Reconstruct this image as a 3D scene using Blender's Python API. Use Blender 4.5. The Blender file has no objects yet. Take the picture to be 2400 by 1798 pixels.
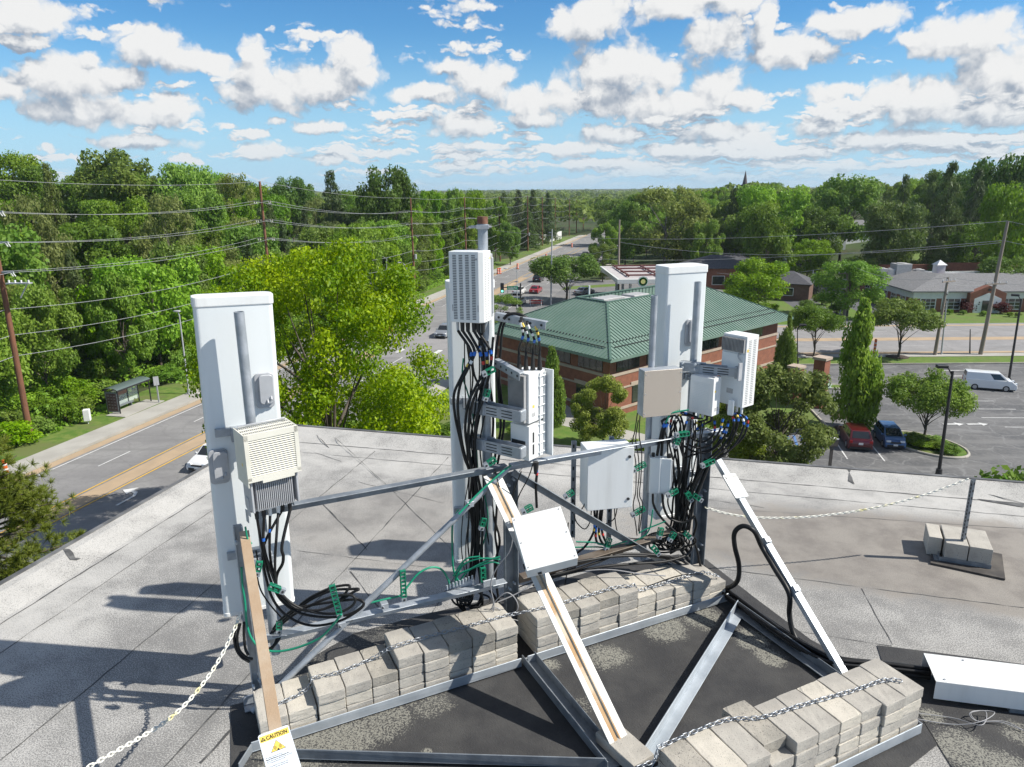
import bpy, bmesh, math, random
import numpy as np
from mathutils import Vector, Matrix
R = math.radians
rnd = random.Random(7)
SC = bpy.context.scene
COL = SC.collection
# ---------------------------------------------------------------- camera model (metres; roof surface is z = 0)
F_PX, PITCH, ROLL, CZ = 1690.0, R(15.2), R(0.5), 3.3
_cp, _sp, _cr, _sr = math.cos(PITCH), math.sin(PITCH), math.cos(ROLL), math.sin(ROLL)
def ray(px, py):
    u, v = px - 1200.0, py - 899.0
    a, b = u * _cr - v * _sr, u * _sr + v * _cr
    return (a / F_PX, _cp - _sp * b / F_PX, -_sp - _cp * b / F_PX)
def at_z(px, py, z=0.0):
    r = ray(px, py); t = (z - CZ) / r[2]
    return Vector((r[0] * t, r[1] * t, z))
def at_y(px, py, y):
    r = ray(px, py); t = y / r[1]
    return Vector((r[0] * t, y, CZ + r[2] * t))
GZ = -17.7
def G(px, py, dz=0.0): return at_z(px, py, GZ + dz)
def ss(a, b, x):
    t = min(1, max(0, (x - a) / (b - a))); return t * t * (3 - 2 * t)
def ground_h(x, y):
    nd = 0.969 * x - 0.248 * y
    h = 11 * ss(56, 150, -nd) * (1 - ss(170, 330, y)) + 8 * ss(150, 240, y) * ss(50, 120, x) * (1 - ss(350, 600, y))
    return GZ + h
# ---------------------------------------------------------------- scene objects
def tag(o, label=None, cat=None, group=None, kind=None):
    if label: o['label'] = label
    if cat: o['category'] = cat
    if group: o['group'] = group
    if kind: o['kind'] = kind
    return o
def thing(name, label, cat, loc=(0, 0, 0), rz=0.0, group=None):
    o = bpy.data.objects.new(name, None); COL.objects.link(o)
    o.location = loc; o.rotation_euler = (0, 0, rz); o.empty_display_size = 0.1
    return tag(o, label, cat, group)
def kids(o): return [c for c in COL.objects if c.parent == o]
_children = {}
def link_mesh(name, me, parent=None, mx=None):
    o = bpy.data.objects.new(name, me); COL.objects.link(o)
    if parent is not None:
        o.parent = parent; _children.setdefault(parent.name, []).append(o)
    return o
def copy_tree(o, parent=None):
    c = o.copy(); COL.objects.link(c)
    if parent is not None:
        c.parent = parent; _children.setdefault(parent.name, []).append(c)
    for ch in list(_children.get(o.name, [])): copy_tree(ch, c)
    return c
def frame(x_axis, z_axis=None):
    x = Vector(x_axis).normalized()
    z = Vector(z_axis) if z_axis is not None else (Vector((0, 0, 1)) if abs(x.z) < .98 else Vector((0, 1, 0)))
    y = z.cross(x).normalized(); z = x.cross(y)
    return Matrix((x, y, z)).transposed()
def rotz(a): return Matrix.Rotation(a, 3, 'Z')
def smooth_path(pts, n=6):
    pts = [Vector(p) for p in pts]
    if len(pts) < 3: return pts
    out = []; P = [2 * pts[0] - pts[1]] + pts + [2 * pts[-1] - pts[-2]]
    for i in range(1, len(P) - 2):
        a, b, c, d = P[i - 1], P[i], P[i + 1], P[i + 2]
        for k in range(n):
            t = k / n
            out.append(.5 * ((2 * b) + (c - a) * t + (2 * a - 5 * b + 4 * c - d) * t * t + (3 * b - a - 3 * c + d) * t ** 3))
    out.append(pts[-1]); return out
class MB:
    """collects shapes into one mesh; m = material slot index"""
    def __init__(s): s.v = []; s.f = []; s.mi = []; s.sm = []
    def add(s, vs, fs, m=0, smooth=False):
        b = len(s.v); s.v += [tuple(x) for x in vs]
        for f in fs: s.f.append(tuple(b + i for i in f)); s.mi.append(m); s.sm.append(smooth)
        return s
    def box(s, c, size, M=None, m=0):
        c = Vector(c); h = [a / 2 for a in size]; vs = []
        for x in (-1, 1):
            for y in (-1, 1):
                for z in (-1, 1):
                    p = Vector((x * h[0], y * h[1], z * h[2])); vs.append(c + (M @ p if M is not None else p))
        return s.add(vs, [(0, 1, 3, 2), (4, 6, 7, 5), (0, 4, 5, 1), (2, 3, 7, 6), (0, 2, 6, 4), (1, 5, 7, 3)], m)
    def span(s, lo, hi, m=0):
        return s.box([(a + b) / 2 for a, b in zip(lo, hi)], [abs(b - a) for a, b in zip(lo, hi)], None, m)
    def bar(s, p, q, w, h, up=None, m=0, off=(0, 0)):
        p, q = Vector(p), Vector(q); M = frame(q - p, up)
        c = (p + q) / 2 + M @ Vector((0, off[0], off[1]))
        return s.box(c, ((q - p).length, w, h), M, m)
    def angle(s, p, q, w, t, up=None, sy=1, sz=1, m=0):
        """L section from p to q: a horizontal leg and a vertical leg meeting at the line p-q"""
        s.bar(p, q, w, t, up, m, (sy * w / 2, 0)); s.bar(p, q, t, w - t, up, m, (sy * t / 2, sz * (w / 2)))
        return s
    def cyl(s, p, q, r1, r2=None, n=12, m=0, caps=True, smooth=True):
        p, q = Vector(p), Vector(q); r2 = r1 if r2 is None else r2; M = frame(q - p)
        vs = []
        for c, r in ((p, r1), (q, r2)):
            for i in range(n):
                a = 2 * math.pi * i / n; vs.append(c + M @ Vector((0, math.cos(a) * r, math.sin(a) * r)))
        s.add(vs, [(i, (i + 1) % n, n + (i + 1) % n, n + i) for i in range(n)], m, smooth)
        if caps: s.add(vs, [tuple(range(n))[::-1], tuple(range(n, 2 * n))], m)
        return s
    def tube(s, pts, r, n=8, m=0, sm=6, caps=True):
        pts = smooth_path(pts, sm) if sm > 1 else [Vector(p) for p in pts]
        rr = r if isinstance(r, (list, tuple)) else None
        vs = []; N = len(pts); prev = None
        for i, p in enumerate(pts):
            d = (pts[min(i + 1, N - 1)] - pts[max(i - 1, 0)])
            if d.length < 1e-7: d = Vector((0, 0, 1))
            d.normalize()
            u = (prev - d * prev.dot(d)) if prev is not None else (Vector((0, 0, 1)).cross(d) if abs(d.z) < .95 else Vector((1, 0, 0)).cross(d))
            u.normalize(); w = d.cross(u); prev = u
            ri = (rr[0] + (rr[1] - rr[0]) * i / max(1, N - 1)) if rr else r
            for k in range(n):
                a = 2 * math.pi * k / n; vs.append(p + u * (math.cos(a) * ri) + w * (math.sin(a) * ri))
        fs = [(i * n + k, i * n + (k + 1) % n, (i + 1) * n + (k + 1) % n, (i + 1) * n + k) for i in range(N - 1) for k in range(n)]
        s.add(vs, fs, m, True)
        if caps: s.add(vs, [tuple(range(n))[::-1], tuple(range((N - 1) * n, N * n))], m)
        return s
    def ring(s, c, r, t, n=12, M=None, m=0, k=6, sx=1.0):
        """closed torus, optionally stretched along its local x (chain links)"""
        c = Vector(c); vs = []
        for i in range(n):
            a = 2 * math.pi * i / n
            for j in range(k):
                b = 2 * math.pi * j / k; q = r + t * math.cos(b)
                ex = (sx - 1) * r * (1 if math.cos(a) > 0.01 else -1 if math.cos(a) < -.01 else 0)
                p = Vector((q * math.cos(a) + ex, q * math.sin(a), t * math.sin(b))); vs.append(c + (M @ p if M is not None else p))
        return s.add(vs, [(i * k + j, ((i + 1) % n) * k + j, ((i + 1) % n) * k + (j + 1) % k, i * k + (j + 1) % k) for i in range(n) for j in range(k)], m, True)
    def prism(s, poly, M, o, depth, m=0, bevel=None):
        """poly in the local xy plane of M at origin o, extruded by depth along local z"""
        o = Vector(o); n = len(poly)
        vs = [o + M @ Vector((x, y, 0)) for x, y in poly] + [o + M @ Vector((x, y, depth)) for x, y in poly]
        return s.add(vs, [tuple(range(n))[::-1], tuple(range(n, 2 * n))] + [(i, (i + 1) % n, n + (i + 1) % n, n + i) for i in range(n)], m)
    def poly(s, pts, m=0): return s.add(pts, [tuple(range(len(pts)))], m)
    def blob(s, c, rad, n=10, k=7, m=0):
        c = Vector(c); vs = []
        for i in range(k + 1):
            th = math.pi * i / k
            for j in range(n):
                a = 2 * math.pi * j / n
                vs.append(c + Vector((rad[0] * math.sin(th) * math.cos(a), rad[1] * math.sin(th) * math.sin(a), rad[2] * math.cos(th))))
        return s.add(vs, [(i * n + j, (i + 1) * n + j, (i + 1) * n + (j + 1) % n, i * n + (j + 1) % n) for i in range(k) for j in range(n)], m, True)
    def build(s, name, mats, parent=None, bevel=0, seg=2, local=True, ang=40):
        me = bpy.data.meshes.new(name)
        me.from_pydata(s.v, [], s.f); me.update()
        if not isinstance(mats, (list, tuple)): mats = [mats]
        for mt in mats: me.materials.append(mt)
        me.polygons.foreach_set('material_index', s.mi); me.polygons.foreach_set('use_smooth', s.sm)
        if bevel or local is not True:
            bm = bmesh.new(); bm.from_mesh(me)
            if bevel:
                bmesh.ops.remove_doubles(bm, verts=bm.verts, dist=1e-6)
                ed = [e for e in bm.edges if len(e.link_faces) == 2 and e.calc_face_angle(0) > R(ang)]
                bmesh.ops.bevel(bm, geom=ed, offset=bevel, segments=seg, profile=.6, affect='EDGES', clamp_overlap=True)
            bm.to_mesh(me); bm.free()
        if bevel and seg > 1:
            pass
        o = link_mesh(name, me, parent)
        if parent is not None and local is True and parent.type == 'EMPTY' and getattr(parent, '_w', None) is None:
            pass
        return o
def wpart(name, mb, mats, parent, bevel=0, seg=2):
    """part whose vertices are given in world space: moved into the thing's local space"""
    root = parent
    while root.parent is not None: root = root.parent
    mx = (Matrix.Translation(root.location) @ Matrix.Rotation(root.rotation_euler.z, 4, 'Z')).inverted()
    mb.v = [tuple(mx @ Vector(p)) for p in mb.v]
    return mb.build(name, mats, parent, bevel, seg)
def wthing(name, mb, mats, label, cat, group=None, bevel=0, seg=2, base=None):
    """a thing that is one mesh, vertices given in world space, origin moved to its base"""
    if base is None:
        A = np.array(mb.v); base = (float((A[:, 0].min() + A[:, 0].max()) / 2), float((A[:, 1].min() + A[:, 1].max()) / 2), float(A[:, 2].min()))
    mb.v = [(p[0] - base[0], p[1] - base[1], p[2] - base[2]) for p in mb.v]
    o = mb.build(name, mats, None, bevel, seg); o.location = base
    return tag(o, label, cat, group)
def struct(name, mb, mats, bevel=0):
    return tag(mb.build(name, mats, None, bevel), kind='structure')
# ---------------------------------------------------------------- materials
class NT:
    def __init__(s, tree): s.t = tree
    def n(s, typ, **kw):
        d = s.t.nodes.new(typ)
        for k, v in kw.items():
            if k.startswith('i_'): s.set(d.inputs[k[2:].replace('__', ' ')], v)
            elif k.startswith('x'): s.set(d.inputs[int(k[1:])], v)
            else: setattr(d, k, v)
        return d
    def set(s, sock, v):
        if isinstance(v, bpy.types.NodeSocket): s.t.links.new(v, sock)
        else: sock.default_value = v
    def math(s, op, a, b=0.0, c=None, clamp=False):
        d = s.n('ShaderNodeMath', operation=op, use_clamp=clamp); s.set(d.inputs[0], a); s.set(d.inputs[1], b)
        if c is not None: s.set(d.inputs[2], c)
        return d.outputs[0]
    def vmath(s, op, a, b=None):
        d = s.n('ShaderNodeVectorMath', operation=op); s.set(d.inputs[0], a)
        if b is not None: s.set(d.inputs[1], b)
        return d.outputs[0]
    def mix(s, fac, a, b, typ='MIX'):
        d = s.n('ShaderNodeMix', data_type='RGBA', blend_type=typ); s.set(d.inputs[0], fac)
        s.set(d.inputs[6], a if not isinstance(a, tuple) else c4(a)); s.set(d.inputs[7], b if not isinstance(b, tuple) else c4(b))
        return d.outputs[2]
    def ramp(s, fac, lo, hi, a=0.0, b=1.0):
        d = s.n('ShaderNodeMapRange', interpolation_type='SMOOTHSTEP'); s.set(d.inputs[0], fac)
        d.inputs[1].default_value, d.inputs[2].default_value, d.inputs[3].default_value, d.inputs[4].default_value = lo, hi, a, b
        return d.outputs[0]
    def noise(s, vec, scale, detail=3.0, rough=.55, out=0, dim='3D'):
        d = s.n('ShaderNodeTexNoise', noise_dimensions=dim); s.set(d.inputs['Vector'], vec)
        d.inputs['Scale'].default_value = scale; d.inputs['Detail'].default_value = detail; d.inputs['Roughness'].default_value = rough
        return d.outputs[out]
def c4(c): return (c[0], c[1], c[2], 1.0)
def new_mat(name):
    m = bpy.data.materials.new(name); m.use_nodes = True; t = NT(m.node_tree)
    return m, t, m.node_tree.nodes['Principled BSDF']
def mat(name, col, rough=.5, metal=0.0, col2=None, scale=8.0, lo=.35, hi=.7, bump=0.0, bscale=60.0, spec=.5, world=False, detail=4.0, speck=None, coat=0.0, stretch=None):
    m, t, p = new_mat(name)
    co = t.n('ShaderNodeNewGeometry').outputs['Position'] if world else t.n('ShaderNodeTexCoord').outputs['Object']
    if stretch: co = t.vmath('MULTIPLY', co, stretch)
    p.inputs['Roughness'].default_value = rough; p.inputs['Metallic'].default_value = metal
    p.inputs['Specular IOR Level'].default_value = spec; p.inputs['Coat Weight'].default_value = coat
    c = c4(col)
    if col2 is not None: c = t.mix(t.ramp(t.noise(co, scale, detail), lo, hi), col, col2)
    if speck: c = t.mix(t.ramp(t.noise(co, speck[0], 2.0), speck[1], speck[1] + .08), c, speck[2])
    t.set(p.inputs['Base Color'], c)
    if bump:
        b = t.n('ShaderNodeBump'); b.inputs['Strength'].default_value = bump; b.inputs['Distance'].default_value = .02
        t.set(b.inputs['Height'], t.noise(co, bscale, 3.0)); t.set(p.inputs['Normal'], b.outputs[0])
    return m
M_ = {}
M_['galv'] = mat('galvanized_steel', (.31, .34, .37), .45, .35, (.42, .45, .49), 14, .3, .7, .08, 90)
M_['galvd'] = mat('dull_galvanized', (.17, .19, .215), .5, .35, (.27, .295, .32), 9, .3, .7, .08, 90)
M_['alu'] = mat('bright_angle', (.36, .40, .44), .45, .35, (.47, .51, .55), 7, .3, .7, .05, 90)
M_['white'] = mat('white_enamel', (.78, .79, .78), .38, 0, (.68, .685, .67), 9, .45, .85, stretch=(1, 1, .12))
M_['offwhite'] = mat('antenna_radome', (.73, .76, .765), .42, 0, (.62, .65, .65), 9, .45, .9, stretch=(1, 1, .07))
M_['cream'] = mat('cream_plastic', (.70, .68, .60), .5, 0, (.64, .62, .54), 5)
M_['lightgrey'] = mat('light_grey_cast', (.46, .47, .49), .45, .1, (.38, .39, .41), 10)
M_['fin'] = mat('grey_fins', (.40, .40, .40), .5, .1, (.30, .30, .30), 9)
M_['dark'] = mat('dark_slot', (.03, .03, .032), .7)
M_['black'] = mat('black_jacket', (.011, .011, .012), .45, 0, (.02, .02, .02), 9, spec=.3)
M_['rubber'] = mat('black_boot', (.022, .022, .022), .6)
M_['green'] = mat('green_jacket', (.01, .27, .155), .42, 0, (.012, .21, .125), 6)
M_['hanger'] = mat('green_hanger', (.008, .19, .105), .4)
M_['blue'] = mat('blue_tape', (.02, .14, .55), .5)
M_['yellow'] = mat('yellow_tape', (.75, .55, .10), .5)
M_['red'] = mat('red_tape', (.6, .05, .04), .5)
M_['greyw'] = mat('grey_wire', (.30, .30, .31), .5)
M_['stainless'] = mat('brushed_stainless', (.76, .69, .61), .24, .8, (.64, .57, .50), 2, .3, .75, .05, 160, stretch=(1, 1, .05))
M_['chain'] = mat('chain_steel', (.28, .30, .33), .4, .7, (.40, .42, .45), 30)
M_['concrete'] = mat('concrete_block', (.50, .47, .415), .9, 0, (.39, .365, .325), 5, .3, .75, .16, 130, .25, speck=(110, .62, (.22, .21, .19)))
M_['concrete2'] = mat('grey_concrete_block', (.44, .415, .37), .9, 0, (.33, .31, .28), 6, .3, .75, .16, 130, .25, speck=(120, .62, (.19, .18, .17)))
M_['concrete3'] = mat('stained_concrete_block', (.40, .37, .32), .9, 0, (.26, .245, .215), 4, .35, .7, .2, 110, .25, speck=(100, .6, (.16, .15, .14)))
M_['concrete4'] = mat('pale_concrete_block', (.55, .51, .44), .9, 0, (.45, .42, .36), 7, .4, .75, .16, 140, .25, speck=(150, .62, (.27, .25, .22)))
M_['rust'] = mat('weathered_white_steel', (.50, .51, .50), .55, .2, (.42, .42, .40), 6, .35, .7, .1, 70)
M_['ruststreak'] = mat('rust_streak', (.36, .22, .10), .7, .1, (.48, .40, .30), 7, .4, .7)
M_['weath'] = mat('weathered_channel', (.385, .275, .18), .65, .1, (.47, .385, .29), 3, .35, .8, .12, 60, stretch=(1.5, 1.5, .5))
M_['rustcap'] = mat('rusty_cap', (.16, .07, .045), .75, .2, (.25, .13, .08), 20)
M_['rope'] = mat('white_plastic_chain', (.74, .73, .66), .55, 0, (.66, .60, .28), 7, .55, .68)
M_['signw'] = mat('sign_white', (.70, .75, .80), .4, 0, (.66, .71, .77), 4)
M_['signy'] = mat('sign_yellow', (.78, .58, .12), .45)
M_['signk'] = mat('sign_black', (.02, .02, .02), .5)
M_['signg'] = mat('sign_grey_print', (.33, .35, .38), .5)
# ================================================================= rooftop: ballast frame
AR = R(25.6); EX = Vector((math.cos(AR), math.sin(AR), 0)); NB = Vector((-math.sin(AR), math.cos(AR), 0))
ROW0 = Vector((.06, 4.44, 0))
def row(t, n, z=0.0): return ROW0 + EX * t + NB * n + Vector((0, 0, z))
def at_row(px, py, n):
    r = Vector(ray(px, py)); o = Vector((0, 0, CZ)); p0 = row(0, n)
    k = (p0 - o).dot(NB) / r.dot(NB); return o + r * k
UP = Vector((0, 0, 1))
fr = thing('ballast_frame', 'galvanized steel angle frame weighed down by concrete blocks, carrying all three antenna masts', 'steel frame', (0, 4.4, 0))
def fpart(name, mb, m, bevel=.002, label=None):
    o = wpart(name, mb, m, fr, bevel, 1)
    if label: o['label'] = label
    return o
Z0 = .035
def tray(name, a, b, m=None, flip=1):
    mb = MB(); mb.angle(a, b, .07, .008, UP, flip, 1); fpart(name, mb, m or M_['alu'])
tray('front_angle', row(-1.84, -.02, .02), row(-.02, -.02, .02)); tray('front_angle', row(.03, -.02, .02), row(1.88, -.02, .02))
tray('back_angle', row(-1.84, .43, .02), row(1.88, .43, .02), M_['galv'], -1)
FN0 = at_z(2158, 1718, .02); FNn = (FN0 - ROW0).dot(NB); FNt = (FN0 - ROW0).dot(EX)
tray('front_angle', row(FNt - 2.4, FNn, .02), row(FNt, FNn, .02)); tray('back_angle', row(FNt - 2.4, FNn + .45, .02), row(FNt, FNn + .45, .02), M_['galv'], -1)
mb = MB(); mb.bar(row(FNt, FNn, .055), row(FNt, FNn + .45, .055), .008, .07, UP); fpart('end_angle', mb, M_['galv'])
APEX = at_z(1478, 1788, .03)
mb = MB(); a, b = at_z(1238, 1548, .03), at_z(1440, 1800, .03)
dd = (b - a).normalized(); sd = Vector((-dd.y, dd.x, 0))
mb.bar(a, b, .10, .007, UP); mb.bar(a, b, .007, .06, UP, 0, (.048, .033)); mb.bar(a, b, .007, .06, UP, 0, (-.048, .033)); fpart('channel_strut', mb, M_['galvd'])
mb = MB(); mb.angle(at_z(1727, 1424, .03), at_z(1492, 1800, .03), .075, .008, UP, 1, 1); fpart('diagonal_angle', mb, M_['alu'])
mb = MB(); mb.angle(at_z(1727, 1424, .03), at_z(1972, 1600, .03), .07, .008, UP, -1, 1); fpart('side_angle', mb, M_['galvd'])
mb = MB(); mb.angle(at_z(622, 1776, .03), at_z(1420, 1800, .03), .07, .008, UP, 1, 1); fpart('side_angle', mb, M_['galvd'])
mb = MB(); mb.bar(row(-1.84, -.02, .05), at_z(560, 1800, .05), .008, .06, UP); fpart('end_angle', mb, M_['galvd'])
PT = [(-1.75, .45), (.11, .45), (1.9, .45)]
HT = []
for i, (t, n) in enumerate(PT):
    p = row(t, n); top = [1.30, 1.30, 1.36][i]; HT.append(top)
    mb = MB(); q = p + UP * top
    mb.bar(p, q, .065, .007, -NB if False else NB, 0, (0, 0)); 
    mb.v = []; mb.f = []; mb.mi = []; mb.sm = []
    pw = .085 if i else .05
    mb.box(p + UP * top / 2, (pw, .008, top), rotz(AR)); mb.box(p + UP * top / 2 + EX * pw * .49 - NB * .036, (.008, .08 if i else .05, top), rotz(AR)); mb.box(p + UP * top / 2 - EX * pw * .45 - NB * .012, (.008, .03, top), rotz(AR))
    fpart('post', mb, M_['galvd'] if i else M_['galv'])
    mb = MB(); mb.box(p + UP * .012, (.16, .16, .012), rotz(AR)); fpart('foot_plate', mb, M_['galv'])
def beam(name, p, q, w, m, L=True, bev=.002):
    mb = MB()
    if L: mb.angle(p, q, w, .007, UP, -1, -1)
    else: mb.cyl(p, q, w / 2, n=12)
    return fpart(name, mb, m, bev if L else 0)
TL, TC = at_row(668, 1180, .43), at_row(1182, 1086, .43)
beam('top_rail', TL - EX * .15, TC, .058, M_['galvd'])
TR_ = at_row(1690, 1003, .43); beam('top_rail', at_row(1192, 1086, .43), TR_, .058, M_['galv'])
beam('low_rail', at_row(600, 1492, .40), at_row(1180, 1356, .40), .07, M_['galv'])
beam('low_rail', at_row(1215, 1345, .40), at_row(1600, 1232, .40), .085, mat('brown_beam', (.13, .10, .075), .6, .3, (.2, .17, .14), 6), False and 0 or True)
beam('cross_brace', at_row(592, 1668, .36), at_row(1190, 1098, .36), .042, M_['galv'], False)
beam('cross_brace', at_row(1205, 1100, .36), at_row(1700, 1398, .36), .052, M_['galvd'])
# raking braces: a double angle with a rust streak in the middle, a weathered channel, a bright angle
def raking(p, q, w, m, label, gap=0.0, hgt=.04):
    d = (q - p).normalized(); M = frame(d, UP if abs(d.z) < .9 else NB)
    mb = MB()
    if gap:
        for s in (-1, 1):
            c = (p + q) / 2
            mb.box(c + M @ Vector((0, s * (gap / 2 + w / 4), 0)), ((q - p).length, w / 2, .006), M)
            mb.box(c + M @ Vector((0, s * (gap / 2 + .003), -hgt / 2 - .003)), ((q - p).length, .006, hgt), M)
    else:
        c = (p + q) / 2
        mb.box(c, ((q - p).length, w, .006), M); mb.box(c + M @ Vector((0, w / 2 - .003, -hgt / 2 - .003)), ((q - p).length, .006, hgt), M); mb.box(c + M @ Vector((0, -w / 2 + .003, -hgt / 2 - .003)), ((q - p).length, .006, hgt), M)
    o = fpart('raking_brace', mb, m, .0015, label)
    if gap:
        mb = MB(); c = (p + q) / 2
        for s, ww in ((-1, .024), (1, .010)): mb.box(c + M @ Vector((0, s * (gap / 2 + ww / 2 + .001), .0034)), ((q - p).length * .98, ww, .0012), M)
        wpart('rust_streak', mb, M_['ruststreak'], o)
    return M
BC0, BC1 = at_row(1152, 1112, .40), at_z(1468, 1772, .05)
MBc = raking(BC0, BC1, .125, M_['rust'], 'double angle brace with rust streaks along its groove', .014)
BR0, BR1 = at_row(1684, 1076, .40), at_z(1990, 1592, .04)
MBr = raking(BR0, BR1, .055, M_['alu'], 'bright galvanized brace with white placard')
BL0 = at_row(572, 1245, .36); BL1 = BL0 + (BR1 - BR0) * (BL0.z / BR0.z)
BLx = at_y(644, 1700, BL0.y + (BL1.y - BL0.y) * .74); BLd = (BLx - BL0); BL1 = BL0 + BLd * (BL0.z - .03) / (BL0.z - BLx.z)
MBl = raking(BL0, BL1, .056, M_['weath'], 'brown weathered brace with caution sign')
for px, py, n in ((1100, 1180, .34), (900, 1418, .36), (800, 1462, .36), (1776, 1255, 9), (1848, 1372, 9)):
    if n > 5:
        k = .42 if px < 1800 else .64
        c = BR0.lerp(BR1, k); M = MBr
    else: c = at_row(px, py, n - .03); M = rotz(AR)
    mb = MB(); mb.box(c, (.05, .05, .04), M); mb.cyl(c - Vector((0, .036, 0)), c - Vector((0, .024, 0)), .009, n=8, m=1); fpart('beam_clamp', mb, [M_['galv'], M_['dark']])
# ---------------------------------------------------------------- concrete ballast blocks
BLK = []
NBLK = 9
for v in range(NBLK):
    mb = MB(); mb.box((0, 0, .038), (.168, .33, .0755)); r_ = random.Random(v)
    o = mb.build('concrete_block', M_[('concrete', 'concrete2', 'concrete3', 'concrete4', 'concrete', 'concrete2', 'concrete4', 'concrete', 'concrete2')[v]], None, .0035, 1)
    bm = bmesh.new(); bm.from_mesh(o.data); bmesh.ops.subdivide_edges(bm, edges=[e for e in bm.edges if e.calc_length() > .02], cuts=5, use_grid_fill=True)
    hs_ = (.084, .165, .038)
    for q in bm.verts:
        p = (q.co.x, q.co.y, q.co.z - .038); ex_ = sum(abs(abs(c) - h) < .006 for c, h in zip(p, hs_))
        k = .0010 if ex_ < 2 else r_.choice((.0006, .001, .0012, .0022)) if ex_ == 2 else r_.choice((.002, .003, .007))
        q.co -= Vector(((p[0] > 0) - (p[0] < 0), (p[1] > 0) - (p[1] < 0), (p[2] > 0) - (p[2] < 0))) * k * r_.random() if ex_ >= 2 else Vector((r_.uniform(-1, 1), r_.uniform(-1, 1), r_.uniform(-1, 1))) * k
    bm.to_mesh(o.data); bm.free(); BLK.append(o)
blk_used = [False] * NBLK
ORD = ['first', 'second', 'third', 'fourth', 'fifth', 'sixth', 'seventh', 'eighth', 'ninth', 'tenth', 'eleventh', 'twelfth', 'thirteenth']
BTOPS = []
def block_top(x, y):
    z = 0
    for (bx, by, bz, c, s, hx) in BTOPS:
        dx, dy = x - bx, y - by
        if abs(dx * c + dy * s) < hx and abs(dy * c - dx * s) < .172: z = max(z, bz)
    return z
def put_block(p, label, group, rz, sx=1.0):
    BTOPS.append((p.x, p.y, p.z + .0765, math.cos(rz), math.sin(rz), .084 * sx + .008))
    v = rnd.randrange(NBLK)
    if not blk_used[v]: o = BLK[v]; blk_used[v] = True
    else: o = BLK[v].copy(); COL.objects.link(o)
    o.location = p; o.rotation_euler = (0, 0, rz); o.scale = (sx, 1, 1); tag(o, label, 'block', group)
def stack(t0, n0, heights, rowname, group, rz=AR, depth=.172, pitch=.175):
    for i, h in enumerate(heights):
        jt = rnd.uniform(-.012, .012)
        for k in range(h):
            course = 'top' if k == h - 1 else 'bottom' if k == 0 else 'second' if k == 1 else 'third'
            put_block(row(t0 + i * pitch, n0 + depth + jt + rnd.uniform(-.007, .007) + (.07 if n0 < -1 and i == len(heights) - 7 and k == h - 1 else 0), .033 + k * .0768), '%s course block, %s' % (course, rowname % ORD[i]), group, rz + rnd.uniform(-.008, .008), (pitch - .004) / .168)
GB = 'concrete blocks stacked as ballast on the frame'
stack(-1.695, .0, [2, 2], '%s stack of the low end behind the brown brace', GB)
stack(-1.343, .0, [3, 3, 3], '%s stack of the rear row part between low and tall ends', GB)
stack(-.815, .0, [4, 4, 4, 4, 4], '%s stack of the tall part left of the middle post', GB)
stack(.205, .0, [4, 4, 4, 4, 4, 3, 3, 3, 3, 2], '%s stack right of the middle post in the rear row', GB)
TLn = (at_z(1541, 1722, .28) - ROW0).dot(EX); nf = max(8, int(round((FNt - .23 - TLn) / .160)) + 1)
stack(FNt - .23 - .160 * (nf - 1), FNn + .015, [4] * nf, '%s stack from the left of the near right row', GB)
put_block(at_z(1462, 1778, .0) + UP * .04, 'single tan block at the foot of the double angle brace, leaning over the strut ends', GB, AR + .15)
put_block(row(TLn - .42, FNn + .1, .06), 'tan block tilted over the frame corner at the bottom edge', GB, AR)
# ---------------------------------------------------------------- steel chains
def chain(path, pitch, r, label, sag=0):
    raw = smooth_path(path, 10); pts = []
    for a, b in zip(raw, raw[1:]):
        for i in range(3): pts.append(a.lerp(b, i / 3))
    zz = [max(p.z if p.z < .6 else 0, block_top(p.x, p.y) + r * 1.1) if block_top(p.x, p.y) else p.z for p in pts]
    for _ in range(3): zz = [max(z, (zz[max(0, i - 1)] + zz[min(len(zz) - 1, i + 1)]) / 2) for i, z in enumerate(zz)]
    for p, z in zip(pts, zz): p.z = z
    mb = MB(); L = 0; acc = 0; k = 0
    for a, b in zip(pts, pts[1:]):
        seg = (b - a).length
        if seg < 1e-6: continue
        while acc < seg:
            p = a.lerp(b, acc / seg); M = frame(b - a); M = M @ Matrix.Rotation((k % 2) * R(90) + rnd.uniform(-.4, .4), 3, 'X')
            mb.ring(p, r, r * .3, 10, M, 0, 6, 1.6); acc += pitch; k += 1
        acc -= seg
    return wthing('chain', mb, M_['chain'], label, 'chain')
hz = lambda k: .033 + .0768 * k + .014
chain([at_z(648, 1652, hz(2)), at_z(700, 1628, hz(2)), at_z(745, 1598, hz(2.5)), at_z(800, 1574, hz(3)), at_z(870, 1545, hz(3)), at_z(920, 1517, hz(4)), at_z(1017, 1488, hz(4)), at_z(1126, 1459, hz(4)), at_z(1198, 1441, hz(3.9)), at_z(1296, 1419, hz(4)), at_z(1379, 1395, hz(4)), at_z(1452, 1375, hz(4)), at_z(1481, 1386, hz(3.3)), at_z(1560, 1366, hz(3)), at_z(1640, 1343, hz(3)), at_z(1690, 1352, hz(2))],
      .033, .0115, 'grey steel chain draped along the rear block row')
chain([at_z(1500, 1798, hz(3)), at_z(1600, 1752, hz(3)), at_z(1700, 1708, hz(3.2)), at_z(1790, 1680, hz(4)), at_z(1880, 1652, hz(4)), at_z(2000, 1618, hz(4)), at_z(2060, 1597, hz(4)), at_z(2090, 1593, hz(4)), at_z(2110, 1600, hz(3.8))], .030, .0115, 'grey steel chain lying over the near right block row')
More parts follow.
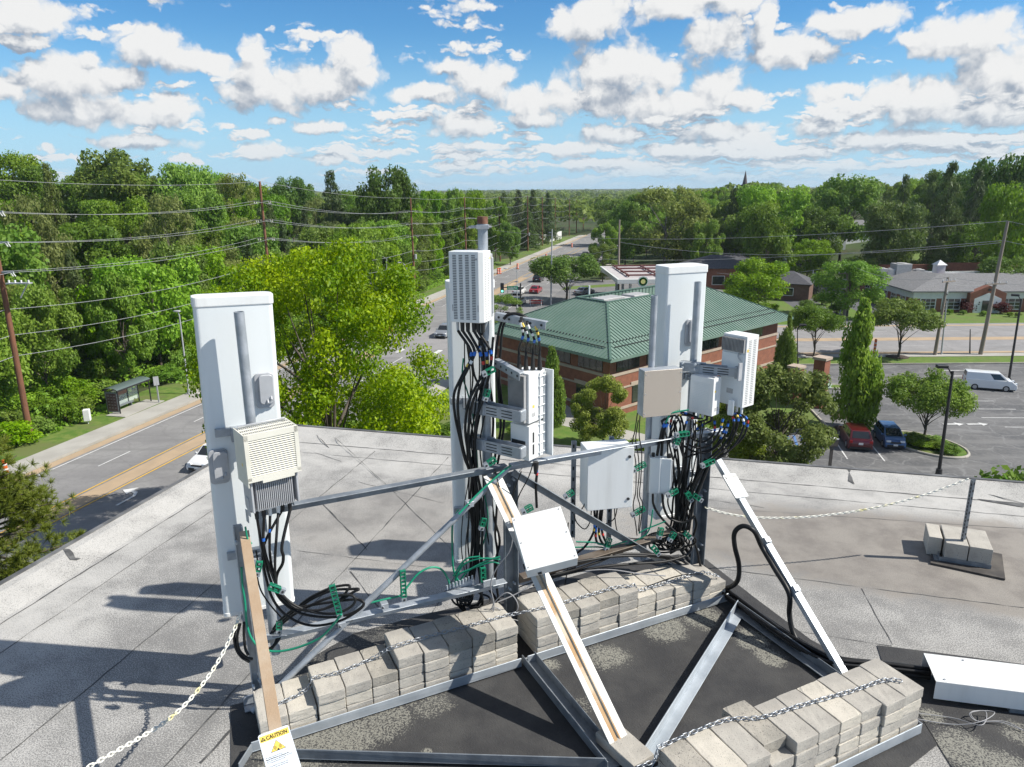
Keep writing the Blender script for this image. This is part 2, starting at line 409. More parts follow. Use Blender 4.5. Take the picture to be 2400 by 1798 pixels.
# ================================================================= masts and panel antennas
def pipe(xy, z0, z1, r, label, cap=None):
    t = thing('mount_pipe', label, 'pipe', (xy[0], xy[1], z0))
    mb = MB(); n = 20; h = z1 - z0
    mb.cyl((0, 0, 0), (0, 0, h), r, n=n, caps=False); mb.cyl((0, 0, h), (0, 0, 0.02), r * .84, n=n, caps=False); mb.cyl((0, 0, h - .3), (0, 0, h - .301), r * .84, n=n)
    for i in range(n):
        a, b = 2 * math.pi * i / n, 2 * math.pi * (i + 1) / n
        mb.poly([(0 + math.sin(a) * q, math.cos(a) * q, h) for q in (r * .84, r)] + [(math.sin(b) * q, math.cos(b) * q, h) for q in (r, r * .84)])
    mb.build('tube', M_['galv'], t)
    if cap:
        c = MB(); c.cyl((0, 0, h - .035), (0, 0, h + .012), r * 1.06, n=n); c.build('cap', cap, t)
        c = MB(); c.box((-.05, 0, h - .055), (.06, .03, .018)); c.cyl((-.095, 0, h - .055), (.06, 0, h - .055), .007, n=8); c.box((.0, .0, h - .055), (.085, .085, .026)); c.build('clamp', M_['lightgrey'], t)
    return t
ML, MC, MR, MA = Vector((-1.60, 4.2, 0)), Vector((-.19, 5.0, 0)), Vector((1.475, 5.7, 0)), Vector((1.10, 5.52, 0))
pipe(ML, .30, 2.61, .030, 'grey galvanized pipe standing before the left white antenna')
pipe(MC, .35, 3.10, .034, 'tallest galvanized pipe with a rusty brown top cap', M_['rustcap'])
pipe(MR, .45, 2.57, .028, 'galvanized pipe before the face of the right white antenna')
pipe(MA, .25, 2.49, .026, 'galvanized pipe rising beside the brown stainless box')
def rrect(w, d, r, n=5, r2=None):
    out = []
    for cx, cy, a0, rr in ((w / 2, d / 2, 0, r2 or r), (-w / 2, d / 2, 90, r2 or r), (-w / 2, -d / 2, 180, r), (w / 2, -d / 2, 270, r)):
        sx, sy = (1 if cx > 0 else -1), (1 if cy > 0 else -1)
        for i in range(n + 1):
            a = R(a0 + 90 * i / n); out.append((cx - sx * rr + math.cos(a) * rr, cy - sy * rr + math.sin(a) * rr))
    return out
I3 = Matrix.Identity(3)
def antenna(c, z0, z1, w, d, rz, label, plates=(), fold=.03):
    t = thing('panel_antenna', label, 'antenna', (c[0], c[1], z0), rz, 'tall white panel antennas on the masts'); h = z1 - z0
    mb = MB(); mb.prism(rrect(w, d, fold, 5, .045), I3, (0, 0, .03), h - .09)
    o = mb.build('housing', M_['offwhite'], t)
    for pg in o.data.polygons: pg.use_smooth = len(pg.vertices) == 4
    o.data.set_sharp_from_angle(angle=R(40))
    mb = MB(); mb.prism(rrect(w + .012, d + .012, fold, 5, .06), I3, (0, 0, h - .06), .06); mb.build('end_cap', M_['white'], t, .006, 2)
    mb = MB(); mb.prism(rrect(w + .006, d + .006, fold, 5, .06), I3, (0, 0, 0), .03); mb.build('end_cap', M_['white'], t, .004, 1)
    for zz in (h * .595, h * .20):
        b = MB(); b.box((0, -d / 2 - .02, zz), (.17, .04, .09)); b.box((0.02, -d / 2 - .075, zz), (.15, .03, .055)); b.box((.02, -d / 2 - .125, zz), (.15, .02, .05))
        for s in (-1, 1):
            b.cyl((.02 + s * .055, -d / 2 - .175, zz), (.02 + s * .055, -d / 2, zz), .006, n=8); b.cyl((.02 + s * .055, -d / 2 - .15, zz), (.02 + s * .055, -d / 2 - .136, zz), .012, n=6)
        b.box((-.13, -d / 2 - .015, zz + .02), (.09, .03, .05)); b.build('mounting_bracket', M_['galv'], t, .003, 1)
    for x, z in plates:
        p = MB(); p.prism([(a, b) for a, b in rrect(.115, .225, .028)], Matrix(((1, 0, 0), (0, 0, 1), (0, 1, 0))).transposed() if False else Matrix(((1, 0, 0), (0, 0, -1), (0, 1, 0))), (x, -d / 2 - .0005, z), .016)
        p.prism([(a, b) for a, b in rrect(.085, .185, .022)], Matrix(((1, 0, 0), (0, 0, -1), (0, 1, 0))), (x + .01, -d / 2 - .0165, z + .01), .022)
        for k in range(2):
            p.cyl((x + .012 + k * .022, -d / 2 - .035, z - .055 + k * .02), (x + .012 + k * .022, -d / 2 - .055, z - .075 + k * .02), .007, n=10)
        p.build('connector_plate', M_['lightgrey'], t, .003, 1)
    return t
cl = ML + NB * .20 + EX * -.045
antenna(cl + EX * -.012, .57, 2.69, .452, .15, AR, 'white panel antenna, nearest the street on the left, widest face seen', ((.135, 1.52), (-.17, 1.06))).rotation_euler.y = .021
cc = Vector((-.30, 5.20, 0)); antenna(cc, .45, 2.665, .34, .13, R(12), 'white panel antenna partly hidden by black cables and the louvred radio')
cr = at_y(1612, 640, 5.92); cr = Vector((cr.x - .065, 5.9, 0)); antenna(cr, .50, 2.685, .385, .20, R(22), 'white panel antenna in front of the green roof', ((.06, 1.64),), .02)
# ================================================================= radio units
def slots(mb, x0, x1, z0, z1, nx, nz, y, gx=.25, gz=.5, m=0, t=.0015):
    """rows of small slots on a face in the local xz plane at y (front = -y)"""
    dx, dz = (x1 - x0) / nx, (z1 - z0) / nz
    for i in range(nx):
        for k in range(nz):
            mb.box((x0 + dx * (i + .5), y - t / 2, z0 + dz * (k + .5)), (dx * (1 - gx), t, dz * (1 - gz)), None, m)
def slots_side(mb, y0, y1, z0, z1, ny, nz, x, gy=.25, gz=.5, m=0, t=.0015):
    dy, dz = (y1 - y0) / ny, (z1 - z0) / nz
    for i in range(ny):
        for k in range(nz): mb.box((x + t / 2, y0 + dy * (i + .5), z0 + dz * (k + .5)), (t, dy * (1 - gy), dz * (1 - gz)), None, m)
def conn(mb, p, r=.012, h=.05): mb.cyl(p, (p[0], p[1], p[2] - h), r, r * .8, 10)
# --- cream louvred radio on the left mast
c = at_y(628, 1010, 3.985); zb = at_y(640, 1212, 3.9).z
t = thing('radio_unit', 'cream louvred radio unit with grey fins below, on the left mast', 'radio unit', (c.x - .03, 4.02, zb), AR + .20, 'radio units on the masts')
H_ = at_y(628, 1008, 3.95).z - zb
mb = MB(); mb.box((0, .03, H_ * .5), (.27, .10, H_ * .94)); mb.box((-.135, -.01, H_ * .38), (.012, .15, H_ * .62)); mb.box((.135, -.01, H_ * .38), (.012, .15, H_ * .62)); mb.box((-.142, .0, H_ * .1), (.006, .05, .12)); mb.build('body', M_['lightgrey'], t, .004, 2)
mb = MB()
for i in range(19): mb.box((-.105 + i * .21 / 18, -.045, .155), (.0058, .055, .24))
mb.build('heat_sink', M_['lightgrey'], t, .0012, 1)
mb = MB(); z0, z1 = H_ * .47, H_; y0 = -.105
mb.box((-.155, -.01, (z0 + z1) / 2 - .02), (.006, .19, z1 - z0 + .04)); mb.box((.155, -.01, (z0 + z1) / 2), (.006, .19, z1 - z0))
mb.box((0, y0, z1 - .018), (.316, .006, .036)); mb.box((0, y0, z0 + .005), (.316, .006, .03)); mb.box((-.146, y0, (z0 + z1) / 2), (.024, .006, z1 - z0)); mb.box((.146, y0, (z0 + z1) / 2), (.024, .006, z1 - z0))
mb.box((.02, y0, z0 - .018), (.19, .006, .018))
nr, ncol = 17, 13; zz0, zz1 = z0 + .02, z1 - .036
for k in range(nr):
    z = zz0 + (zz1 - zz0) * (k + .5) / nr; mb.box((0, y0 + .003, z), (.276, .013, .0036), Matrix.Rotation(R(38), 3, 'X'))
for i in range(ncol + 1): mb.box((-.136 + .272 * i / ncol, y0 + .008, (zz0 + zz1) / 2), (.0036, .006, zz1 - zz0))
mb.box((0, y0 + .022, (zz0 + zz1) / 2), (.276, .004, zz1 - zz0 + .01))
# perforated top
for k in range(4): mb.box((0, -.105 + .012 + k * .052, z1 - .003), (.308, .014, .006))
for i in range(27): mb.box((-.150 + i * .300 / 26, -.02, z1 - .004), (.005, .15, .004))
mb.build('louvre_cover', M_['cream'], t, .0008, 1)
mb = MB(); mb.tube([(-.14, .045, H_ - .02), (-.14, .05, H_ + .012), (.14, .05, H_ + .012), (.14, .045, H_ - .02)], .005, 8, 0, 1); mb.build('handle', M_['lightgrey'], t)
mb = MB(); mb.box((-.14, .055, -.03), (.006, .04, .08)); mb.box((.142, .05, .0), (.006, .05, .07)); mb.box((0, .10, H_ * .5), (.10, .05, H_ * .7)); mb.box((0, .10, H_ * .85), (.2, .04, .05)); mb.build('bracket', M_['galv'], t, .002, 1)
CL = []
for x, y, k in ((-.10, .0, 0), (-.06, -.01, 0), (-.02, .0, 1), (.03, .0, 1), (.065, .02, 0), (.10, -.01, 0)):
    mb = MB(); conn(mb, (x, y, H_ * .03), .014, .055); mb.build('connector', M_['white'] if k else M_['rubber'], t)
    CL.append(Vector(t.location) + rotz(t.rotation_euler.z) @ Vector((x, y, -.03)))
# --- white slotted radio at the middle mast
zt, zb = at_y(1095, 590, 4.86).z, at_y(1095, 757, 4.86).z; H_ = zt - zb; c = at_y(1103, 700, 4.93)
t = thing('radio_unit', 'white radio unit with four columns of slots, highest on the middle mast', 'radio unit', (c.x, 4.93, zb), R(-17), 'radio units on the masts')
mb = MB(); mb.prism([(-.125, -.07), (.085, -.07), (.115, -.05), (.125, .075), (-.125, .075)], I3, (0, 0, 0), H_); mb.build('cover', M_['white'], t, .005, 2)
mb = MB(); mb.box((.02, .085, H_ / 2), (.22, .03, H_ * .9)); mb.box((.132, .085, H_ * .5), (.012, .02, H_ * .8)); mb.build('back_plate', M_['lightgrey'], t, .003, 1)
mb = MB()
for i in range(4): slots(mb, -.098 + i * .045, -.072 + i * .045, .02, H_ - .02, 1, 40, -.07, .0, .5)
mb.box((-.105, -.0708, .10), (.003, .0015, .045)); mb.box((.078, -.0708, .10), (.003, .0015, .045))
mb.build('vent_slots', mat('slot_grey', (.13, .13, .135), .8), t)
mb = MB()
Ms = frame((.010, .125, 0))
for j in range(2):
    for k in range(38):
        p = Vector((.115, -.05, 0)).lerp(Vector((.125, .075, 0)), .25 + j * .4); mb.box((p.x + .0006, p.y, .02 + (H_ - .05) * k / 38), (.0015, .026, .0045), None)
mb.build('vent_slots', M_['fin'], t)
CC = []
for i, x in enumerate((-.10, -.065, -.025, .02, .05, .085)):
    mb = MB(); conn(mb, (x, .0, 0), .017 if i else .011, .075); mb.build('connector', M_['rubber'] if i else M_['lightgrey'], t)
    CC.append(Vector(t.location) + rotz(t.rotation_euler.z) @ Vector((x, 0, -.07)))
# --- tall finned radio on the swing arms
zt, zb = at_y(1245, 872, 4.88).z, at_y(1245, 1082, 4.82).z; H_ = zt - zb; c = at_y(1238, 980, 4.93)
t = thing('radio_unit', 'tall grey finned radio with white ribbed side, held out on slotted arms', 'radio unit', (c.x + .005, 4.93, zb), R(-38), 'radio units on the masts')
mb = MB(); mb.box((-.01, .0, H_ * .72), (.16, .19, H_ * .56)); mb.box((-.01, .0, H_ * .21), (.165, .195, H_ * .40)); mb.build('body', M_['white'], t, .004, 2)
mb = MB()
for i in range(20): mb.box((-.085 + i * .0072, -.112, H_ * .72), (.0028, .036, H_ * .53))
for k in (.52, .47, .93): mb.box((-.017, -.112, H_ * k), (.142, .036, .004))
mb.build('heat_sink', M_['fin'], t)
mb = MB(); mb.box((-.02, -.1, H_ * .16), (.12, .005, H_ * .14)); mb.build('vent_grille', M_['dark'], t)
for z in (.08, .22): mb = MB(); mb.box((.0735, -.045, H_ * z + .03), (.003, .016, .075)); mb.build('vent_slot', M_['dark'], t)
mb = MB()
for yy in (.03, .085): mb.box((.075, yy, H_ * .5), (.014, .010, H_ * .96))
for k in range(9): mb.box((.077, .055, H_ * (.06 + k * .11)), (.014, .075, .007))
mb.build('rib', M_['white'], t, .002, 1)
mb = MB(); mb.box((.06, .115, H_ * .5), (.14, .014, H_ * 1.0)); mb.build('back_plate', M_['offwhite'], t, .002, 1)
CF = []
for i in range(4):
    p = (-.055 + .038 * i, -.04 + .03 * i, H_ + .005); mb = MB(); mb.cyl(p, (p[0], p[1], p[2] + .045), .019, .015, 10); mb.cyl((p[0], p[1], p[2] + .045), (p[0], p[1], p[2] + .10), .014, .011, 10); mb.build('connector', M_['rubber'], t)
    CF.append(Vector(t.location) + rotz(t.rotation_euler.z) @ Vector((p[0], p[1], H_ + .10)))
# --- swing arms
for py, w in ((985, 'upper'), (1068, 'lower')):
    a, b = at_y(1128, py - 30, 4.96), at_y(1222, py + 12, 4.76)
    b.z = a.z - .02
    t = thing('swing_arm', '%s slotted grey arm holding out the tall finned radio' % w, 'bracket', (a.x, a.y, a.z - .05), math.atan2(b.y - a.y, b.x - a.x), 'slotted arms at the middle mast')
    L = (b - a).length
    for s in (-1, 1):
        mb = MB(); mb.box((L * .52, s * .035, .05), (L * 1.0, .006, .085)); mb.build('side_plate', M_['galv'], t, .002, 1)
        for xx in (.34, .72):
            for k in range(3): mb = MB(); mb.box((L * xx, s * .035 + (-.0035 if s < 0 else .0035), .028 + k * .022), (L * .26, .001, .007)); mb.build('slot', M_['dark'], t)
    mb = MB(); mb.box((L * 1.02, 0, .05), (.03, .075, .085)); mb.build('end_block', M_['galv'], t, .014, 3)
    mb = MB(); mb.box((-.01, -.02, .05), (.13, .05, .09)); mb.box((.0, .045, .05), (.17, .03, .085)); mb.build('pipe_clamp', M_['galv'], t, .01, 2)
# --- perforated bars by the middle mast
for (x0, y0_, x1, y1_, yy0, yy1), lab in (((1160, 742, 1279, 764, 4.98, 4.80), 'perforated galvanized bar high on the middle mast, cables looped over it'), ((1158, 850, 1218, 884, 4.95, 4.70), 'short galvanized bar just above the finned radio')):
    a, b = at_y(x0, y0_, yy0), at_y(x1, y1_, yy1)
    t = thing('support_bar', lab, 'bracket', a); mb = MB()
    d = b - a; M = frame(d); mb.box(d / 2, (d.length, .006, .055), M); mb.box(d / 2 + M @ Vector((0, .02, .025)), (d.length, .04, .006), M); mb.build('channel', M_['galv'], t, .001, 1)
    mb = MB()
    for k in range(5): mb.cyl(d * (.08 + .21 * k) + M @ Vector((0, -.0045, 0)), d * (.08 + .21 * k) + M @ Vector((0, -.0035, 0)), .009, n=10)
    mb.build('bolt_hole', M_['dark'], t)
# --- right mast radios
def corner_unit(px0, px1, px2, ytop, ybot, yc, name):
    """box seen on its corner: left edge px0, near corner px1, right edge px2"""
    P1t, P1b = at_y(px1, ytop, yc), at_y(px1, ybot, yc)
    return P1t, P1b
P1t, P1b = at_y(1671, 889, 5.42), at_y(1668, 977, 5.42); H_ = P1t.z - P1b.z
rz = R(-46)
t = thing('radio_unit', 'small boxy white radio with louvred face, low on the right mast', 'radio unit', P1b, rz, 'radio units on the masts')
mb = MB(); mb.box((-.105, .055, H_ / 2), (.21, .11, H_)); mb.build('cover', M_['white'], t, .004, 2)
mb = MB()
for k in range(18): mb.box((-.11, -.0012, H_ * .12 + k * H_ * .76 / 18), (.15, .003, .004))
mb.build('louvre_slats', M_['offwhite'], t)
mb = MB(); mb.box((-.10, .08, H_ + .004), (.14, .03, .008)); mb.box((-.02, .05, H_ + .006), (.02, .05, .01)); mb.build('top_bracket', M_['lightgrey'], t)
CS = []
for i in range(5):
    x = -.19 + i * .04; mb = MB(); conn(mb, (x, .05, 0), .012, .05); mb.build('connector', M_['white'] if i in (1, 2) else M_['rubber'], t)
    CS.append(Vector(t.location) + rotz(rz) @ Vector((x, .05, -.05)))
P1t, P1b = at_y(1756, 790, 5.44), at_y(1739, 957, 5.44); H_ = P1t.z - P1b.z; rz = R(-53)
t = thing('radio_unit', 'tall white radio with perforated side, at the right end of the masts', 'radio unit', P1b, rz, 'radio units on the masts')
mb = MB(); mb.box((-.11, .075, H_ / 2), (.22, .15, H_)); mb.build('cover', M_['white'], t, .003, 2)
mb = MB(); mb.box((-.115, -.004, H_ * .38), (.205, .008, H_ * .74)); mb.build('face_plate', M_['offwhite'], t, .002, 1)
mb = MB()
for i in range(17): mb.box((-.212 + i * .0125, -.010, H_ * .87), (.005, .026, H_ * .19))
mb.build('heat_sink', M_['fin'], t)
mb = MB()
for j in range(2): slots_side(mb, .028 + j * .06, .060 + j * .06, .02, H_ - .03, 1, 36, 0.0, 0, .5)
mb.build('vent_slots', M_['fin'], t)
mb = MB(); mb.box((-.02, -.03, H_ * .52), (.012, .05, .14)); mb.tube([(-.03, -.02, H_ * .66), (-.05, -.03, H_ * .72), (-.06, -.01, H_ * .76)], .006, 8, 0, 4); mb.build('latch', M_['lightgrey'], t)
CT = []
for i in range(4):
    x = -.03 - i * .045; mb = MB(); conn(mb, (x, .04, 0), .012, .06); mb.build('connector', M_['white'] if i < 2 else M_['rubber'], t)
    CT.append(Vector(t.location) + rotz(rz) @ Vector((x, .04, -.06)))
a, b = at_y(1618, 858, 5.66), at_y(1724, 880, 5.50); b.z = a.z - .03
t = thing('swing_arm', 'grey slotted bracket arm between the right pipe and the tall perforated radio', 'bracket', (a.x, a.y, a.z - .06), math.atan2(b.y - a.y, b.x - a.x), 'slotted arms at the right mast'); L = (b - a).length
for s in (-1, 1):
    mb = MB(); mb.box((L * .5, s * .035, .05), (L, .006, .070)); mb.build('side_plate', M_['galv'], t, .002, 1)
    for xx in (.42, .74):
        for k in range(3): mb = MB(); mb.box((L * xx, s * .035 + (-.0035 if s < 0 else .0035), .030 + k * .020), (L * .24, .001, .007)); mb.build('slot', M_['dark'], t)
mb = MB(); mb.box((L * 1.02, 0, .05), (.03, .075, .10)); mb.build('end_block', M_['galv'], t, .012, 3)
mb = MB(); mb.box((0, -.01, .06), (.16, .07, .07)); mb.box((.02, .04, .06), (.19, .03, .06)); mb.build('pipe_clamp', M_['galv'], t, .006, 2)
for dx, dz in ((-.05, .10), (.05, .10), (-.05, -.02), (.05, -.02)): mb = MB(); mb.cyl((dx, -.09, .06 + dz * .3), (dx, .02, .06 + dz * .3), .007, n=8); mb.cyl((dx, -.075, .06 + dz * .3), (dx, -.06, .06 + dz * .3), .013, n=6); mb.build('bolt', M_['alu'], t)
p = at_y(1712, 972, 5.47)
mb = MB(); mb.box(p + UP * .06, (.05, .03, .13), rotz(R(-30))); wthing('bracket_cover', mb, M_['offwhite'], 'small white curved bracket end below the tall perforated radio', 'bracket', None, .012, 3)
# --- small pale unit low on the right mast
P1t, P1b = at_y(1541, 1074, 5.40), at_y(1543, 1157, 5.40); H_ = P1t.z - P1b.z
t = thing('surge_box', 'small pale grey ribbed box with cable plugs, below the top rail on the right mast', 'junction box', P1b, R(-12))
mb = MB(); mb.box((-.035, .04, H_ / 2), (.085, .09, H_)); mb.box((.05, .04, H_ / 2), (.085, .07, H_ * .97)); mb.build('casing', M_['offwhite'], t, .006, 2)
mb = MB(); mb.box((-.083, .04, H_ / 2), (.012, .06, H_ * 1.05)); mb.box((.097, .045, H_ / 2), (.012, .06, H_ * .9)); mb.build('mounting_flange', M_['lightgrey'], t, .003, 1)
mb = MB(); mb.cyl((-.055, .03, H_), (-.055, .03, H_ + .03), .014); mb.cyl((.075, .03, H_), (.075, .03, H_ + .03), .014); mb.build('plug', M_['rubber'], t)
# ================================================================= enclosures
f0, f1, f2, f3 = at_y(1372, 1055, 5.20), at_y(1481, 1046, 5.27), at_y(1479, 1173, 5.27), at_y(1374, 1197, 5.20)
rz = math.atan2(f1.y - f0.y, f1.x - f0.x); W_ = (f1 - f0).xy.length; H_ = f0.z - f3.z
t = thing('enclosure', 'large light grey wall cabinet with two black latches, hung on upright struts', 'cabinet', (f3.x, f3.y, f3.z), rz)
mb = MB(); mb.box((W_ / 2 - .002, .10, H_ / 2), (W_ - .004, .19, H_ - .004)); mb.build('casing', M_['offwhite'], t, .006, 2)
mb = MB(); mb.box((W_ / 2, -.004, H_ / 2), (W_, .018, H_)); mb.build('door', M_['white'], t, .005, 2)
for k in (.15, .85):
    mb = MB(); mb.cyl((W_ * .9, -.013, H_ * k), (W_ * .9, -.020, H_ * k), .012, n=12); mb.build('latch', M_['dark'], t)
for px in (1340, 1428):
    q = at_y(px, 1040 if px < 1400 else 1030, 5.46); z1 = q.z + .02; z0 = at_y(px + 2, 1262, 5.46).z
    mb = MB(); q = Vector((q.x, 5.46, 0))
    mb.box(q + UP * (z0 + z1) / 2, (.004, .035, z1 - z0)); mb.box(q + Vector((.035, 0, (z0 + z1) / 2)), (.004, .035, z1 - z0)); mb.box(q + Vector((.0175, .016, (z0 + z1) / 2)), (.035, .004, z1 - z0))
    for k in range(9): mb.box(q + Vector((.0175, .012, z0 + (z1 - z0) * (k + .5) / 9)), (.012, .006, .03), None, 1)
    wthing('strut_channel', mb, [M_['galv'], M_['dark']], 'perforated upright strut %s the light grey cabinet' % ('left of' if px < 1400 else 'behind the middle of'), 'strut')
f0, f1, f3 = at_y(1508, 870, 5.36), at_y(1597, 857, 5.44), at_y(1506, 979, 5.36)
rz = math.atan2(f1.y - f0.y, f1.x - f0.x); W_ = (f1 - f0).xy.length; H_ = f0.z - f3.z
t = thing('enclosure', 'brownish brushed stainless box beside the right white antenna', 'cabinet', f3, rz)
mb = MB(); mb.box((W_ / 2, .055, H_ / 2), (W_ - .004, .11, H_ - .004)); mb.build('casing', M_['galv'], t, .003, 2)
mb = MB(); mb.box((W_ / 2, -.003, H_ / 2), (W_, .006, H_)); mb.build('door', M_['stainless'], t, .002, 1)
for x in (.04, .96):
    for z in (.08, .5, .92): mb = MB(); mb.cyl((W_ * x, -.006, H_ * z), (W_ * x, -.009, H_ * z), .005, n=8); mb.build('screw', M_['lightgrey'], t)
# --- tilted white box strapped onto the rust streaked brace
bd = (BC1 - BC0).normalized(); k = .30
c0, c1, c2, c3 = [Vector(p) for p in (at_y(1192, 1215, 4.40), at_y(1309, 1188, 4.46), at_y(1360, 1305, 4.14), at_y(1241, 1337, 4.08))]
ux = ((c1 - c0) + (c2 - c3)).normalized(); vy = ((c3 - c0) + (c2 - c1)); vy = (vy - ux * vy.dot(ux)).normalized(); nz = ux.cross(vy) * -1
Mx = Matrix((ux, -vy, nz)).transposed(); cen = (c0 + c1 + c2 + c3) / 4; W_ = ((c1 - c0).length + (c2 - c3).length) / 2; H_ = ((c3 - c0).length + (c2 - c1).length) / 2
t = thing('enclosure', 'square white metal box lying tilted on the rust streaked brace', 'cabinet', cen)
mb = MB(); mb.box(Mx @ Vector((0, 0, -.055)), (W_ - .006, H_ - .006, .10), Mx); mb.build('casing', M_['offwhite'], t, .003, 2)
mb = MB(); mb.box(Mx @ Vector((0, 0, -.004)), (W_, H_, .006), Mx); mb.build('lid', M_['white'], t, .002, 1)
for x in (-.45, .45):
    for y in (-.45, 0, .45): mb = MB(); p = Mx @ Vector((x * W_, y * H_, 0)); mb.cyl(p, p + nz * .003, .005, n=8); mb.build('screw', M_['fin'], t)
mb = MB(); mb.box(Mx @ Vector((-.25 * W_, -H_ / 2 - .001, -.075)), (.025, .008, .018), Mx); mb.box(Mx @ Vector((-W_ / 2 - .001, -.33 * H_, -.07)), (.008, .03, .02), Mx); mb.build('knockout', M_['dark'], t)

for t_, n_, z_ in ((-1.75, .40, .18), (-1.75, .40, 1.22), (.11, .40, 1.24), (.11, .40, .40), (.11, .40, .9), (1.9, .40, .3), (1.9, .40, 1.28), (1.9, .40, .8)):
    for dx in (-.018, .02):
        mb = MB(); p = row(t_ + dx, n_ + .02, z_ + dx); mb.cyl(p, p - NB * .03, .010, n=6); mb.cyl(p, p - NB * .042, .005, n=6); fpart('bolt', mb, M_['alu'], 0)
M_['sticker'] = mat('grey_label_print', (.50, .50, .50), .5, 0, (.35, .35, .35), 120)
for o in [q for q in COL.objects if q.parent is None and q.name.startswith('radio_unit')]:
    lb = o['label']; mb = MB(); m2 = MB()
    if 'cream' in lb: mb.box((-.1565, .0, .30), (.0006, .05, .03)); m2.box((-.158, -.03, .33), (.0006, .018, .018))
    elif 'four columns' in lb: mb.box((.07, -.0709, .43), (.018, .0006, .012)); m2.box((.124, .06, .43), (.0012, .014, .016))
    elif 'finned' in lb: m2.box((.0712, -.04, .40), (.0008, .022, .022)); mb.box((.0712, -.04, .34), (.0008, .04, .03))
    elif 'boxy' in lb: mb.box((.0008, .06, .05), (.0008, .05, .03)); m2.box((.0008, .03, .20), (.0008, .018, .018))
    else: m2.box((.0009, .02, .46), (.0008, .022, .022)); mb.box((-.12, -.0088, .12), (.06, .0008, .04))
    mb.build('rating_label', M_['sticker'], o); m2.build('warning_label', M_['yellow'], o)
# ================================================================= cables (each one a tube of its own)
def W(s, y):
    """'px,py px,py ...' -> points on the upright plane at y (or y0..y1 spread along the run)"""
    a = [tuple(float(q) for q in p.split(',')) for p in s.split()]
    n = len(a); out = []
    for i, p in enumerate(a):
        yy = p[2] if len(p) > 2 else (y if not isinstance(y, tuple) else y[0] + (y[1] - y[0]) * i / (n - 1))
        out.append(at_y(p[0], p[1], yy))
    return out
def cable(pts, r, m, label, group=None, name='cable', n=7, bands=()):
    mb = MB(); mb.tube(pts, r, n, 0, 6)
    mats = [m]
    sp = smooth_path(pts, 6)
    for f, mm, L in bands:
        i = min(len(sp) - 2, int(f * (len(sp) - 1))); d = (sp[i + 1] - sp[i]).normalized()
        mats.append(mm); mb.cyl(sp[i] - d * L / 2, sp[i] + d * L / 2, r * 1.16, n=n + 2, m=len(mats) - 1)
    return wthing(name, mb, mats, label, 'cable', group)
K = M_['black']; GR = M_['green']; J = rnd.uniform
def jit(pts, s, keep=1):
    return [p if i < keep else p + Vector((J(-s, s), J(-s, s), J(-s, s))) for i, p in enumerate(pts)]
BL_ = 'black cables bunched below the left cream radio'
coil = [
 ('612,1270 624,1325 640,1375 664,1412 705,1438 770,1447 815,1441 845,1425 852,1412 838,1405 800,1408 740,1417 690,1428 655,1455 640,1475', 3.98, 4.10),
 ('618,1275 632,1330 655,1385 690,1418 740,1436 790,1437 825,1420 832,1402 815,1394 775,1400 730,1418 690,1440 662,1462 640,1482', 3.97, 4.08),
 ('632,1262 634,1310 648,1372 672,1410 720,1432 780,1420 815,1383 819,1373 805,1372 770,1380 720,1405 690,1432 660,1458', 3.99, 4.12),
 ('648,1258 645,1300 645,1345 650,1380 668,1408 700,1428 750,1430 790,1412 828,1388 841,1381 820,1381 780,1384 735,1402 700,1425', 3.96, 4.10),
 ('622,1268 616,1310 625,1360 640,1405 668,1440 710,1462 750,1466 800,1454 838,1432 853,1415 835,1402', 4.00, 4.06),
]
for i, (s, ya, yb) in enumerate(coil):
    p = W(s, (ya, yb)); cable([CL[min(i, 5)]] + p, .0085, K, 'black cable dropping from the left cream radio into the coiled loops', BL_, bands=((.06, M_['blue'], .02),) if i in (1, 2) else ())
cable([CL[5]] + W('661,1277 664,1304 662,1322 652,1340 647,1360 650,1385 665,1405', (3.98, 4.05)), .010, K, 'thickest black cable hanging straight from the right end of the left cream radio')
for i, s in enumerate(('640,1478 625,1500 618,1520 612,1545', '650,1475 648,1500 635,1522 615,1535', '655,1470 655,1495 640,1515 620,1525')):
    cable(W(s, (4.1, 4.0)), .009, K, 'black cable looping under the low rail behind the weathered brace', BL_)
for i, s in enumerate(('556,1462 549,1490 553,1520 566,1540 585,1552', '563,1462 556,1492 560,1522 576,1540 592,1545', '572,1458 572,1490 575,1520 582,1536')):
    cable(W(s, (4.02, 3.98)), .009, K, 'black cable drooping behind the foot of the left antenna mast', 'black cables drooping at the left mast foot')
cable(W('600,1290 604,1320 603,1350 612,1385 635,1420 660,1448', (3.97, 4.05)), .005, K, 'thin black cable beside the weathered brace at the left mast')
# middle bundle
BM_ = 'black cables bunched along the middle mast'
mids = [
 ('1105,830 1083,880 1066,925 1066,975 1079,1032 1091,1075 1105,1125 1108,1200 1107,1270 1100,1340 1096,1390 1110,1430 1130,1400', 4.93),
 ('1112,822 1096,860 1080,905 1074,960 1084,1040 1096,1090 1112,1140 1113,1220 1110,1300 1104,1350 1085,1385 1078,1415 1098,1440 1150,1436', 4.92),
 ('1126,830 1133,870 1115,905 1096,950 1090,1010 1100,1080 1114,1135 1117,1230 1118,1300 1110,1360 1096,1400 1086,1425 1108,1446', 4.91),
 ('1140,830 1138,880 1118,920 1103,960 1098,1020 1106,1090 1120,1150 1122,1240 1121,1310 1124,1360 1130,1395 1115,1425', 4.90),
 ('1150,825 1150,870 1133,930 1118,980 1113,1040 1116,1100 1126,1150 1130,1240 1127,1310 1140,1370 1162,1400 1168,1425', 4.89),
 ('1122,815 1108,840 1112,880 1125,915 1128,960 1118,1010 1112,1080 1108,1150 1116,1240 1112,1320 1095,1375 1090,1405', 4.94),
]
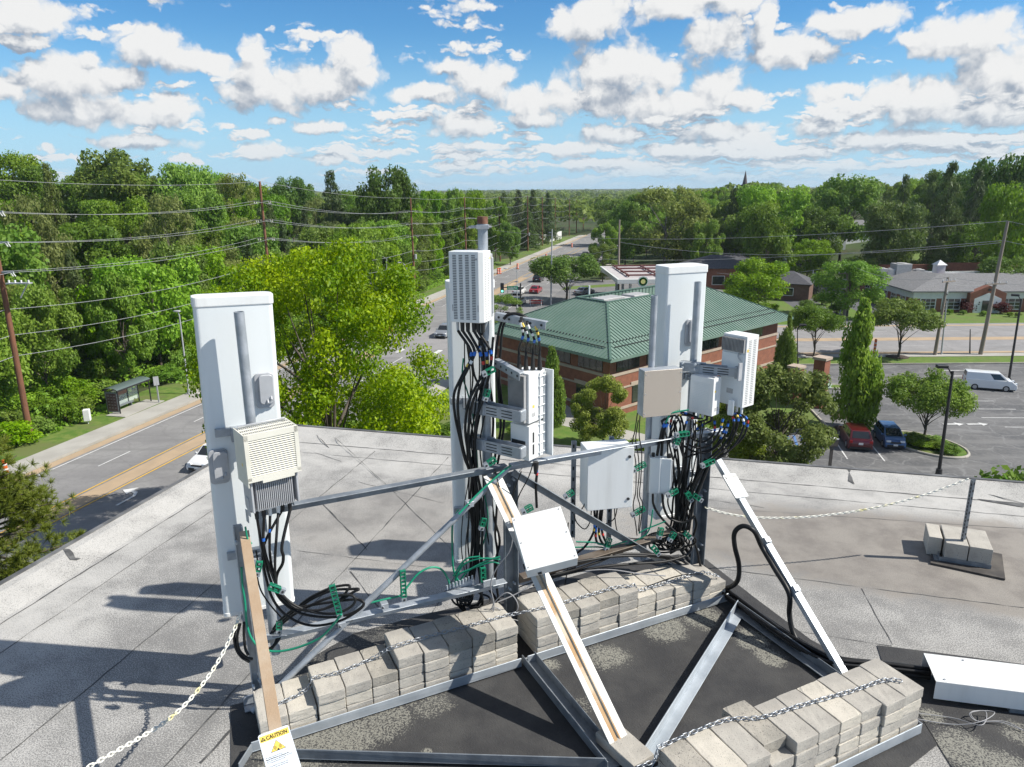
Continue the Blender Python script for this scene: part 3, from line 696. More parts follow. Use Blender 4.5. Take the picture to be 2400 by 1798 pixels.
for i, (s, y) in enumerate(mids):
    p = W(s, y); mb_ = ((.085, M_['blue'], .03), (.12, M_['yellow' if i in (0, 3) else 'white' if i % 2 else 'red'], .025))
    cable([CC[i]] + jit(p, .006), .0105 if i < 5 else .008, K, 'black cable running from the slotted white radio down the middle mast', BM_, bands=mb_)
for i, s in enumerate(('1180,745 1172,770 1166,800 1162,850 1166,900 1172,960 1174,1010 1162,1060 1158,1120 1165,1180 1160,1250 1166,1300 1160,1370', '1190,742 1178,770 1172,820 1169,870 1176,930 1180,990 1168,1070 1152,1150 1158,1210 1172,1270 1160,1330 1170,1420', '1156,790 1152,840 1146,890 1152,940 1156,1000 1150,1080 1146,1180 1150,1260 1145,1340')):
    cable(jit(W(s, 5.02), .005), .0095, K, 'black cable hanging behind the middle pipe from the high perforated bar', BM_)
# four jumpers from the perforated bar to the top plugs of the finned radio
tops = ['1221,758 1226,785', '1224,758 1238,790', '1237,762 1252,795', '1256,766 1262,790']
for i in range(4):
    q = W(tops[i], 4.84)
    cable([q[0] + Vector((0, .05, .03)), q[0], q[1], CF[i] + UP * .06, CF[i]], .0085, K, 'banded black jumper %s the top plugs of the finned radio' % ['left outermost of four entering', 'second from the left entering', 'third from the left entering', 'right outermost of four entering'][i], 'banded jumpers above the finned radio',
          bands=((.32, M_['yellow' if i in (1, 3) else 'white'], .03), (.43, M_['white' if i != 3 else 'yellow'], .02), (.58, M_['blue'], .035)))
cable(W('1180,748 1190,738 1205,735 1222,738 1240,748 1250,756', 4.92), .011, K, 'thick black loop arching over the high perforated bar')
cable(W('1169,750 1185,735 1200,737 1212,746', 5.0), .011, K, 'short black loop behind the high perforated bar')
cable(W('1256,1085 1258,1110 1256,1140 1258,1190', 4.85), .010, K, 'black cable hanging from the bottom plug of the finned radio, banded blue', bands=((.3, M_['blue'], .03), (.38, M_['red'], .02)))
mb = MB(); q = at_y(1256, 1083, 4.85); mb.cyl(q, q - UP * .09, .022, .014, 12); wthing('cable_boot', mb, M_['rubber'], 'black bottle shaped plug under the finned radio', 'plug')
for i, (s, y) in enumerate((('1222,1105 1205,1150 1195,1190 1200,1220', 4.7), ('1250,1085 1238,1120 1215,1165 1206,1205 1210,1225', 4.75), ('1160,1100 1170,1140 1185,1185 1195,1215', 4.72), ('1205,1235 1195,1290 1165,1330 1150,1370 1158,1420 1150,1450', 4.6))):
    cable(W(s, y), .0042, K if i < 3 else M_['greyw'], 'thin wire strung %s the tilted white box' % ['from the lower slotted arm down to', 'from the finned radio bottom across to', 'left of the rust streaked brace down to', 'looping grey from behind'][i])
cable(W('1165,1412 1210,1392 1260,1362 1275,1352', (4.8, 4.9)), .005, M_['greyw'], 'grey wire running from the middle post base to behind the tilted white box')
cable(W('1215,1455 1160,1440 1157,1415 1185,1390 1205,1400 1214,1425 1195,1445 1165,1425 1148,1430 1152,1448 1180,1455', 4.62), .004, M_['greyw'], 'grey wire coiled in a ring at the middle post foot')
# middle to right: horizontal runs near the low rail, and cables below the cabinet
BH_ = 'black cables along the low rail between the middle and right posts'
for i, s in enumerate(('1255,1355 1330,1340 1400,1318 1450,1300 1520,1300 1590,1310 1640,1345', '1262,1330 1360,1316 1430,1305 1500,1303 1560,1308 1620,1335', '1250,1372 1300,1352 1400,1330 1480,1322 1560,1316 1610,1300 1625,1275')):
    cable(W(s, (4.9, 5.45)), .011, K, 'black cable lying along the low rail towards the right post', BH_, bands=((.45, M_['cream'], .02),) if i == 0 else ())
BC_ = 'black cables under the light grey cabinet'
cab = ['1393,1195 1394,1225 1390,1250 1372,1280 1350,1298', '1400,1192 1398,1225 1396,1255 1400,1272 1412,1276 1430,1280', '1408,1190 1404,1225 1406,1262 1425,1285 1450,1290', '1412,1190 1409,1230 1416,1262 1432,1282 1470,1285', '1386,1198 1382,1225 1370,1240 1352,1225 1345,1205', '1440,1185 1442,1220 1450,1250 1480,1262 1510,1262', '1448,1182 1440,1215 1420,1228 1412,1232', '1376,1170 1362,1195 1350,1190 1345,1172']
for i, s in enumerate(cab):
    cable(W(s, 5.25), .0095 if i < 4 else .0045, K, '%s black cable dropping from the light grey cabinet' % ('thick' if i < 4 else 'thin'), BC_, bands=((.3, M_['blue'], .04), (.42, M_['red' if i % 2 else 'yellow'], .02)) if i < 4 else ())
# right mast bundles
BR_ = 'black cables bunched down the right mast'
rights = ['1588,975 1582,1010 1590,1060 1594,1120 1586,1180 1578,1235 1566,1272 1575,1290 1592,1275', '1596,968 1600,1000 1602,1060 1600,1130 1590,1200 1583,1250 1572,1280 1590,1290', '1612,985 1602,1030 1598,1090 1590,1160 1588,1230 1580,1275 1560,1288 1545,1270', '1622,1000 1612,1050 1606,1110 1598,1180 1594,1240 1590,1280 1572,1298', '1630,1010 1622,1060 1610,1120 1602,1180 1600,1240 1598,1285', '1580,965 1572,1000 1580,1050 1588,1110 1580,1170 1570,1230 1555,1268 1540,1272', '1560,980 1552,990 1580,975 1592,990 1594,1040 1606,1090 1604,1150 1592,1220 1588,1270', '1604,1100 1592,1150 1582,1200 1574,1240 1560,1270', '1640,1095 1618,1150 1606,1200 1598,1250 1594,1290']
for i, s in enumerate(rights):
    p = jit(W(s, J(5.42, 5.54)), .008); st = [CS[i]] if i < 5 else []
    cable(st + p, .0085, K, 'black cable running down the right mast from the small boxy radio', BR_, bands=((.1, M_[('yellow', 'blue', 'red')[i % 3]], .025), (.15, M_['blue' if i % 3 else 'white'], .02)) if i < 6 else ())
tall = ['1752,985 1748,1010 1738,1030 1705,1060 1668,1082 1640,1110 1620,1165 1600,1225 1594,1280', '1742,985 1738,1010 1722,1040 1690,1068 1660,1088 1632,1125 1612,1180 1596,1240', '1730,980 1725,1012 1705,1045 1672,1072 1648,1095 1625,1140 1606,1200', '1720,985 1712,1020 1690,1050 1662,1075 1640,1105 1615,1160', '1708,985 1700,1015 1682,1045 1655,1060 1625,1055 1600,1040', '1695,980 1688,1010 1668,1040 1640,1050 1610,1040', '1675,985 1672,1015 1655,1035 1630,1032 1612,1020', '1700,1000 1690,1030 1670,1052 1645,1062 1615,1070 1600,1075']
for i, s in enumerate(tall):
    p = jit(W(s, J(5.40, 5.5)), .008); st = [CT[i]] if i < 4 else []
    cable(st + p, .0085, K, 'black cable sweeping from the perforated radio into the right mast bundle', BR_, bands=((.08, M_['blue'], .025), (.14, M_[('red', 'white', 'yellow')[i % 3]], .022), (.18, M_['blue'], .02)))
for i, s in enumerate(('1655,1075 1632,1130 1612,1180 1602,1240 1600,1290', '1662,1085 1640,1140 1626,1175 1612,1240')):
    cable(W(s, 5.46), .017, K, 'thick black cable slanting down beside the right post', BR_)
for i, s in enumerate(('1494,968 1488,1010 1482,1040 1490,1085 1490,1150 1484,1185 1490,1230 1493,1255', '1496,985 1490,1030 1496,1070 1498,1110 1494,1160 1500,1190 1496,1245', '1500,975 1498,1020 1504,1060 1502,1120 1499,1160 1506,1185 1498,1250')):
    cable(W(s, 5.30), .0045, K, 'thin black cable hanging from the stainless box beside the right pipe', 'thin black cables below the stainless box')
for s, l in (('1540,1068 1546,1035 1553,1005 1560,992', 'left'), ('1550,1068 1553,1035 1558,1005 1566,990', 'right')):
    cable(W(s, 5.42), .012, K, 'black cable rising from the %s top plug of the small pale ribbed box' % l, bands=((.85, M_['blue'], .03),))
for i, s in enumerate(('1530,1158 1531,1180 1540,1200 1560,1225 1585,1250 1594,1270', '1552,1158 1556,1190 1570,1215 1600,1225 1622,1215 1628,1208')):
    cable(W(s, 5.36), .010, K, ['black cable from the ribbed box bottom into the low bundle', 'black cable from the ribbed box bottom curving round to the post'][i])
cable(W('1628,1210 1632,1230 1625,1262 1634,1290 1640,1320 1648,1340', 5.5), .010, K, 'black cable clipped down the face of the right post')
# loose loops: at the middle mast foot and the low bend of the right bundle
for i in range(7):
    a0, b0_ = J(1078, 1115), J(1372, 1392); w_, h_ = J(14, 34), J(30, 58)
    pts = [at_y(a0 + w_ * math.sin(f * 6.0) * (1 if i % 2 else -1) + f * J(2, 10), b0_ + h_ * (.5 - .5 * math.cos(f * 6.0)), 4.78 + .05 * math.sin(f * 9 + i)) for f in [k / 8 for k in range(9)]]
    cable(pts, .0078, K, 'black cable looped loosely at the middle mast foot', 'loose loops at the middle mast foot')
for i in range(8):
    a0, b0_ = J(1545, 1592), J(1245, 1268); w_, h_ = J(16, 40), J(24, 52)
    pts = [at_y(a0 + w_ * math.sin(f * 5.6) * (1 if i % 3 else -1) + f * J(0, 14), b0_ + h_ * (.5 - .5 * math.cos(f * 5.6)), 5.42 + .06 * math.sin(f * 8 + i)) for f in [k / 8 for k in range(9)]]
    cable(pts, .0075, K, 'black cable looped loosely at the low bend of the right bundle', 'loose loops at the right mast foot')
for i in range(10):
    xs0 = J(1560, 1640); pts = [at_y(xs0 + J(-10, 10) - (xs0 - 1592) * .5 * f * 1.2 + 10 * math.sin(f * 5 + i), 985 + 285 * f, 5.45 + J(-.05, .05)) for f in [k / 6 for k in range(7)]]
    cable(pts, J(.0045, .0075), K, 'thin black cable wandering down among the right mast bundle', 'thin cables in the right mast bundle')
for i in range(7):
    xs0 = J(1100, 1150); pts = [at_y(xs0 + J(-9, 9) - 12 * math.sin(f * 3.1) + 8 * math.sin(f * 6 + i), 800 + 560 * f, 4.93 + J(-.04, .06)) for f in [k / 7 for k in range(8)]]
    cable(pts, J(.004, .0075), K, 'thin black cable wandering down the middle mast', 'thin cables on the middle mast')
for i, s in enumerate(('1240,1380 1290,1365 1330,1345 1420,1335 1500,1345 1560,1350', '1330,1420 1322,1390 1330,1330 1328,1270 1332,1225', '1400,1440 1450,1400 1530,1370 1590,1350 1640,1345', '1180,1395 1220,1375 1290,1350 1350,1330')):
    cable(W(s, 5.05), .0045, K if i else M_['greyw'], ['grey wire trailing over the rear blocks', 'thin wire dropping from the right side of the tilted white box', 'thin black wire trailing across the rear block tops', 'thin wire slack behind the tilted white box'][i])
# roof run along the right side of the frame into the duct
BD_ = 'black cables running along the right side angle into the white duct'
for i in range(7):
    o = i * 3.4
    zs = [(1560 + o, 1292), (1610 + o, 1325 - o * .3), (1665 + o * .9, 1372 - o * .5), (1740 + o * .8, 1430 - o * .6), (1820 + o * .8, 1490 - o * .8), (1900 + o, 1540 - o * .7), (1970, 1562 - o * .9), (2070, 1572 - o * .9), (2180, 1580 - o * .7)]
    pts = [at_z(x + J(-2, 2), y + J(-2, 2), .05 + .02 * (i % 3)) for x, y in zs]; pts[0].z = .30; pts[1].z = .12
    cable(pts, .0155 if i % 2 else .011, K, 'black cable on the roof running along the side angle to the white duct', BD_)
b0 = lambda f, dz=-.03: BR0.lerp(BR1, f) + Vector((-.05, -.01, dz))
cable([at_z(1590, 1305, .25), at_z(1640, 1352, .12), at_z(1675, 1375, .08), at_z(1705, 1378, .1), at_y(1728, 1362, 5.1), at_y(1732, 1325, 5.08), at_y(1722, 1280, 5.08), at_y(1722, 1248, 5.08), at_y(1742, 1233, 5.06), at_y(1768, 1246, 5.02), b0(.43), b0(.53), b0(.64), at_y(1850, 1440, 4.72), at_y(1860, 1485, 4.65), at_z(1885, 1522, .05), at_z(1950, 1556, .05), at_z(2050, 1570, .05), at_z(2180, 1588, .05)],
      .019, K, 'fat black hose looping out from the right post and down the bright brace', n=10)
# green earth cables
cable(W('575,1235 580,1262 590,1275', 3.95), .006, GR, 'short green earth cable curling below the left cream radio')
cable(W('566,1330 568,1370 574,1410 577,1450 582,1478 592,1500 612,1520 650,1527 700,1517 750,1495 780,1465 800,1440', (4.0, 3.95)), .0075, GR, 'long green earth cable looping from the weathered brace round to the coiled cables')
cable(W('868,1413 910,1403 940,1395 955,1375 980,1345 1010,1330 1035,1335 1050,1358 1055,1380', (4.35, 4.7)), .0075, GR, 'green earth cable arching along the low rail to the middle mast')
cable([at_row(1075, 1205, .28), at_row(1130, 1148, .30), at_row(1180, 1104, .32), at_row(1196, 1092, .36)], .0075, GR, 'green earth cable tied along the top of the left cross brace')
cable(W('1075,1195 1061,1225 1060,1290 1062,1330 1068,1350 1080,1370', 4.88), .0075, GR, 'green earth cable hanging at the left edge of the middle antenna')
for i, s in enumerate(('1066,1358 1085,1325 1120,1310 1160,1310 1172,1312', '1070,1375 1095,1340 1140,1315 1172,1305', '1062,1350 1090,1312 1125,1304', '1065,1380 1072,1350 1100,1335 1150,1318 1172,1322')):
    cable(W(s, 4.84), .007, GR, 'green earth cable fanning out at the foot of the middle mast', 'green earth cables at the middle mast foot')
cable(W('1086,840 1084,880 1096,920 1108,970 1116,1040 1122,1120 1140,1180 1143,1230 1128,1285 1105,1310', 4.97), .006, M_['green'], 'thin green cable winding down the middle mast behind the black cables')
cable(W('1350,1270 1395,1272 1425,1280 1450,1274 1470,1268', 5.2), .006, GR, 'green earth cable below the light grey cabinet')
cable(W('1345,1283 1400,1282 1440,1285 1500,1262 1522,1240 1530,1195', 5.25), .006, GR, 'green earth cable rising from the low rail beside the ribbed box')
cable(W('1497,1250 1515,1240 1540,1230 1560,1222', 5.3), .006, GR, 'green earth cable at the foot of the right pipe')
cable(W('1614,961 1590,965 1572,970 1563,985 1556,1000', 5.42), .007, GR, 'green earth cable bending below the small boxy radio')
# green plastic cable hangers
def hanger(px, py, y, ang, L, label, rz=0.0):
    c = at_y(px, py, y); t = thing('cable_hanger', label, 'cable clip', c, rz, 'green slotted cable hangers')
    M = Matrix.Rotation(ang, 3, 'Y'); mb = MB()
    for s in (-1, 1):
        mb.box(M @ Vector((s * .016, -.022, 0)), (.006, .012, L), M); mb.box(M @ Vector((s * .016, .002, 0)), (.006, .008, L), M)
    for k in range(max(2, int(L / .028)) + 1):
        z = -L / 2 + L * k / max(2, int(L / .028)); mb.box(M @ Vector((0, -.016, z)), (.036, .020, .006), M)
    mb.build('ladder', M_['hanger'], t)
    mb = MB(); mb.box(M @ Vector((0, -.012, -L / 2 - .018)), (.036, .03, .030), M); mb.cyl(M @ Vector((0, -.028, -L / 2 - .018)), M @ Vector((0, -.030, -L / 2 - .018)), .008, n=8, m=1); mb.build('steel_clip', [M_['galv'], M_['dark']], t)
for a in ((606, 1325, 3.93, .3, .06, 'green cable hanger beside the top of the weathered brace'), (643, 1376, 3.95, -1.0, .07, 'green cable hanger gripping cables at the left pipe bottom'), (786, 1402, 3.98, -.15, .20, 'tall green cable hanger standing in the coiled cables'), (654, 1463, 4.03, .1, .05, 'green cable hanger under the coil at the low rail end'),
          (944, 1366, 4.42, .0, .20, 'tall green ladder shaped hanger on the low rail before the left cross brace'), (1131, 1345, 4.70, 0, .11, 'green cable hanger at the foot of the middle mast'), (1148, 868, 4.80, 1.2, .06, 'green cable hanger above the finned radio'), (1140, 920, 4.86, .3, .05, 'green cable hanger on the middle pipe above the swing arms'), (1151, 1080, 4.72, 1.1, .06, 'green cable hanger under the lower slotted arm'), (1131, 1222, 4.86, .3, .06, 'green cable hanger halfway down the middle mast'), (1238, 1190, 4.5, 1.2, .05, 'green cable hanger at the top edge of the tilted white box'),
          (1335, 1155, 5.2, 1.1, .05, 'green cable hanger at the left side of the light grey cabinet'), (1499, 1092, 5.32, 1.2, .09, 'upper green cable hanger left of the pale ribbed box'), (1497, 1196, 5.32, 1.2, .09, 'lower green cable hanger below the pale ribbed box'), (1600, 1016, 5.40, 1.57, .09, 'green cable hanger on the top rail at the right mast'), (1585, 1033, 5.38, .4, .05, 'small green cable hanger just under the top rail at the right mast'), (1660, 1083, 5.40, 1.3, .09, 'green cable hanger where the bright brace meets the right post'), (1577, 1152, 5.38, 1.2, .07, 'green cable hanger in the middle of the right bundle'), (1612, 1160, 5.36, -.5, .06, 'green cable hanger on the right bundle left of the post'), (1630, 1163, 5.36, -.9, .07, 'green cable hanger on the right post'), (1546, 1244, 5.32, .2, .06, 'green cable hanger at the low rail below the ribbed box'), (1575, 1253, 5.32, .6, .05, 'green cable hanger at the low bend of the right bundle'), (1608, 1252, 5.32, -.8, .06, 'green cable hanger at the lower right bundle next to the post'), (1533, 1286, 5.15, -.6, .07, 'green cable hanger on the right cross brace near its lower end'), (1424, 1270, 5.2, .3, .07, 'green cable hanger under the light grey cabinet')):
    hanger(*a, rz=R(20))
# grounding bus bar and splice box at the middle mast foot
a, b = at_y(1045, 1388, 4.66), at_y(1112, 1362, 4.72)
t = thing('bus_bar', 'bright metal bus bar with bolted lugs on the low rail beside the middle mast', 'bus bar', a); d = b - a; M = frame(d)
mb = MB(); mb.box(d / 2, (d.length, .012, .045), M); mb.build('bar', M_['galv'], t, .001, 1)
mb = MB()
for k in range(9): p = d * (.06 + .11 * k) + M @ Vector((0, -.01, .022)); mb.cyl(p, p + UP * .035, .008, n=6)
mb.build('lug_row', M_['alu'], t)
q = at_y(1147, 1366, 4.68); mb = MB(); mb.box(q, (.10, .012, .055), rotz(AR)); wthing('splice_plate', mb, M_['galv'], 'galvanized plate bolted at the middle post beside the bus bar', 'bracket', None, .002, 1)
# ================================================================= signs on the braces
def text(s, size, m, parent, loc, Mx, name='lettering', bold=0.0, sx=1.0, align='LEFT', ext=.0006):
    cu = bpy.data.curves.new('txt', 'FONT'); cu.body = s; cu.size = size; cu.extrude = ext; cu.offset = bold; cu.align_x = align; cu.resolution_u = 2
    o = bpy.data.objects.new('txt', cu); COL.objects.link(o); bpy.context.view_layer.update()
    me = bpy.data.meshes.new_from_object(o.evaluated_get(bpy.context.evaluated_depsgraph_get())); bpy.data.objects.remove(o)
    me.transform((Matrix.Translation(loc) @ Mx.to_4x4()) @ Matrix.Diagonal((sx, 1, 1, 1))); me.materials.clear(); me.materials.append(m)
    return link_mesh(name, me, parent)
def sign(p0, p1, f, w, h, label, full, brace_n, lift=.012, roll=0.0):
    d = (p1 - p0).normalized(); x = brace_n.cross(d).normalized()
    if x.x < 0: x = -x
    y = -d; n = x.cross(y).normalized(); x = (x * math.cos(roll) + y * math.sin(roll)); y = n.cross(x)
    Mx = Matrix((x, y, n)).transposed(); c = p0.lerp(p1, f) + n * lift
    t = thing('caution_sign', label, 'sign', c)
    mb = MB(); mb.prism(rrect(w, h, .012), Mx, (0, 0, 0), .002); mb.build('panel', M_['signw'] if full else M_['white'], t)
    L = lambda px, py, k=.0024: Mx @ Vector((px, py, k))
    if full:
        mb = MB(); mb.prism([(-w / 2 + .004, h / 2 - .045), (w / 2 - .004, h / 2 - .045), (w / 2 - .004, h / 2 - .012), (-w / 2 + .004, h / 2 - .012)], Mx, Mx @ Vector((0, 0, .0021)), .0004); mb.build('header', M_['signy'], t)
        text('CAUTION', .0285, M_['signk'], t, L(-w / 2 + .030, h / 2 - .0395, .003), Mx, 'lettering', .0005, .70)
        def tri(cx, cy, s, k, m, nm, dep=.0004):
            mb = MB(); mb.prism([(cx - s, cy - s * .8), (cx + s, cy - s * .8), (cx, cy + s * .9)], Mx, Mx @ Vector((0, 0, k)), dep); mb.build(nm, m, t)
        tri(-w / 2 + .017, h / 2 - .030, .0115, .0027, M_['signk'], 'alert_triangle'); tri(-w / 2 + .017, h / 2 - .031, .004, .0033, M_['signy'], 'alert_mark')
        tri(0, h / 2 - .083, .032, .0022, M_['signk'], 'triangle_border'); tri(0, h / 2 - .0835, .029, .0028, M_['signy'], 'warning_triangle'); tri(0, h / 2 - .1025, .006, .0034, M_['signk'], 'antenna_mark')
        mb = MB()
        for s in (-1, 1):
            for rr in (.007, .011, .015):
                pts = [Mx @ Vector((s * rr * math.cos(R(a)), h / 2 - .092 + rr * math.sin(R(a)), .0036)) for a in range(-45, 50, 15)]; mb.tube(pts, .0007, 4, 0, 1)
        mb.build('wave_mark', M_['signk'], t)
        lines = ['RF radiation antennas at this site.', 'Beyond This Point you are entering an area', 'where radio frequency (RF) fields may exceed the', 'FCC Occupational Exposure Limits.', '', 'Follow guidelines for working in an RF', 'environment and obey all posted signs.']
        for i, s in enumerate(lines):
            if s: text(s, .0068, M_['signk'] if i in (1,) else M_['signg'], t, L(-w / 2 + .008, h / 2 - .130 - i * .0088, .0026), Mx, 'small_print', .00008 if i == 1 else 0, .78)
    else:
        text('CAUTION', .026, mat('faded_print', (.42, .40, .36), .6), t, L(-w / 2 + .03, h / 2 - .038, .0028), Mx, 'lettering', .0002, .78)
        mb = MB(); mb.prism([(-w / 2 + .010, h / 2 - .040), (-w / 2 + .027, h / 2 - .040), (-w / 2 + .018, h / 2 - .018)], Mx, Mx @ Vector((0, 0, .0022)), .0005); mb.build('alert_triangle', M_['signk'], t)
        mb = MB(); mb.prism(rrect(w - .02, .004, .001), Mx, Mx @ Vector((0, -h / 2 + .018, .0022)), .0004); mb.cyl(L(0, .03, .002), L(0, .03, .005), .003, n=8); mb.build('small_print', M_['signg'], t)
nL = frame(BL1 - BL0, UP) @ Vector((0, 0, 1)); nR = frame(BR1 - BR0, UP) @ Vector((0, 0, 1))
bx = BL0 + BLd * 1.0
k = (BLd.length + .165) / (BL1 - BL0).length
sign(BL0, BL1, k, .132, .235, 'CAUTION sign with yellow header and triangle at the foot of the weathered brace', True, nL, .03, .10)
s0, s1 = at_y(1722, 1150, 5.35), None
k = min(.9, max(.05, (BR0.z - at_y(1726, 1148, 5.4).z) / (BR0.z - BR1.z)))
sign(BR0, BR1, k, .125, .23, 'nearly blank faded white caution placard strapped to the bright brace', False, nR, .012, 0)
# ================================================================= plastic chains strung from the frame
def pchain(pts, label, r=.009, pitch=.034):
    pts = smooth_path(pts, 14); mb = MB(); acc = 0; k = 0
    for a, b in zip(pts, pts[1:]):
        seg = (b - a).length
        while acc < seg:
            p = a.lerp(b, acc / seg); M = frame(b - a) @ Matrix.Rotation((k % 2) * R(90) + .5, 3, 'X'); mb.ring(p, r, .0042, 8, M, 0, 5, 1.9); acc += pitch; k += 1
        acc -= seg
    return wthing('plastic_chain', mb, M_['rope'], label, 'chain')
pl = []
A0, A1 = at_y(562, 1440, 4.0), at_z(205, 1797, .35)
for i in range(9):
    f = i / 8; p = A0.lerp(A1, f); p.z -= .16 * math.sin(math.pi * f); pl.append(p)
# follow the picture's run of the rope
pl = [at_y(562, 1442, 3.99), at_y(548, 1478, 3.93), at_y(520, 1535, 3.82), at_y(485, 1590, 3.68), at_y(440, 1645, 3.52), at_y(390, 1690, 3.38), at_y(340, 1722, 3.26), at_y(270, 1762, 3.1), at_y(190, 1808, 2.95)]
pchain(pl, 'white and yellow plastic chain hanging off the left mast towards the bottom corner', .0095, .026)
PB = at_z(2257, 1265, .2); PTOP = at_y(2272, 1124, PB.y)
q0, q1 = at_y(1656, 1190, 5.62), PTOP.copy(); pr = []
for px, py, f in ((1656, 1190, 0), (1700, 1203, .1), (1760, 1212, .22), (1830, 1214, .34), (1900, 1211, .46), (1980, 1202, .58), (2060, 1188, .7), (2140, 1168, .82), (2210, 1145, .92), (2268, 1123, 1)):
    pr.append(at_y(px, py, 5.62 + (PB.y - 5.62) * f))
pchain(pr, 'yellow and white plastic chain sagging from the right post to the perforated stand', .0085, .030)
# ================================================================= the flat roof we hover over
ED = .06
RC = at_z(655, 993, ED); RL = at_z(0, 1366, ED); RR = at_z(2400, 1130, ED)
dl = (RL - RC).normalized(); dr = (RR - RC).normalized()
nl = Vector((-dl.y, dl.x, 0)); nl = nl if nl.x > 0 else -nl      # inward normals
nr_ = Vector((dr.y, -dr.x, 0)); nr_ = nr_ if nr_.y < 0 else -nr_
def roof_mat():
    m, t, p = new_mat('coated_roofing'); pos = t.n('ShaderNodeNewGeometry').outputs['Position']
    sep = t.n('ShaderNodeSeparateXYZ'); t.set(sep.inputs[0], pos); X, Y = sep.outputs[0], sep.outputs[1]
    big = t.noise(pos, .55, 4, .6); mid = t.noise(t.vmath('MULTIPLY', pos, (1.0, 1.0, 1.0)), 2.6, 5, .65); fine = t.noise(pos, 105, 2.5, .75); fine2 = t.noise(pos, 210, 1.5)
    # distance from the two edges: the coating is freshest there
    def dist(o, n): return t.math('ADD', t.math('MULTIPLY', X, n.x), t.math('MULTIPLY_ADD', Y, n.y, -(o.x * n.x + o.y * n.y)))
    d1, d2 = dist(RC, nl), dist(RC, nr_); d = t.math('MINIMUM', d1, d2)
    edge = t.ramp(t.math('ADD', d, t.math('MULTIPLY', mid, .5)), .7, 1.9)          # 0 near the edge, 1 inside
    wear = t.math('ADD', t.math('MULTIPLY', edge, .10), t.math('ADD', t.math('MULTIPLY', t.ramp(big, .38, .66), .09), t.math('MULTIPLY', t.ramp(mid, .4, .72), .06)))
    thr = t.math('SUBTRACT', .575, wear)
    sp = t.math('MULTIPLY', t.math('SUBTRACT', fine, thr), 9.0, clamp=True)
    sp = t.math('MAXIMUM', sp, t.math('MULTIPLY', t.math('SUBTRACT', fine2, t.math('ADD', thr, .06)), 7.0, clamp=True))
    base = t.mix(t.ramp(mid, .35, .7), (.47, .458, .435), (.40, .39, .37))
    # brown ponding stain on the right and a paler one in the middle
    def blobm(cx, cy, rx, ry, a):
        u = t.math('MULTIPLY', t.math('ADD', X, t.math('MULTIPLY_ADD', Y, a, -cx - cy * a)), 1 / rx); v = t.math('MULTIPLY', t.math('ADD', Y, t.math('MULTIPLY_ADD', X, .27, -cy - .27 * cx)), 1 / ry)
        r = t.math('SQRT', t.math('ADD', t.math('MULTIPLY', u, u), t.math('MULTIPLY', v, v)))
        return t.ramp(t.math('ADD', r, t.math('MULTIPLY_ADD', mid, .7, -.35)), 1.1, .8)
    st = t.math('MAXIMUM', blobm(4.6, 5.75, 3.6, 1.0, 0), t.math('MULTIPLY', blobm(-.9, 6.6, 1.6, 1.0, 0), .45))
    brown = t.mix(t.ramp(mid, .35, .7), (.27, .245, .215), (.19, .168, .148))
    col = t.mix(t.math('MULTIPLY', st, .92), base, brown)
    col = t.mix(t.math('MULTIPLY', sp, t.math('SUBTRACT', .66, t.math('MULTIPLY', st, .40))), col, (.055, .055, .058))
    t.set(p.inputs['Base Color'], col); p.inputs['Roughness'].default_value = .85
    b = t.n('ShaderNodeBump'); b.inputs['Strength'].default_value = .35; b.inputs['Distance'].default_value = .01; t.set(b.inputs['Height'], fine); t.set(p.inputs['Normal'], b.outputs[0])
    return m
MROOF = roof_mat()
P_far = RC + dr * 22; P_near = RC + dl * 18; in1 = .42
def inset(o, a, b): return o + nl * a + nr_ * b
mb = MB()
Ls, Rs = 18, 22
c_in = RC + nl * in1 + nr_ * in1
n = 24
def lp(k): return RC + dl * (Ls * k / n)
for z0_, z1_, a0, a1 in ((ED, .0, .14, in1),):
    mb.poly([RC + nl * .14 + nr_ * .14, RC + dl * Ls + nl * .14, RC + dl * Ls + nl * in1, c_in])
    mb.v[-2:] = [(p[0], p[1], 0.0) for p in mb.v[-2:]]; mb.poly([RC + nl * .14 + nr_ * .14, c_in, RC + dr * Rs + nr_ * in1, RC + dr * Rs + nr_ * .14])
    k = len(mb.v); mb.v[k - 3] = (mb.v[k - 3][0], mb.v[k - 3][1], 0.0); mb.v[k - 2] = (mb.v[k - 2][0], mb.v[k - 2][1], 0.0)
mb.poly([RC, RC + dl * Ls, RC + dl * Ls + nl * .14, RC + nl * .14 + nr_ * .14]); mb.poly([RC, RC + nl * .14 + nr_ * .14, RC + dr * Rs + nr_ * .14, RC + dr * Rs])
z = Vector((0, 0, -c_in.z)); far = c_in + dl * Ls + dr * Rs
mb.poly([c_in + z, c_in + dl * Ls + z, far + z, c_in + dr * Rs + z])
struct('roof', mb, MROOF)
M_['brickroof'] = mat('building_brick', (.26, .12, .08), .85, 0, (.20, .09, .06), 3)
mb = MB(); e = Vector((0, 0, -.12)); g = Vector((0, 0, GZ - ED + .01))
for a, b in ((RC, RC + dl * Ls), (RC, RC + dr * Rs)):
    mb.poly([a - nl * .0 + e, b + e, b + g, a + g])
struct('building_wall', mb, M_['brickroof'])
mb = MB()
for a, b, nn in ((RC, RC + dl * Ls, nl), (RC, RC + dr * Rs, nr_)):
    mb.bar(a - nn * .006 + UP * -.045, b - nn * .006 + UP * -.045, .012, .10, UP); mb.bar(a + nn * .02 + UP * .006, b + nn * .02 + UP * .006, .05, .008, UP)
struct('roof_edge', mb, mat('edge_metal', (.10, .10, .10), .6, .2, (.2, .2, .2), 4))
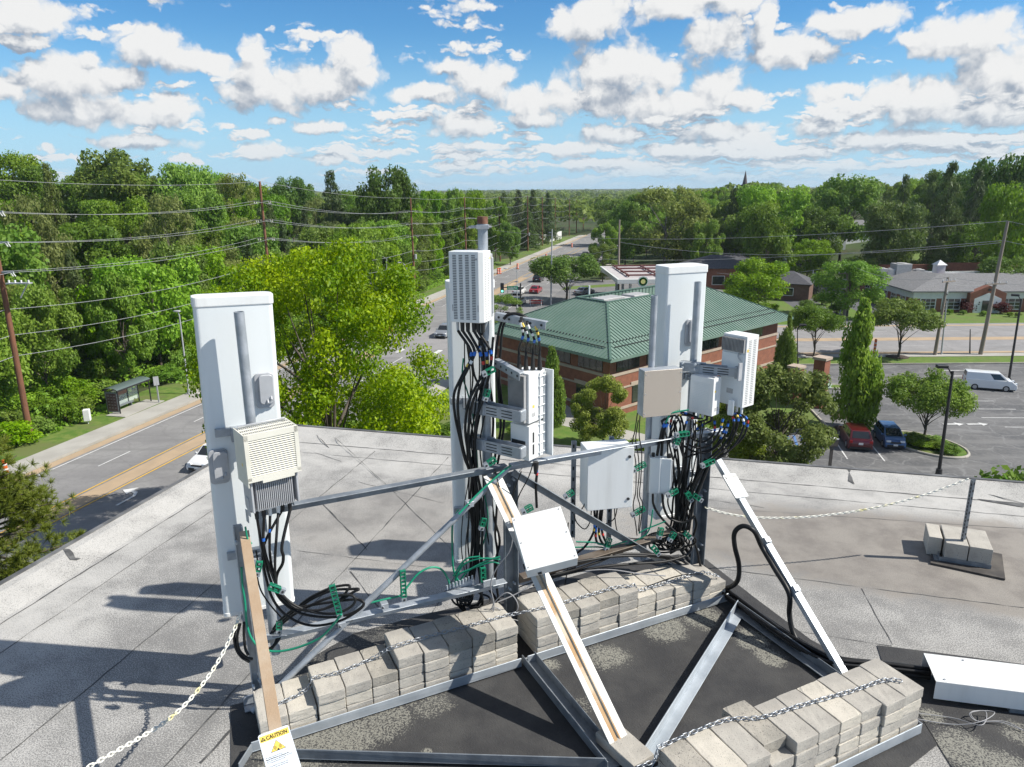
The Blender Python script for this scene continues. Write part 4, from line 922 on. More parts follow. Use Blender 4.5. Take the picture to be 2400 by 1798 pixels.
# seams: thin tar lines lying on the sheet
MSEAM = mat('seam_tar', (.06, .06, .06), .8, 0, (.14, .14, .138), 9, .4, .7, world=True)
def seam(pts, w=.012, z=.0025, jitter=.006, wv=.5):
    P = []
    for a, b in zip(pts, pts[1:]):
        k = max(2, int((b - a).length / .12))
        for i in range(k): P.append(a.lerp(b, i / k))
    P.append(pts[-1]); mb = MB(); vs = []
    for i, p in enumerate(P):
        d = (P[min(i + 1, len(P) - 1)] - P[max(i - 1, 0)]).normalized(); s = Vector((-d.y, d.x, 0)); ww = w * .75 * rnd.uniform(1 - wv, 1 + wv) * (0.25 if rnd.random() < .12 else 1); o = rnd.uniform(-jitter, jitter)
        vs += [p + s * (o + ww / 2) + UP * z, p + s * (o - ww / 2) + UP * z]
    mb.add(vs, [(2 * i, 2 * i + 1, 2 * i + 3, 2 * i + 2) for i in range(len(P) - 1)]); struct('roof_seam', mb, MSEAM)
def onroof(px, py):
    p = at_z(px, py, 0)
    for _ in range(12):
        d = min((p - RC).dot(nl), (p - RC).dot(nr_)); zz = 0 if d > in1 else ED * (1 - max(0, d - .14) / (in1 - .14)) if d > .14 else ED; p = at_z(px, py, (zz + p.z) / 2)
    return p
for off, w in ((.47, .020), (.80, .010), (1.75, .014), (2.75, .014), (3.75, .014)):
    seam([RC + nl * off + nr_ * (off if off < 1 else .6) + UP * -ED, RC + nl * off + dl * 12 + UP * -ED], w)
for off, w in ((.50, .022), (.85, .011)):
    seam([RC + nr_ * off + nl * off + UP * -ED, RC + nr_ * off + dr * 12 + UP * -ED], w)
for a, b, w in (((735, 1060), (800, 1082), .012), ((752, 1178), (862, 1290), .018), ((720, 995), (770, 1050), .012), ((785, 1025), (930, 1160), .010), ((930, 1160), (1060, 1290), .009), ((690, 1290), (1000, 1330), .006), ((840, 1130), (1040, 1180), .006), ((820, 1340), (900, 1440), .013),
                ((1660, 1000 + 330), (2400, 1425), .010), ((1650, 1170), (1790, 1190), .012), ((2020, 1380), (2090, 1510), .010), ((1870, 1480), (2090, 1515), .012), ((1660, 1190), (2400, 1240), .006), ((2036, 1090), (2400, 1180), .02), ((560, 1690), (470, 1790), .02), ((670, 1770), (1190, 1620), .012), ((1190, 1620), (1700, 1505), .010)):
    seam([onroof(*a), onroof(*b)], w)
# torn membrane flaps on the raised edge
for pts in ([(148, 1287), (163, 1288), (172, 1297), (176, 1308), (190, 1310), (180, 1314), (165, 1313), (155, 1300)], [(1986, 1098), (1993, 1100), (1999, 1128), (2003, 1136), (1988, 1128), (1990, 1112)], [(2290, 1170), (2400, 1182), (2400, 1190), (2385, 1188), (2300, 1174)]):
    mb = MB(); mb.poly([onroof(*p) + UP * .006 for p in pts]); struct('roof_tear', mb, MSEAM)
# dark granulated membrane below the frame
def patch_mat(pale):
    m, t, p = new_mat('granulated_membrane'); pos = t.n('ShaderNodeNewGeometry').outputs['Position']
    mid = t.noise(pos, 3.2, 5, .65); fine = t.noise(pos, 95, 2, .7); big = t.noise(pos, 1.1, 3)
    col = t.mix(t.ramp(mid, .3, .75), (.030, .030, .032), (.058, .057, .056)); m_ = None
    for (cx, cy, rr, s) in pale:
        d = t.n('ShaderNodeVectorMath', operation='DISTANCE'); t.set(d.inputs[0], pos); d.inputs[1].default_value = (cx, cy, 0)
        k = t.math('MULTIPLY', t.ramp(t.math('ADD', t.math('MULTIPLY', d.outputs['Value'], 1 / rr), t.math('MULTIPLY_ADD', mid, 1.3, -.65)), 1.15, .45), s)
        m_ = k if m_ is None else t.math('MAXIMUM', m_, k)
    sp = t.math('MULTIPLY', t.math('SUBTRACT', fine, t.math('SUBTRACT', .70, t.math('MULTIPLY', m_, .30))), 8.0, clamp=True) if m_ is not None else t.math('MULTIPLY', t.math('SUBTRACT', fine, .68), 6.0, clamp=True)
    col = t.mix(t.math('MULTIPLY', sp, t.math('ADD', .18, t.math('MULTIPLY', m_ if m_ is not None else 0.0, .34))), col, (.40, .39, .33))
    t.set(p.inputs['Base Color'], col); p.inputs['Roughness'].default_value = .85
    b = t.n('ShaderNodeBump'); b.inputs['Strength'].default_value = .5; b.inputs['Distance'].default_value = .01; t.set(b.inputs['Height'], fine); t.set(p.inputs['Normal'], b.outputs[0])
    return m
def wp(px, py): p = at_z(px, py); return (p.x, p.y)
pale = [(*wp(800, 1740), .30, 1), (*wp(690, 1770), .35, 1), (*wp(900, 1690), .25, .9), (*wp(1010, 1650), .2, .8), (*wp(1430, 1540), .22, 1), (*wp(1560, 1470), .25, 1), (*wp(1640, 1450), .22, 1), (*wp(1760, 1500), .18, 1), (*wp(1800, 1540), .16, 1), (*wp(1290, 1560), .10, 1), (*wp(1365, 1655), .12, .7), (*wp(1000, 1765), .05, 1), (*wp(1600, 1350), .3, .7), (*wp(860, 1480), .35, .55), (*wp(700, 1560), .3, .6)]
MPATCH = patch_mat(pale)
mb = MB(); mb.poly([at_z(*p) + UP * .004 for p in ((540, 1655), (600, 1640), (700, 1560), (830, 1485), (1000, 1440), (1190, 1395), (1420, 1330), (1590, 1300), (1655, 1312), (1760, 1395), (1900, 1500), (2010, 1560), (2120, 1640), (2230, 1720), (2130, 1800), (1700, 1990), (1200, 2080), (560, 2080), (540, 1800))]); struct('roof_patch', mb, MPATCH)
MPATCH2 = patch_mat([(*wp(2260, 1760), .25, 1), (*wp(2340, 1790), .2, 1), (*wp(2180, 1680), .10, 1), (*wp(2380, 1720), .15, .9)])
mb = MB(); mb.poly([at_z(*p) + UP * .007 for p in ((2055, 1514), (2170, 1528), (2520, 1575), (2600, 1830), (2240, 1815), (2120, 1620), (2080, 1592))]); struct('roof_patch', mb, MPATCH2)
# ---------------------------------------------------------------- stand with chain post, on blocks
A, B, C_, D_ = [at_z(x, y, .19) for x, y in ((2203, 1243), (2301, 1253), (2329, 1291), (2216, 1273))]
ux = (C_ - D_); uw = ux.length / 2; ux.normalize(); uy = (A - D_); rzs = math.atan2(ux.y, ux.x); vy = Vector((-ux.y, ux.x, 0))
for i in range(2):
    for j in range(1):
        mb = MB(); c = D_ + ux * (uw * (i + .5)) + vy * .19; mb.box((c.x, c.y, .105), (uw - .008, .40, .19), rotz(rzs)); wthing('concrete_block', mb, M_['concrete2'], '%s of the two concrete blocks carrying the perforated stand post' % ('left one' if i == 0 else 'right one'), 'block', 'blocks under the chain stand', .006, 2)
mb = MB(); c = D_ - ux * .065 + vy * .24; mb.box((c.x, c.y, .10), (.11, .30, .18), rotz(rzs)); wthing('concrete_block', mb, M_['concrete'], 'small block leaning at the left side of the stand blocks', 'block', 'blocks under the chain stand', .006, 2)
t = thing('chain_stand', 'perforated dark steel angle post holding up the end of the yellow plastic chain', 'post', (PB.x, PB.y, 0))
h = PTOP.z; mb = MB(); mb.box((0, 0, h / 2), (.045, .004, h)); mb.box((-.022, -.02, h / 2), (.004, .04, h)); o = mb.build('post', M_['galvd'], t)
mb = MB()
for k in range(int((h - .2) / .035)):
    z = .22 + k * .035; mb.box((.006 + (.008 if k % 2 else -.006), -.003, z), (.009, .002, .022)); mb.box((-.0245, -.022, z), (.002, .012, .022))
mb.build('slot_row', M_['dark'], t)
mb = MB(); d0, c0 = D_ - Vector(t.location), C_ - Vector(t.location)
for a, b in ((d0 - ux * .03 - vy * .02, c0 - vy * .02), (d0 - ux * .03 - vy * .02, d0 - ux * .03 + vy * .4)):
    a.z = b.z = .02; mb.angle(a, b, .04, .004, UP, 1, 1)
mb.build('base_angle', M_['galvd'], t)
mb = MB(); c = (A + C_) / 2; mb.box((c.x + .02, c.y - .02, .012), (.56, .50, .016), rotz(rzs - .12)); wthing('rubber_mat', mb, mat('mat_rubber', (.045, .04, .037), .8, 0, (.09, .08, .07), 6), 'dark square roofing mat under the stand blocks', 'mat')
# ---------------------------------------------------------------- white cable duct
zt = .17; a, b, d = at_z(2194, 1597, zt), at_z(2400, 1623, zt), at_z(2165, 1531, zt)
ux = (b - a).normalized(); wv = (d - a); vy = Vector((-ux.y, ux.x, 0)); wd = wv.dot(vy); sk = wv.dot(ux)
t = thing('cable_duct', 'long white sheet metal cable duct lying on the roof with black cables entering its end', 'duct', (a.x, a.y, 0), math.atan2(ux.y, ux.x))
mb = MB(); mb.prism([(0, 0), (3.2, 0), (3.2, wd), (sk, wd)], I3, (0, 0, zt - .004), .004)
mb.v += []; mb.box((1.6, -.0, zt - .065), (3.2, .004, .13)); mb.box((1.6 + sk / 2, wd, zt - .065), (3.2 - abs(sk), .004, .13)); mb.build('cover', M_['white'], t)
for x, y in ((.06, .03), (.7, .02), (.9, wd - .04), (.25, wd - .03), (1.3, .03)): mb = MB(); mb.cyl((x, y, zt), (x, y, zt + .006), .008, n=8); mb.build('screw', M_['lightgrey'], t)
for x in (.5, 1.5, 2.6): mb = MB(); mb.box((x, wd / 2, .03), (.10, wd * .98, .05)); mb.build('sleeper', M_['galvd'], t)
for i in range(2):
    pts = [at_z(2120 + J(-20, 20), 1672 + J(-6, 6), .03), at_z(2230, 1690 + J(-8, 8), .02), at_z(2310 + J(-15, 15), 1695 + J(-12, 12), .06), at_z(2330 + J(-20, 20), 1672 + J(-8, 8), .05), at_z(2280 + J(-15, 15), 1668 + J(-8, 8), .05), at_z(2290, 1690, .02), at_z(2345 + J(-8, 8), 1715 + J(-25, 10), .03), at_z(2400, 1712, .02)]
    cable(pts, .0028, M_['greyw'], 'loose grey wire tangled on the roof in front of the white duct', 'grey wires by the duct')
# ================================================================= terrain, streets, lots
def RD(nd, s, z=GZ): return Vector((.969 * nd + .248 * s, -.248 * nd + .969 * s, z))
RHD = math.atan2(.969, .248)          # heading of the main road (angle of local +x)
def ground_mat(name, a, b, scale, lo=.35, hi=.68, c=None, cs=.05, rough=.95, det=6, bump=0):
    m, t, p = new_mat(name); pos = t.n('ShaderNodeNewGeometry').outputs['Position']
    col = t.mix(t.ramp(t.noise(pos, scale, det, .65), lo, hi), a, b)
    if c: col = t.mix(t.ramp(t.noise(pos, cs, 4), .42, .62), col, c)
    t.set(p.inputs['Base Color'], col); p.inputs['Roughness'].default_value = rough; p.inputs['Specular IOR Level'].default_value = .25
    return m
M_['soil'] = ground_mat('woodland_floor', (.035, .055, .015), (.07, .06, .035), .6, c=(.045, .075, .02))
M_['grass'] = ground_mat('mown_grass', (.085, .165, .026), (.145, .20, .045), 1.6, c=(.125, .165, .045), cs=.35)
M_['verge'] = ground_mat('rough_grass', (.075, .15, .022), (.15, .20, .045), 1.4, c=(.13, .155, .05), cs=.3)
def asphalt(name, a, b, crack, cs=.35, stain=None, strong=.5):
    m, t, p = new_mat(name); pos = t.n('ShaderNodeNewGeometry').outputs['Position']
    col = t.mix(t.ramp(t.noise(pos, .22, 5, .6), .35, .65), a, b)
    col = t.mix(t.math('MULTIPLY', t.ramp(t.noise(pos, 3.0, 4, .7), .45, .7), .35), col, crack)
    v = t.n('ShaderNodeTexVoronoi', feature='DISTANCE_TO_EDGE'); v.inputs['Scale'].default_value = cs
    wv = t.n('ShaderNodeVectorMath', operation='MULTIPLY_ADD'); t.set(wv.inputs[0], t.noise(pos, .5, 3, out=1)); wv.inputs[1].default_value = (2.2, 2.2, 0); t.set(wv.inputs[2], pos)
    t.set(v.inputs['Vector'], wv.outputs[0])
    col = t.mix(t.math('MULTIPLY', t.ramp(v.outputs['Distance'], .035, .0), strong), col, crack)
    if stain: col = t.mix(t.math('MULTIPLY', t.ramp(t.noise(t.vmath('MULTIPLY', pos, (.10, .9, 1)), 1.0, 5), .45, .7), .6), col, stain)
    t.set(p.inputs['Base Color'], col); p.inputs['Roughness'].default_value = .9; p.inputs['Specular IOR Level'].default_value = .3
    return m
M_['road'] = asphalt('main_road_asphalt', (.205, .20, .20), (.26, .255, .25), (.15, .148, .147), .25, (.17, .168, .166), .3)
M_['street'] = asphalt('cross_street_asphalt', (.24, .235, .235), (.29, .28, .28), (.17, .165, .16), .12, None, .35)
M_['lot'] = asphalt('parking_lot_asphalt', (.095, .096, .10), (.15, .148, .148), (.24, .24, .24), .35, (.20, .198, .196), .55)
M_['drive'] = asphalt('driveway_asphalt', (.085, .087, .095), (.12, .12, .125), (.16, .16, .16), .3)
M_['walk'] = mat('pavement_concrete', (.40, .385, .35), .9, 0, (.33, .315, .285), .4, world=True)
M_['median'] = mat('tan_concrete', (.42, .31, .20), .9, 0, (.36, .27, .18), .5, world=True)
M_['kerb'] = mat('kerb_concrete', (.40, .37, .32), .9, 0, (.32, .30, .26), .6, world=True)
M_['pwhite'] = mat('worn_white_paint', (.62, .62, .61), .8, 0, (.40, .40, .40), 1.2, .45, .75, world=True)
M_['pyellow'] = mat('road_yellow_paint', (.60, .36, .06), .8, 0, (.45, .28, .08), 1.2, .45, .75, world=True)
# ground sheet, fine near the hills and coarse to the horizon
xs = sorted(set([-6000, -3000, -1500, -900, -600, -420] + list(range(-330, 331, 12)) + [420, 600, 900, 1500, 3000, 6000])); ys = sorted(set([-400, -200, -80] + list(range(-40, 460, 12)) + [520, 640, 800, 1100, 1600, 2500, 4000, 7000]))
mb = MB(); nx = len(xs)
mb.add([(x, y, ground_h(x, y) - .03) for y in ys for x in xs], [(j * nx + i, j * nx + i + 1, (j + 1) * nx + i + 1, (j + 1) * nx + i) for j in range(len(ys) - 1) for i in range(nx - 1)], 0, True)
struct('ground', mb, M_['soil'])
LV = [0]
def sheet(name, pts, m, lv, kind=True):
    mb = MB(); mb.poly([Vector((p[0], p[1], GZ + lv * .012)) for p in pts]); return struct(name, mb, m)
def strip(name, nd0, nd1, s0, s1, m, lv): return sheet(name, [RD(nd0, s0), RD(nd1, s0), RD(nd1, s1), RD(nd0, s1)][::-1] if nd0 > nd1 else [RD(nd0, s0), RD(nd1, s0), RD(nd1, s1), RD(nd0, s1)], m, lv)
strip('verge', -57.5, -50.5, -60, 330, M_['verge'], 1); strip('verge', -28, -5, -60, 84, M_['verge'], 1)
strip('road', -49.2, -27.5, -80, 420, M_['road'], 3)
strip('pavement', -52.3, -49.5, -80, 330, M_['walk'], 2); strip('pavement', -27.4, -25.6, -60, 88, M_['walk'], 2)
strip('road_gutter', -49.2, -48.3, -80, 330, M_['median'], 4)
mb = MB(); mb.bar(RD(-49.45, -80, GZ + .06), RD(-49.45, 330, GZ + .06), .16, .16, UP); struct('kerb', mb, M_['kerb'])
strip('road_median', -41.75, -40.25, -80, 88, M_['median'], 4); strip('road_median', -41.0, -39.4, 128, 170, M_['median'], 4)
for nd, m, s0, s1, w in ((-42.0, 'pyellow', -80, 88, .16), (-40.0, 'pyellow', -80, 88, .16), (-41.2, 'pyellow', 128, 260, .14), (-39.2, 'pyellow', 128, 260, .14), (-47.9, 'pwhite', -80, 300, .13), (-36.0, 'pwhite', -80, 84, .16), (-36.0, 'pwhite', 128, 160, .14)):
    strip('road_line', nd - w / 2, nd + w / 2, s0, s1, M_[m], 5)
for nd in (-44.9, -32.4):
    s = -60
    while s < 300:
        if not 88 < s < 124: strip('road_line', nd - .06, nd + .06, s, s + 3.4, M_['pwhite'], 5)
        s += 11.5
mb = MB()                                # left turn arrow
P_ = at_z(285, 1165, GZ); o = Vector((P_.x, P_.y, GZ + .075)); ex, ey = RD(1, 0) - RD(0, 0), RD(0, 1) - RD(0, 0)
A2 = lambda x, y: o + ex * x + ey * y
mb.poly([A2(.75, -1.4), A2(.95, -1.4), A2(.95, .3), A2(.6, .9), A2(.1, 1.1), A2(.1, .8), A2(.5, .6), A2(.75, .2)]); mb.poly([A2(.1, .35), A2(.1, 1.6), A2(-.75, .95)]); struct('road_arrow', mb, M_['pwhite'])
# cross street
sheet('street', [(-46, 90.6), (320, 89), (320, 109.5), (-46, 111)], M_['street'], 3.5)
sheet('street_median', [(34, 98.2), (260, 97.4), (260, 99.2), (34, 100.2)], M_['median'], 4.5)
for y in (90.9, 109.2): sheet('road_gutter', [(10, y - .5), (320, y - 1.9), (320, y - .9), (10, y + .4)], M_['median'], 4.5)
for y, w in ((94.6, .1), (104.6, .1)):
    for k in range(20): sheet('road_line', [(30 + k * 11, y - w / 2), (33.4 + k * 11, y - w / 2), (33.4 + k * 11, y + w / 2), (30 + k * 11, y + w / 2)], M_['pwhite'], 5)
for k in range(7): sheet('crossing_bar', [RD(-46 + k * 2.6, 86.5), RD(-45.3 + k * 2.6, 86.5), RD(-45.3 + k * 2.6, 89.2), RD(-46 + k * 2.6, 89.2)], M_['pwhite'], 5)
sheet('pavement', [(6, 88.6), (320, 87.3), (320, 88.9), (6, 90.3)], M_['walk'], 2.5)
sheet('lawn', [(2, 84.4), (320, 83.6), (320, 87.2), (2, 88.5)], M_['grass'], 2)
mb = MB(); mb.bar((34, 84.5, GZ + .08), (200, 83.9, GZ + .08), .18, .16, UP); struct('kerb', mb, M_['kerb'])
# parking lot
sheet('parking_lot', [(16, 30), (140, 30), (140, 84.0), (34, 84.6), (29.5, 71), (28.2, 60.0), (20, 60.6), (10, 52), (10, 30)], M_['lot'], 2)
sheet('lawn', [(3.5, 70), (3.0, 60), (10, 53), (20.2, 60.9), (28.0, 60.3), (29.3, 71), (33.6, 84.4), (10, 88)], M_['grass'], 1.6)
sheet('path', [(2.5, 72), (4.5, 62.5), (12.5, 56.5), (13.6, 58.2), (6.6, 64), (4.8, 72)], M_['walk'], 2.2)
for a, b in (((20.2, 60.9), (28.1, 60.3)), ((28.1, 60.3), (29.4, 71)), ((29.4, 71), (33.8, 84.4)), ((10, 53), (20.2, 60.9))):
    mb = MB(); mb.bar((a[0], a[1], GZ + .08), (b[0], b[1], GZ + .08), .16, .16, UP); struct('kerb', mb, M_['kerb'])
sl0, sl1 = at_z(1986, 1077, GZ), at_z(1953, 1028, GZ); sdv = (sl1 - sl0).normalized(); spx = Vector((sdv.y, -sdv.x, 0))
def stall(p, L=5.2, w=.11, m='pwhite'):
    q = p + sdv * L; sheet('stall_line', [p - spx * w / 2, p + spx * w / 2, q + spx * w / 2, q - spx * w / 2], M_[m], 3.5)
for k in range(-4, 2): stall(sl0 + spx * (2.74 * k + .0))
MBLUE = mat('worn_blue_paint', (.05, .16, .42), .8, 0, (.12, .2, .36), 2, world=True)
for k in range(3): stall(at_z(1880 - k * 22, 1052, GZ) + spx * .4, 4.6, .14) if False else sheet('stall_line', [at_z(1873 - k * 16, 1022 - k, GZ), at_z(1879 - k * 16, 1022 - k, GZ), at_z(1891 - k * 16, 1055, GZ), at_z(1885 - k * 16, 1055, GZ)], MBLUE, 3.5)
q0 = at_z(2255, 925, GZ)
for r in range(3):
    for k in range(9):
        p = Vector((42.5 + r * .0 + k * .35, 71.8 - k * 2.74 + 0, GZ)); x0 = p.x + r * 11 - (r == 0) * 0
        sheet('stall_line', [(x0, p.y), (x0 + 5.2, p.y - .25), (x0 + 5.2, p.y - .13), (x0, p.y + .12)], M_['pwhite'], 3.5)
for px, py in ((2233, 995), (2290, 995)):
    o = at_z(px, py, GZ); mb = MB(); z = GZ + .045
    mb.poly([(o.x - .9, o.y - .15, z), (o.x + .3, o.y - .15, z), (o.x + .3, o.y - .45, z), (o.x + 1.0, o.y, z), (o.x + .3, o.y + .45, z), (o.x + .3, o.y + .15, z), (o.x - .9, o.y + .15, z)]); struct('lot_arrow', mb, M_['pwhite'])
for px, py in ((2265, 882), (2240, 869)):
    o = at_z(px, py, GZ); mb = MB(); z = GZ + .045
    mb.poly([(o.x - 1.8, o.y - .12, z), (o.x + 1.2, o.y - .12, z), (o.x + 1.2, o.y - .5, z), (o.x + 2.2, o.y, z), (o.x + 1.2, o.y + .5, z), (o.x + 1.2, o.y + .12, z), (o.x - 1.8, o.y + .12, z)]); struct('lot_arrow', mb, M_['pwhite'])
# raised planting island with its kerb
def island(cx, cy, rx, ry, name='lot_island', m='groundcover', ang=0):
    pts = [Vector((cx + math.cos(a) * rx * math.cos(ang) - math.sin(a) * ry * math.sin(ang), cy + math.cos(a) * rx * math.sin(ang) + math.sin(a) * ry * math.cos(ang), 0)) for a in [2 * math.pi * i / 36 for i in range(36)]]
    mb = MB(); mb.tube([Vector((p.x, p.y, GZ + .08)) for p in pts + [pts[0]]], .13, 6, 0, 1, caps=False); struct('kerb', mb, M_['kerb'])
    mb = MB(); mb.poly([Vector((p.x, p.y, GZ + .12)) for p in pts]); return struct('planting_bed', mb, M_['verge'] if m != 'mulch' else mat('mulch', (.05, .035, .025), .95, 0, (.08, .055, .04), 5, world=True))
island(34.4, 56.6, 3.4, 2.3, ang=-1.15)
island(60.8, 70.6, 1.6, 3.4); island(34.6, 74.5, 1.3, .8)
for px, py, r in ((1978, 975, 1.3), (1986, 1006, 1.2), (1906, 833, 1.1), (2103, 837, 1.4)):
    o = at_z(px, py, GZ); mb = MB(); mb.blob((o.x, o.y, GZ + .03), (r, r * .9, .14), 18, 6); struct('mulch_ring', mb, mat('bark_mulch', (.045, .03, .022), .95, 0, (.07, .05, .035), 6))
# beyond the cross street
sheet('lawn', [(22, 110.2), (320, 109.8), (320, 118), (64, 122), (40, 160), (22, 165)], M_['grass'], 1.7)
sheet('forecourt', [(-3, 111), (36, 110.6), (44, 150), (34, 172), (8, 165), (4, 140)], asphalt('forecourt_asphalt', (.16, .16, .165), (.20, .195, .195), (.12, .12, .12), .2), 2.2)
sheet('driveway', [(48, 110), (54, 110), (58, 142), (66, 185), (58, 185), (52, 142)], M_['drive'], 2.4); sheet('driveway', [(57.5, 110), (63.5, 110), (66, 132), (72, 190), (64, 190), (61, 134)], M_['drive'], 2.6)
sheet('lawn', [(10, 152), (24, 158), (23, 161.5), (8, 156)], M_['grass'], 2.6)
sheet('lawn', [(95, 165), (190, 165), (190, 178), (95, 178)], M_['grass'], 1.2)
mb = MB(); mb.add([Vector(p) for p in [(95, 170, ground_h(95, 170) + .1), (112, 170, ground_h(112, 170) + .1), (125, 196, ground_h(125, 196) + .15), (100, 196, ground_h(100, 196) + .15)]], [(0, 1, 2, 3)]); struct('lawn', mb, M_['grass'])
# ================================================================= buildings
M_['brick'] = mat('red_brick', (.27, .105, .062), .85, 0, (.21, .08, .05), 2.2, .3, .7, .15, 30)
M_['stone'] = mat('pale_stone', (.43, .345, .275), .85, 0, (.37, .30, .24), 2)
M_['glass'] = mat('dark_glass', (.022, .028, .028), .08, 0, (.05, .055, .05), .8, spec=.8)
M_['frame'] = mat('dark_frame', (.03, .032, .03), .5)
M_['greenroof'] = mat('green_standing_seam', (.135, .215, .172), .5, .05, (.175, .25, .208), .5, .35, .7)
M_['greenseam'] = mat('green_seam_rib', (.09, .16, .125), .5, .05)
M_['shingle'] = mat('grey_shingle', (.19, .19, .195), .9, 0, (.14, .14, .145), 3, .35, .65, .2, 20)
M_['shingled'] = mat('dark_shingle', (.085, .085, .095), .9, 0, (.06, .06, .068), 3)
M_['wsiding'] = mat('white_siding', (.72, .72, .71), .7, 0, (.66, .66, .66), 2)
M_['wroof'] = mat('white_membrane', (.78, .78, .77), .8, 0, (.70, .70, .69), 1)
M_['hvac'] = mat('hvac_grey', (.42, .42, .42), .6, .1, (.35, .35, .35), 3)
E1 = Vector((8.8, 62.5, 0)); az_, bz_ = Vector((-.6, .8, 0)), Vector((.756, .6545, 0))
az_ = Vector((-bz_.y, bz_.x, 0)) * .35 + az_ * .65; az_.normalize()
ZE, HR, INS, LA, LB = -11.6, 3.5, 7.5, 19.6, 32.1
gb = thing('bank_building', 'two storey brick building with a broad green standing seam metal roof', 'building', (E1.x, E1.y, GZ))
def gl(a, b, z): return E1 + az_ * a + bz_ * b + UP * (z - GZ) - E1 + Vector((0, 0, 0)) if False else az_ * a + bz_ * b + UP * (z - GZ)
cor = [(0, 0), (0, LB), (LA, LB), (LA, 0)]; top = [(INS, INS), (INS, LB - INS), (LA - INS, LB - INS), (LA - INS, INS)]
mb = MB()
for i in range(4):
    j = (i + 1) % 4; mb.poly([gl(*cor[i], ZE), gl(*cor[j], ZE), gl(*top[j], ZE + HR), gl(*top[i], ZE + HR)])
    mb.poly([gl(*top[i], ZE + HR), gl(*top[j], ZE + HR), gl(*top[j], ZE + HR - 1.3), gl(*top[i], ZE + HR - 1.3)])
    mb.poly([gl(*cor[i], ZE - .28), gl(*cor[j], ZE - .28), gl(*cor[j], ZE), gl(*cor[i], ZE)])
mb.poly([gl(*c, ZE - .28) for c in cor]); rf = mb.build('roof', M_['greenroof'], gb)
mb = MB(); mb.poly([gl(*c, ZE + HR - 1.3) for c in top]); mb.build('flat_roof', M_['hvac'], rf)
mb = MB(); slope = Vector((INS, HR)).normalized()
for i in range(4):
    j = (i + 1) % 4; c0, c1, t0, t1 = gl(*cor[i], ZE), gl(*cor[j], ZE), gl(*top[i], ZE + HR), gl(*top[j], ZE + HR); e = (c1 - c0); Le = e.length; e.normalize(); nn = int(Le / .46)
    nrm = (c1 - c0).cross(t0 - c0).normalized()
    if nrm.z < 0: nrm = -nrm
    inw = (t0 - c0) - e * (t0 - c0).dot(e)
    for k in range(1, nn):
        s = Le * k / nn; f = min(1, s / INS, (Le - s) / INS); p = c0 + e * s; q = p + inw * f
        mb.bar(p + nrm * .03, q + nrm * .03, .045, .06, nrm)
    mb.bar(c0 + nrm * .03, t0 + nrm * .03, .22, .06, UP); mb.bar(t0 + UP * .04, t1 + UP * .04, .22, .10, UP)
    a0, a1 = gl(*top[i], ZE + HR - .02), gl(*top[j], ZE + HR - .02); Lt = (a1 - a0).length; d = (a1 - a0).normalized(); iw = d.cross(UP) * (1 if d.cross(UP).dot(gl(LA / 2, LB / 2, 0) - gl(*top[i], 0)) > 0 else -1)
    for k in range(1, int(Lt / .6)): mb.bar(a0 + d * (k * .6) + iw * .03, a0 + d * (k * .6) + iw * .03 - UP * 1.25, .05, .05, iw)
mb.build('seam_rib', M_['greenseam'], rf)
mb = MB()
for i in (0, 3):
    j = (i + 1) % 4; c0, c1, t0 = gl(*cor[i], ZE), gl(*cor[j], ZE), gl(*top[i], ZE + HR); e = (c1 - c0); Le = e.length; e.normalize(); inw = (t0 - c0) - e * (t0 - c0).dot(e); nrm = e.cross(inw).normalized(); nrm = nrm if nrm.z > 0 else -nrm
    f = .17; mb.bar(c0 + e * (INS * f + .6) + inw * f + nrm * .09, c1 - e * (INS * f + .6) + inw * f + nrm * .09, .05, .08, nrm)
    for k in range(int(Le / .46)):
        s = (k + .5) * .46; f2 = .26
        if INS * f2 < s < Le - INS * f2: mb.box(c0 + e * s + inw * f2 + nrm * .07, (.10, .10, .10), frame(e, nrm))
mb.build('snow_guard', M_['frame'], rf)
ov = 1.25; wc = [(ov, ov), (ov, LB - ov), (LA - ov, LB - ov), (LA - ov, ov)]; mb = MB()
for i in range(4):
    j = (i + 1) % 4; mb.poly([gl(*wc[i], GZ), gl(*wc[j], GZ), gl(*wc[j], ZE - .28), gl(*wc[i], ZE - .28)])
wl = mb.build('wall', M_['brick'], gb)
mb = MB()
for zz, hh in ((ZE - 2.0, .28), (ZE - 3.4, .16), (GZ + .7, .25)):
    for i in (0, 3, 1):
        j = (i + 1) % 4; p, q = gl(*wc[i], zz), gl(*wc[j], zz); o = (q - p).normalized().cross(UP); o = o if o.dot(p + q - 2 * gl(LA / 2, LB / 2, zz)) > 0 else -o
        mb.bar(p + o * .03 - (q - p).normalized() * .06, q + o * .03 + (q - p).normalized() * .06, .08, hh, UP)
mb.build('stone_band', M_['stone'], wl)
def gwin(i, s, w, z0, z1, mull=4, arch=False):
    j = (i + 1) % 4; p0, q0 = gl(*wc[i], 0), gl(*wc[j], 0); d = (q0 - p0).normalized(); o = d.cross(UP); o = o if o.dot(p0 + q0 - 2 * gl(LA / 2, LB / 2, 0)) > 0 else -o
    M = Matrix((d, o, UP)).transposed(); c = p0 + d * s; c.z = (z0 + z1) / 2 - GZ
    mb = MB(); mb.box(c + o * .02, (w, .05, z1 - z0), M); f = mb.build('window', M_['frame'], gb)
    mb = MB(); n = mull
    for k in range(n): mb.box(c + o * .05 + d * ((k + .5) / n - .5) * w, (w / n - .09, .014, z1 - z0 - .14), M)
    mb.build('pane', M_['glass'], f)
    if arch:
        mb = MB(); mb.box(c + o * .04 + UP * ((z1 - z0) / 2 + .16), (w + .5, .08, .3), M); mb.build('lintel', M_['stone'], f)
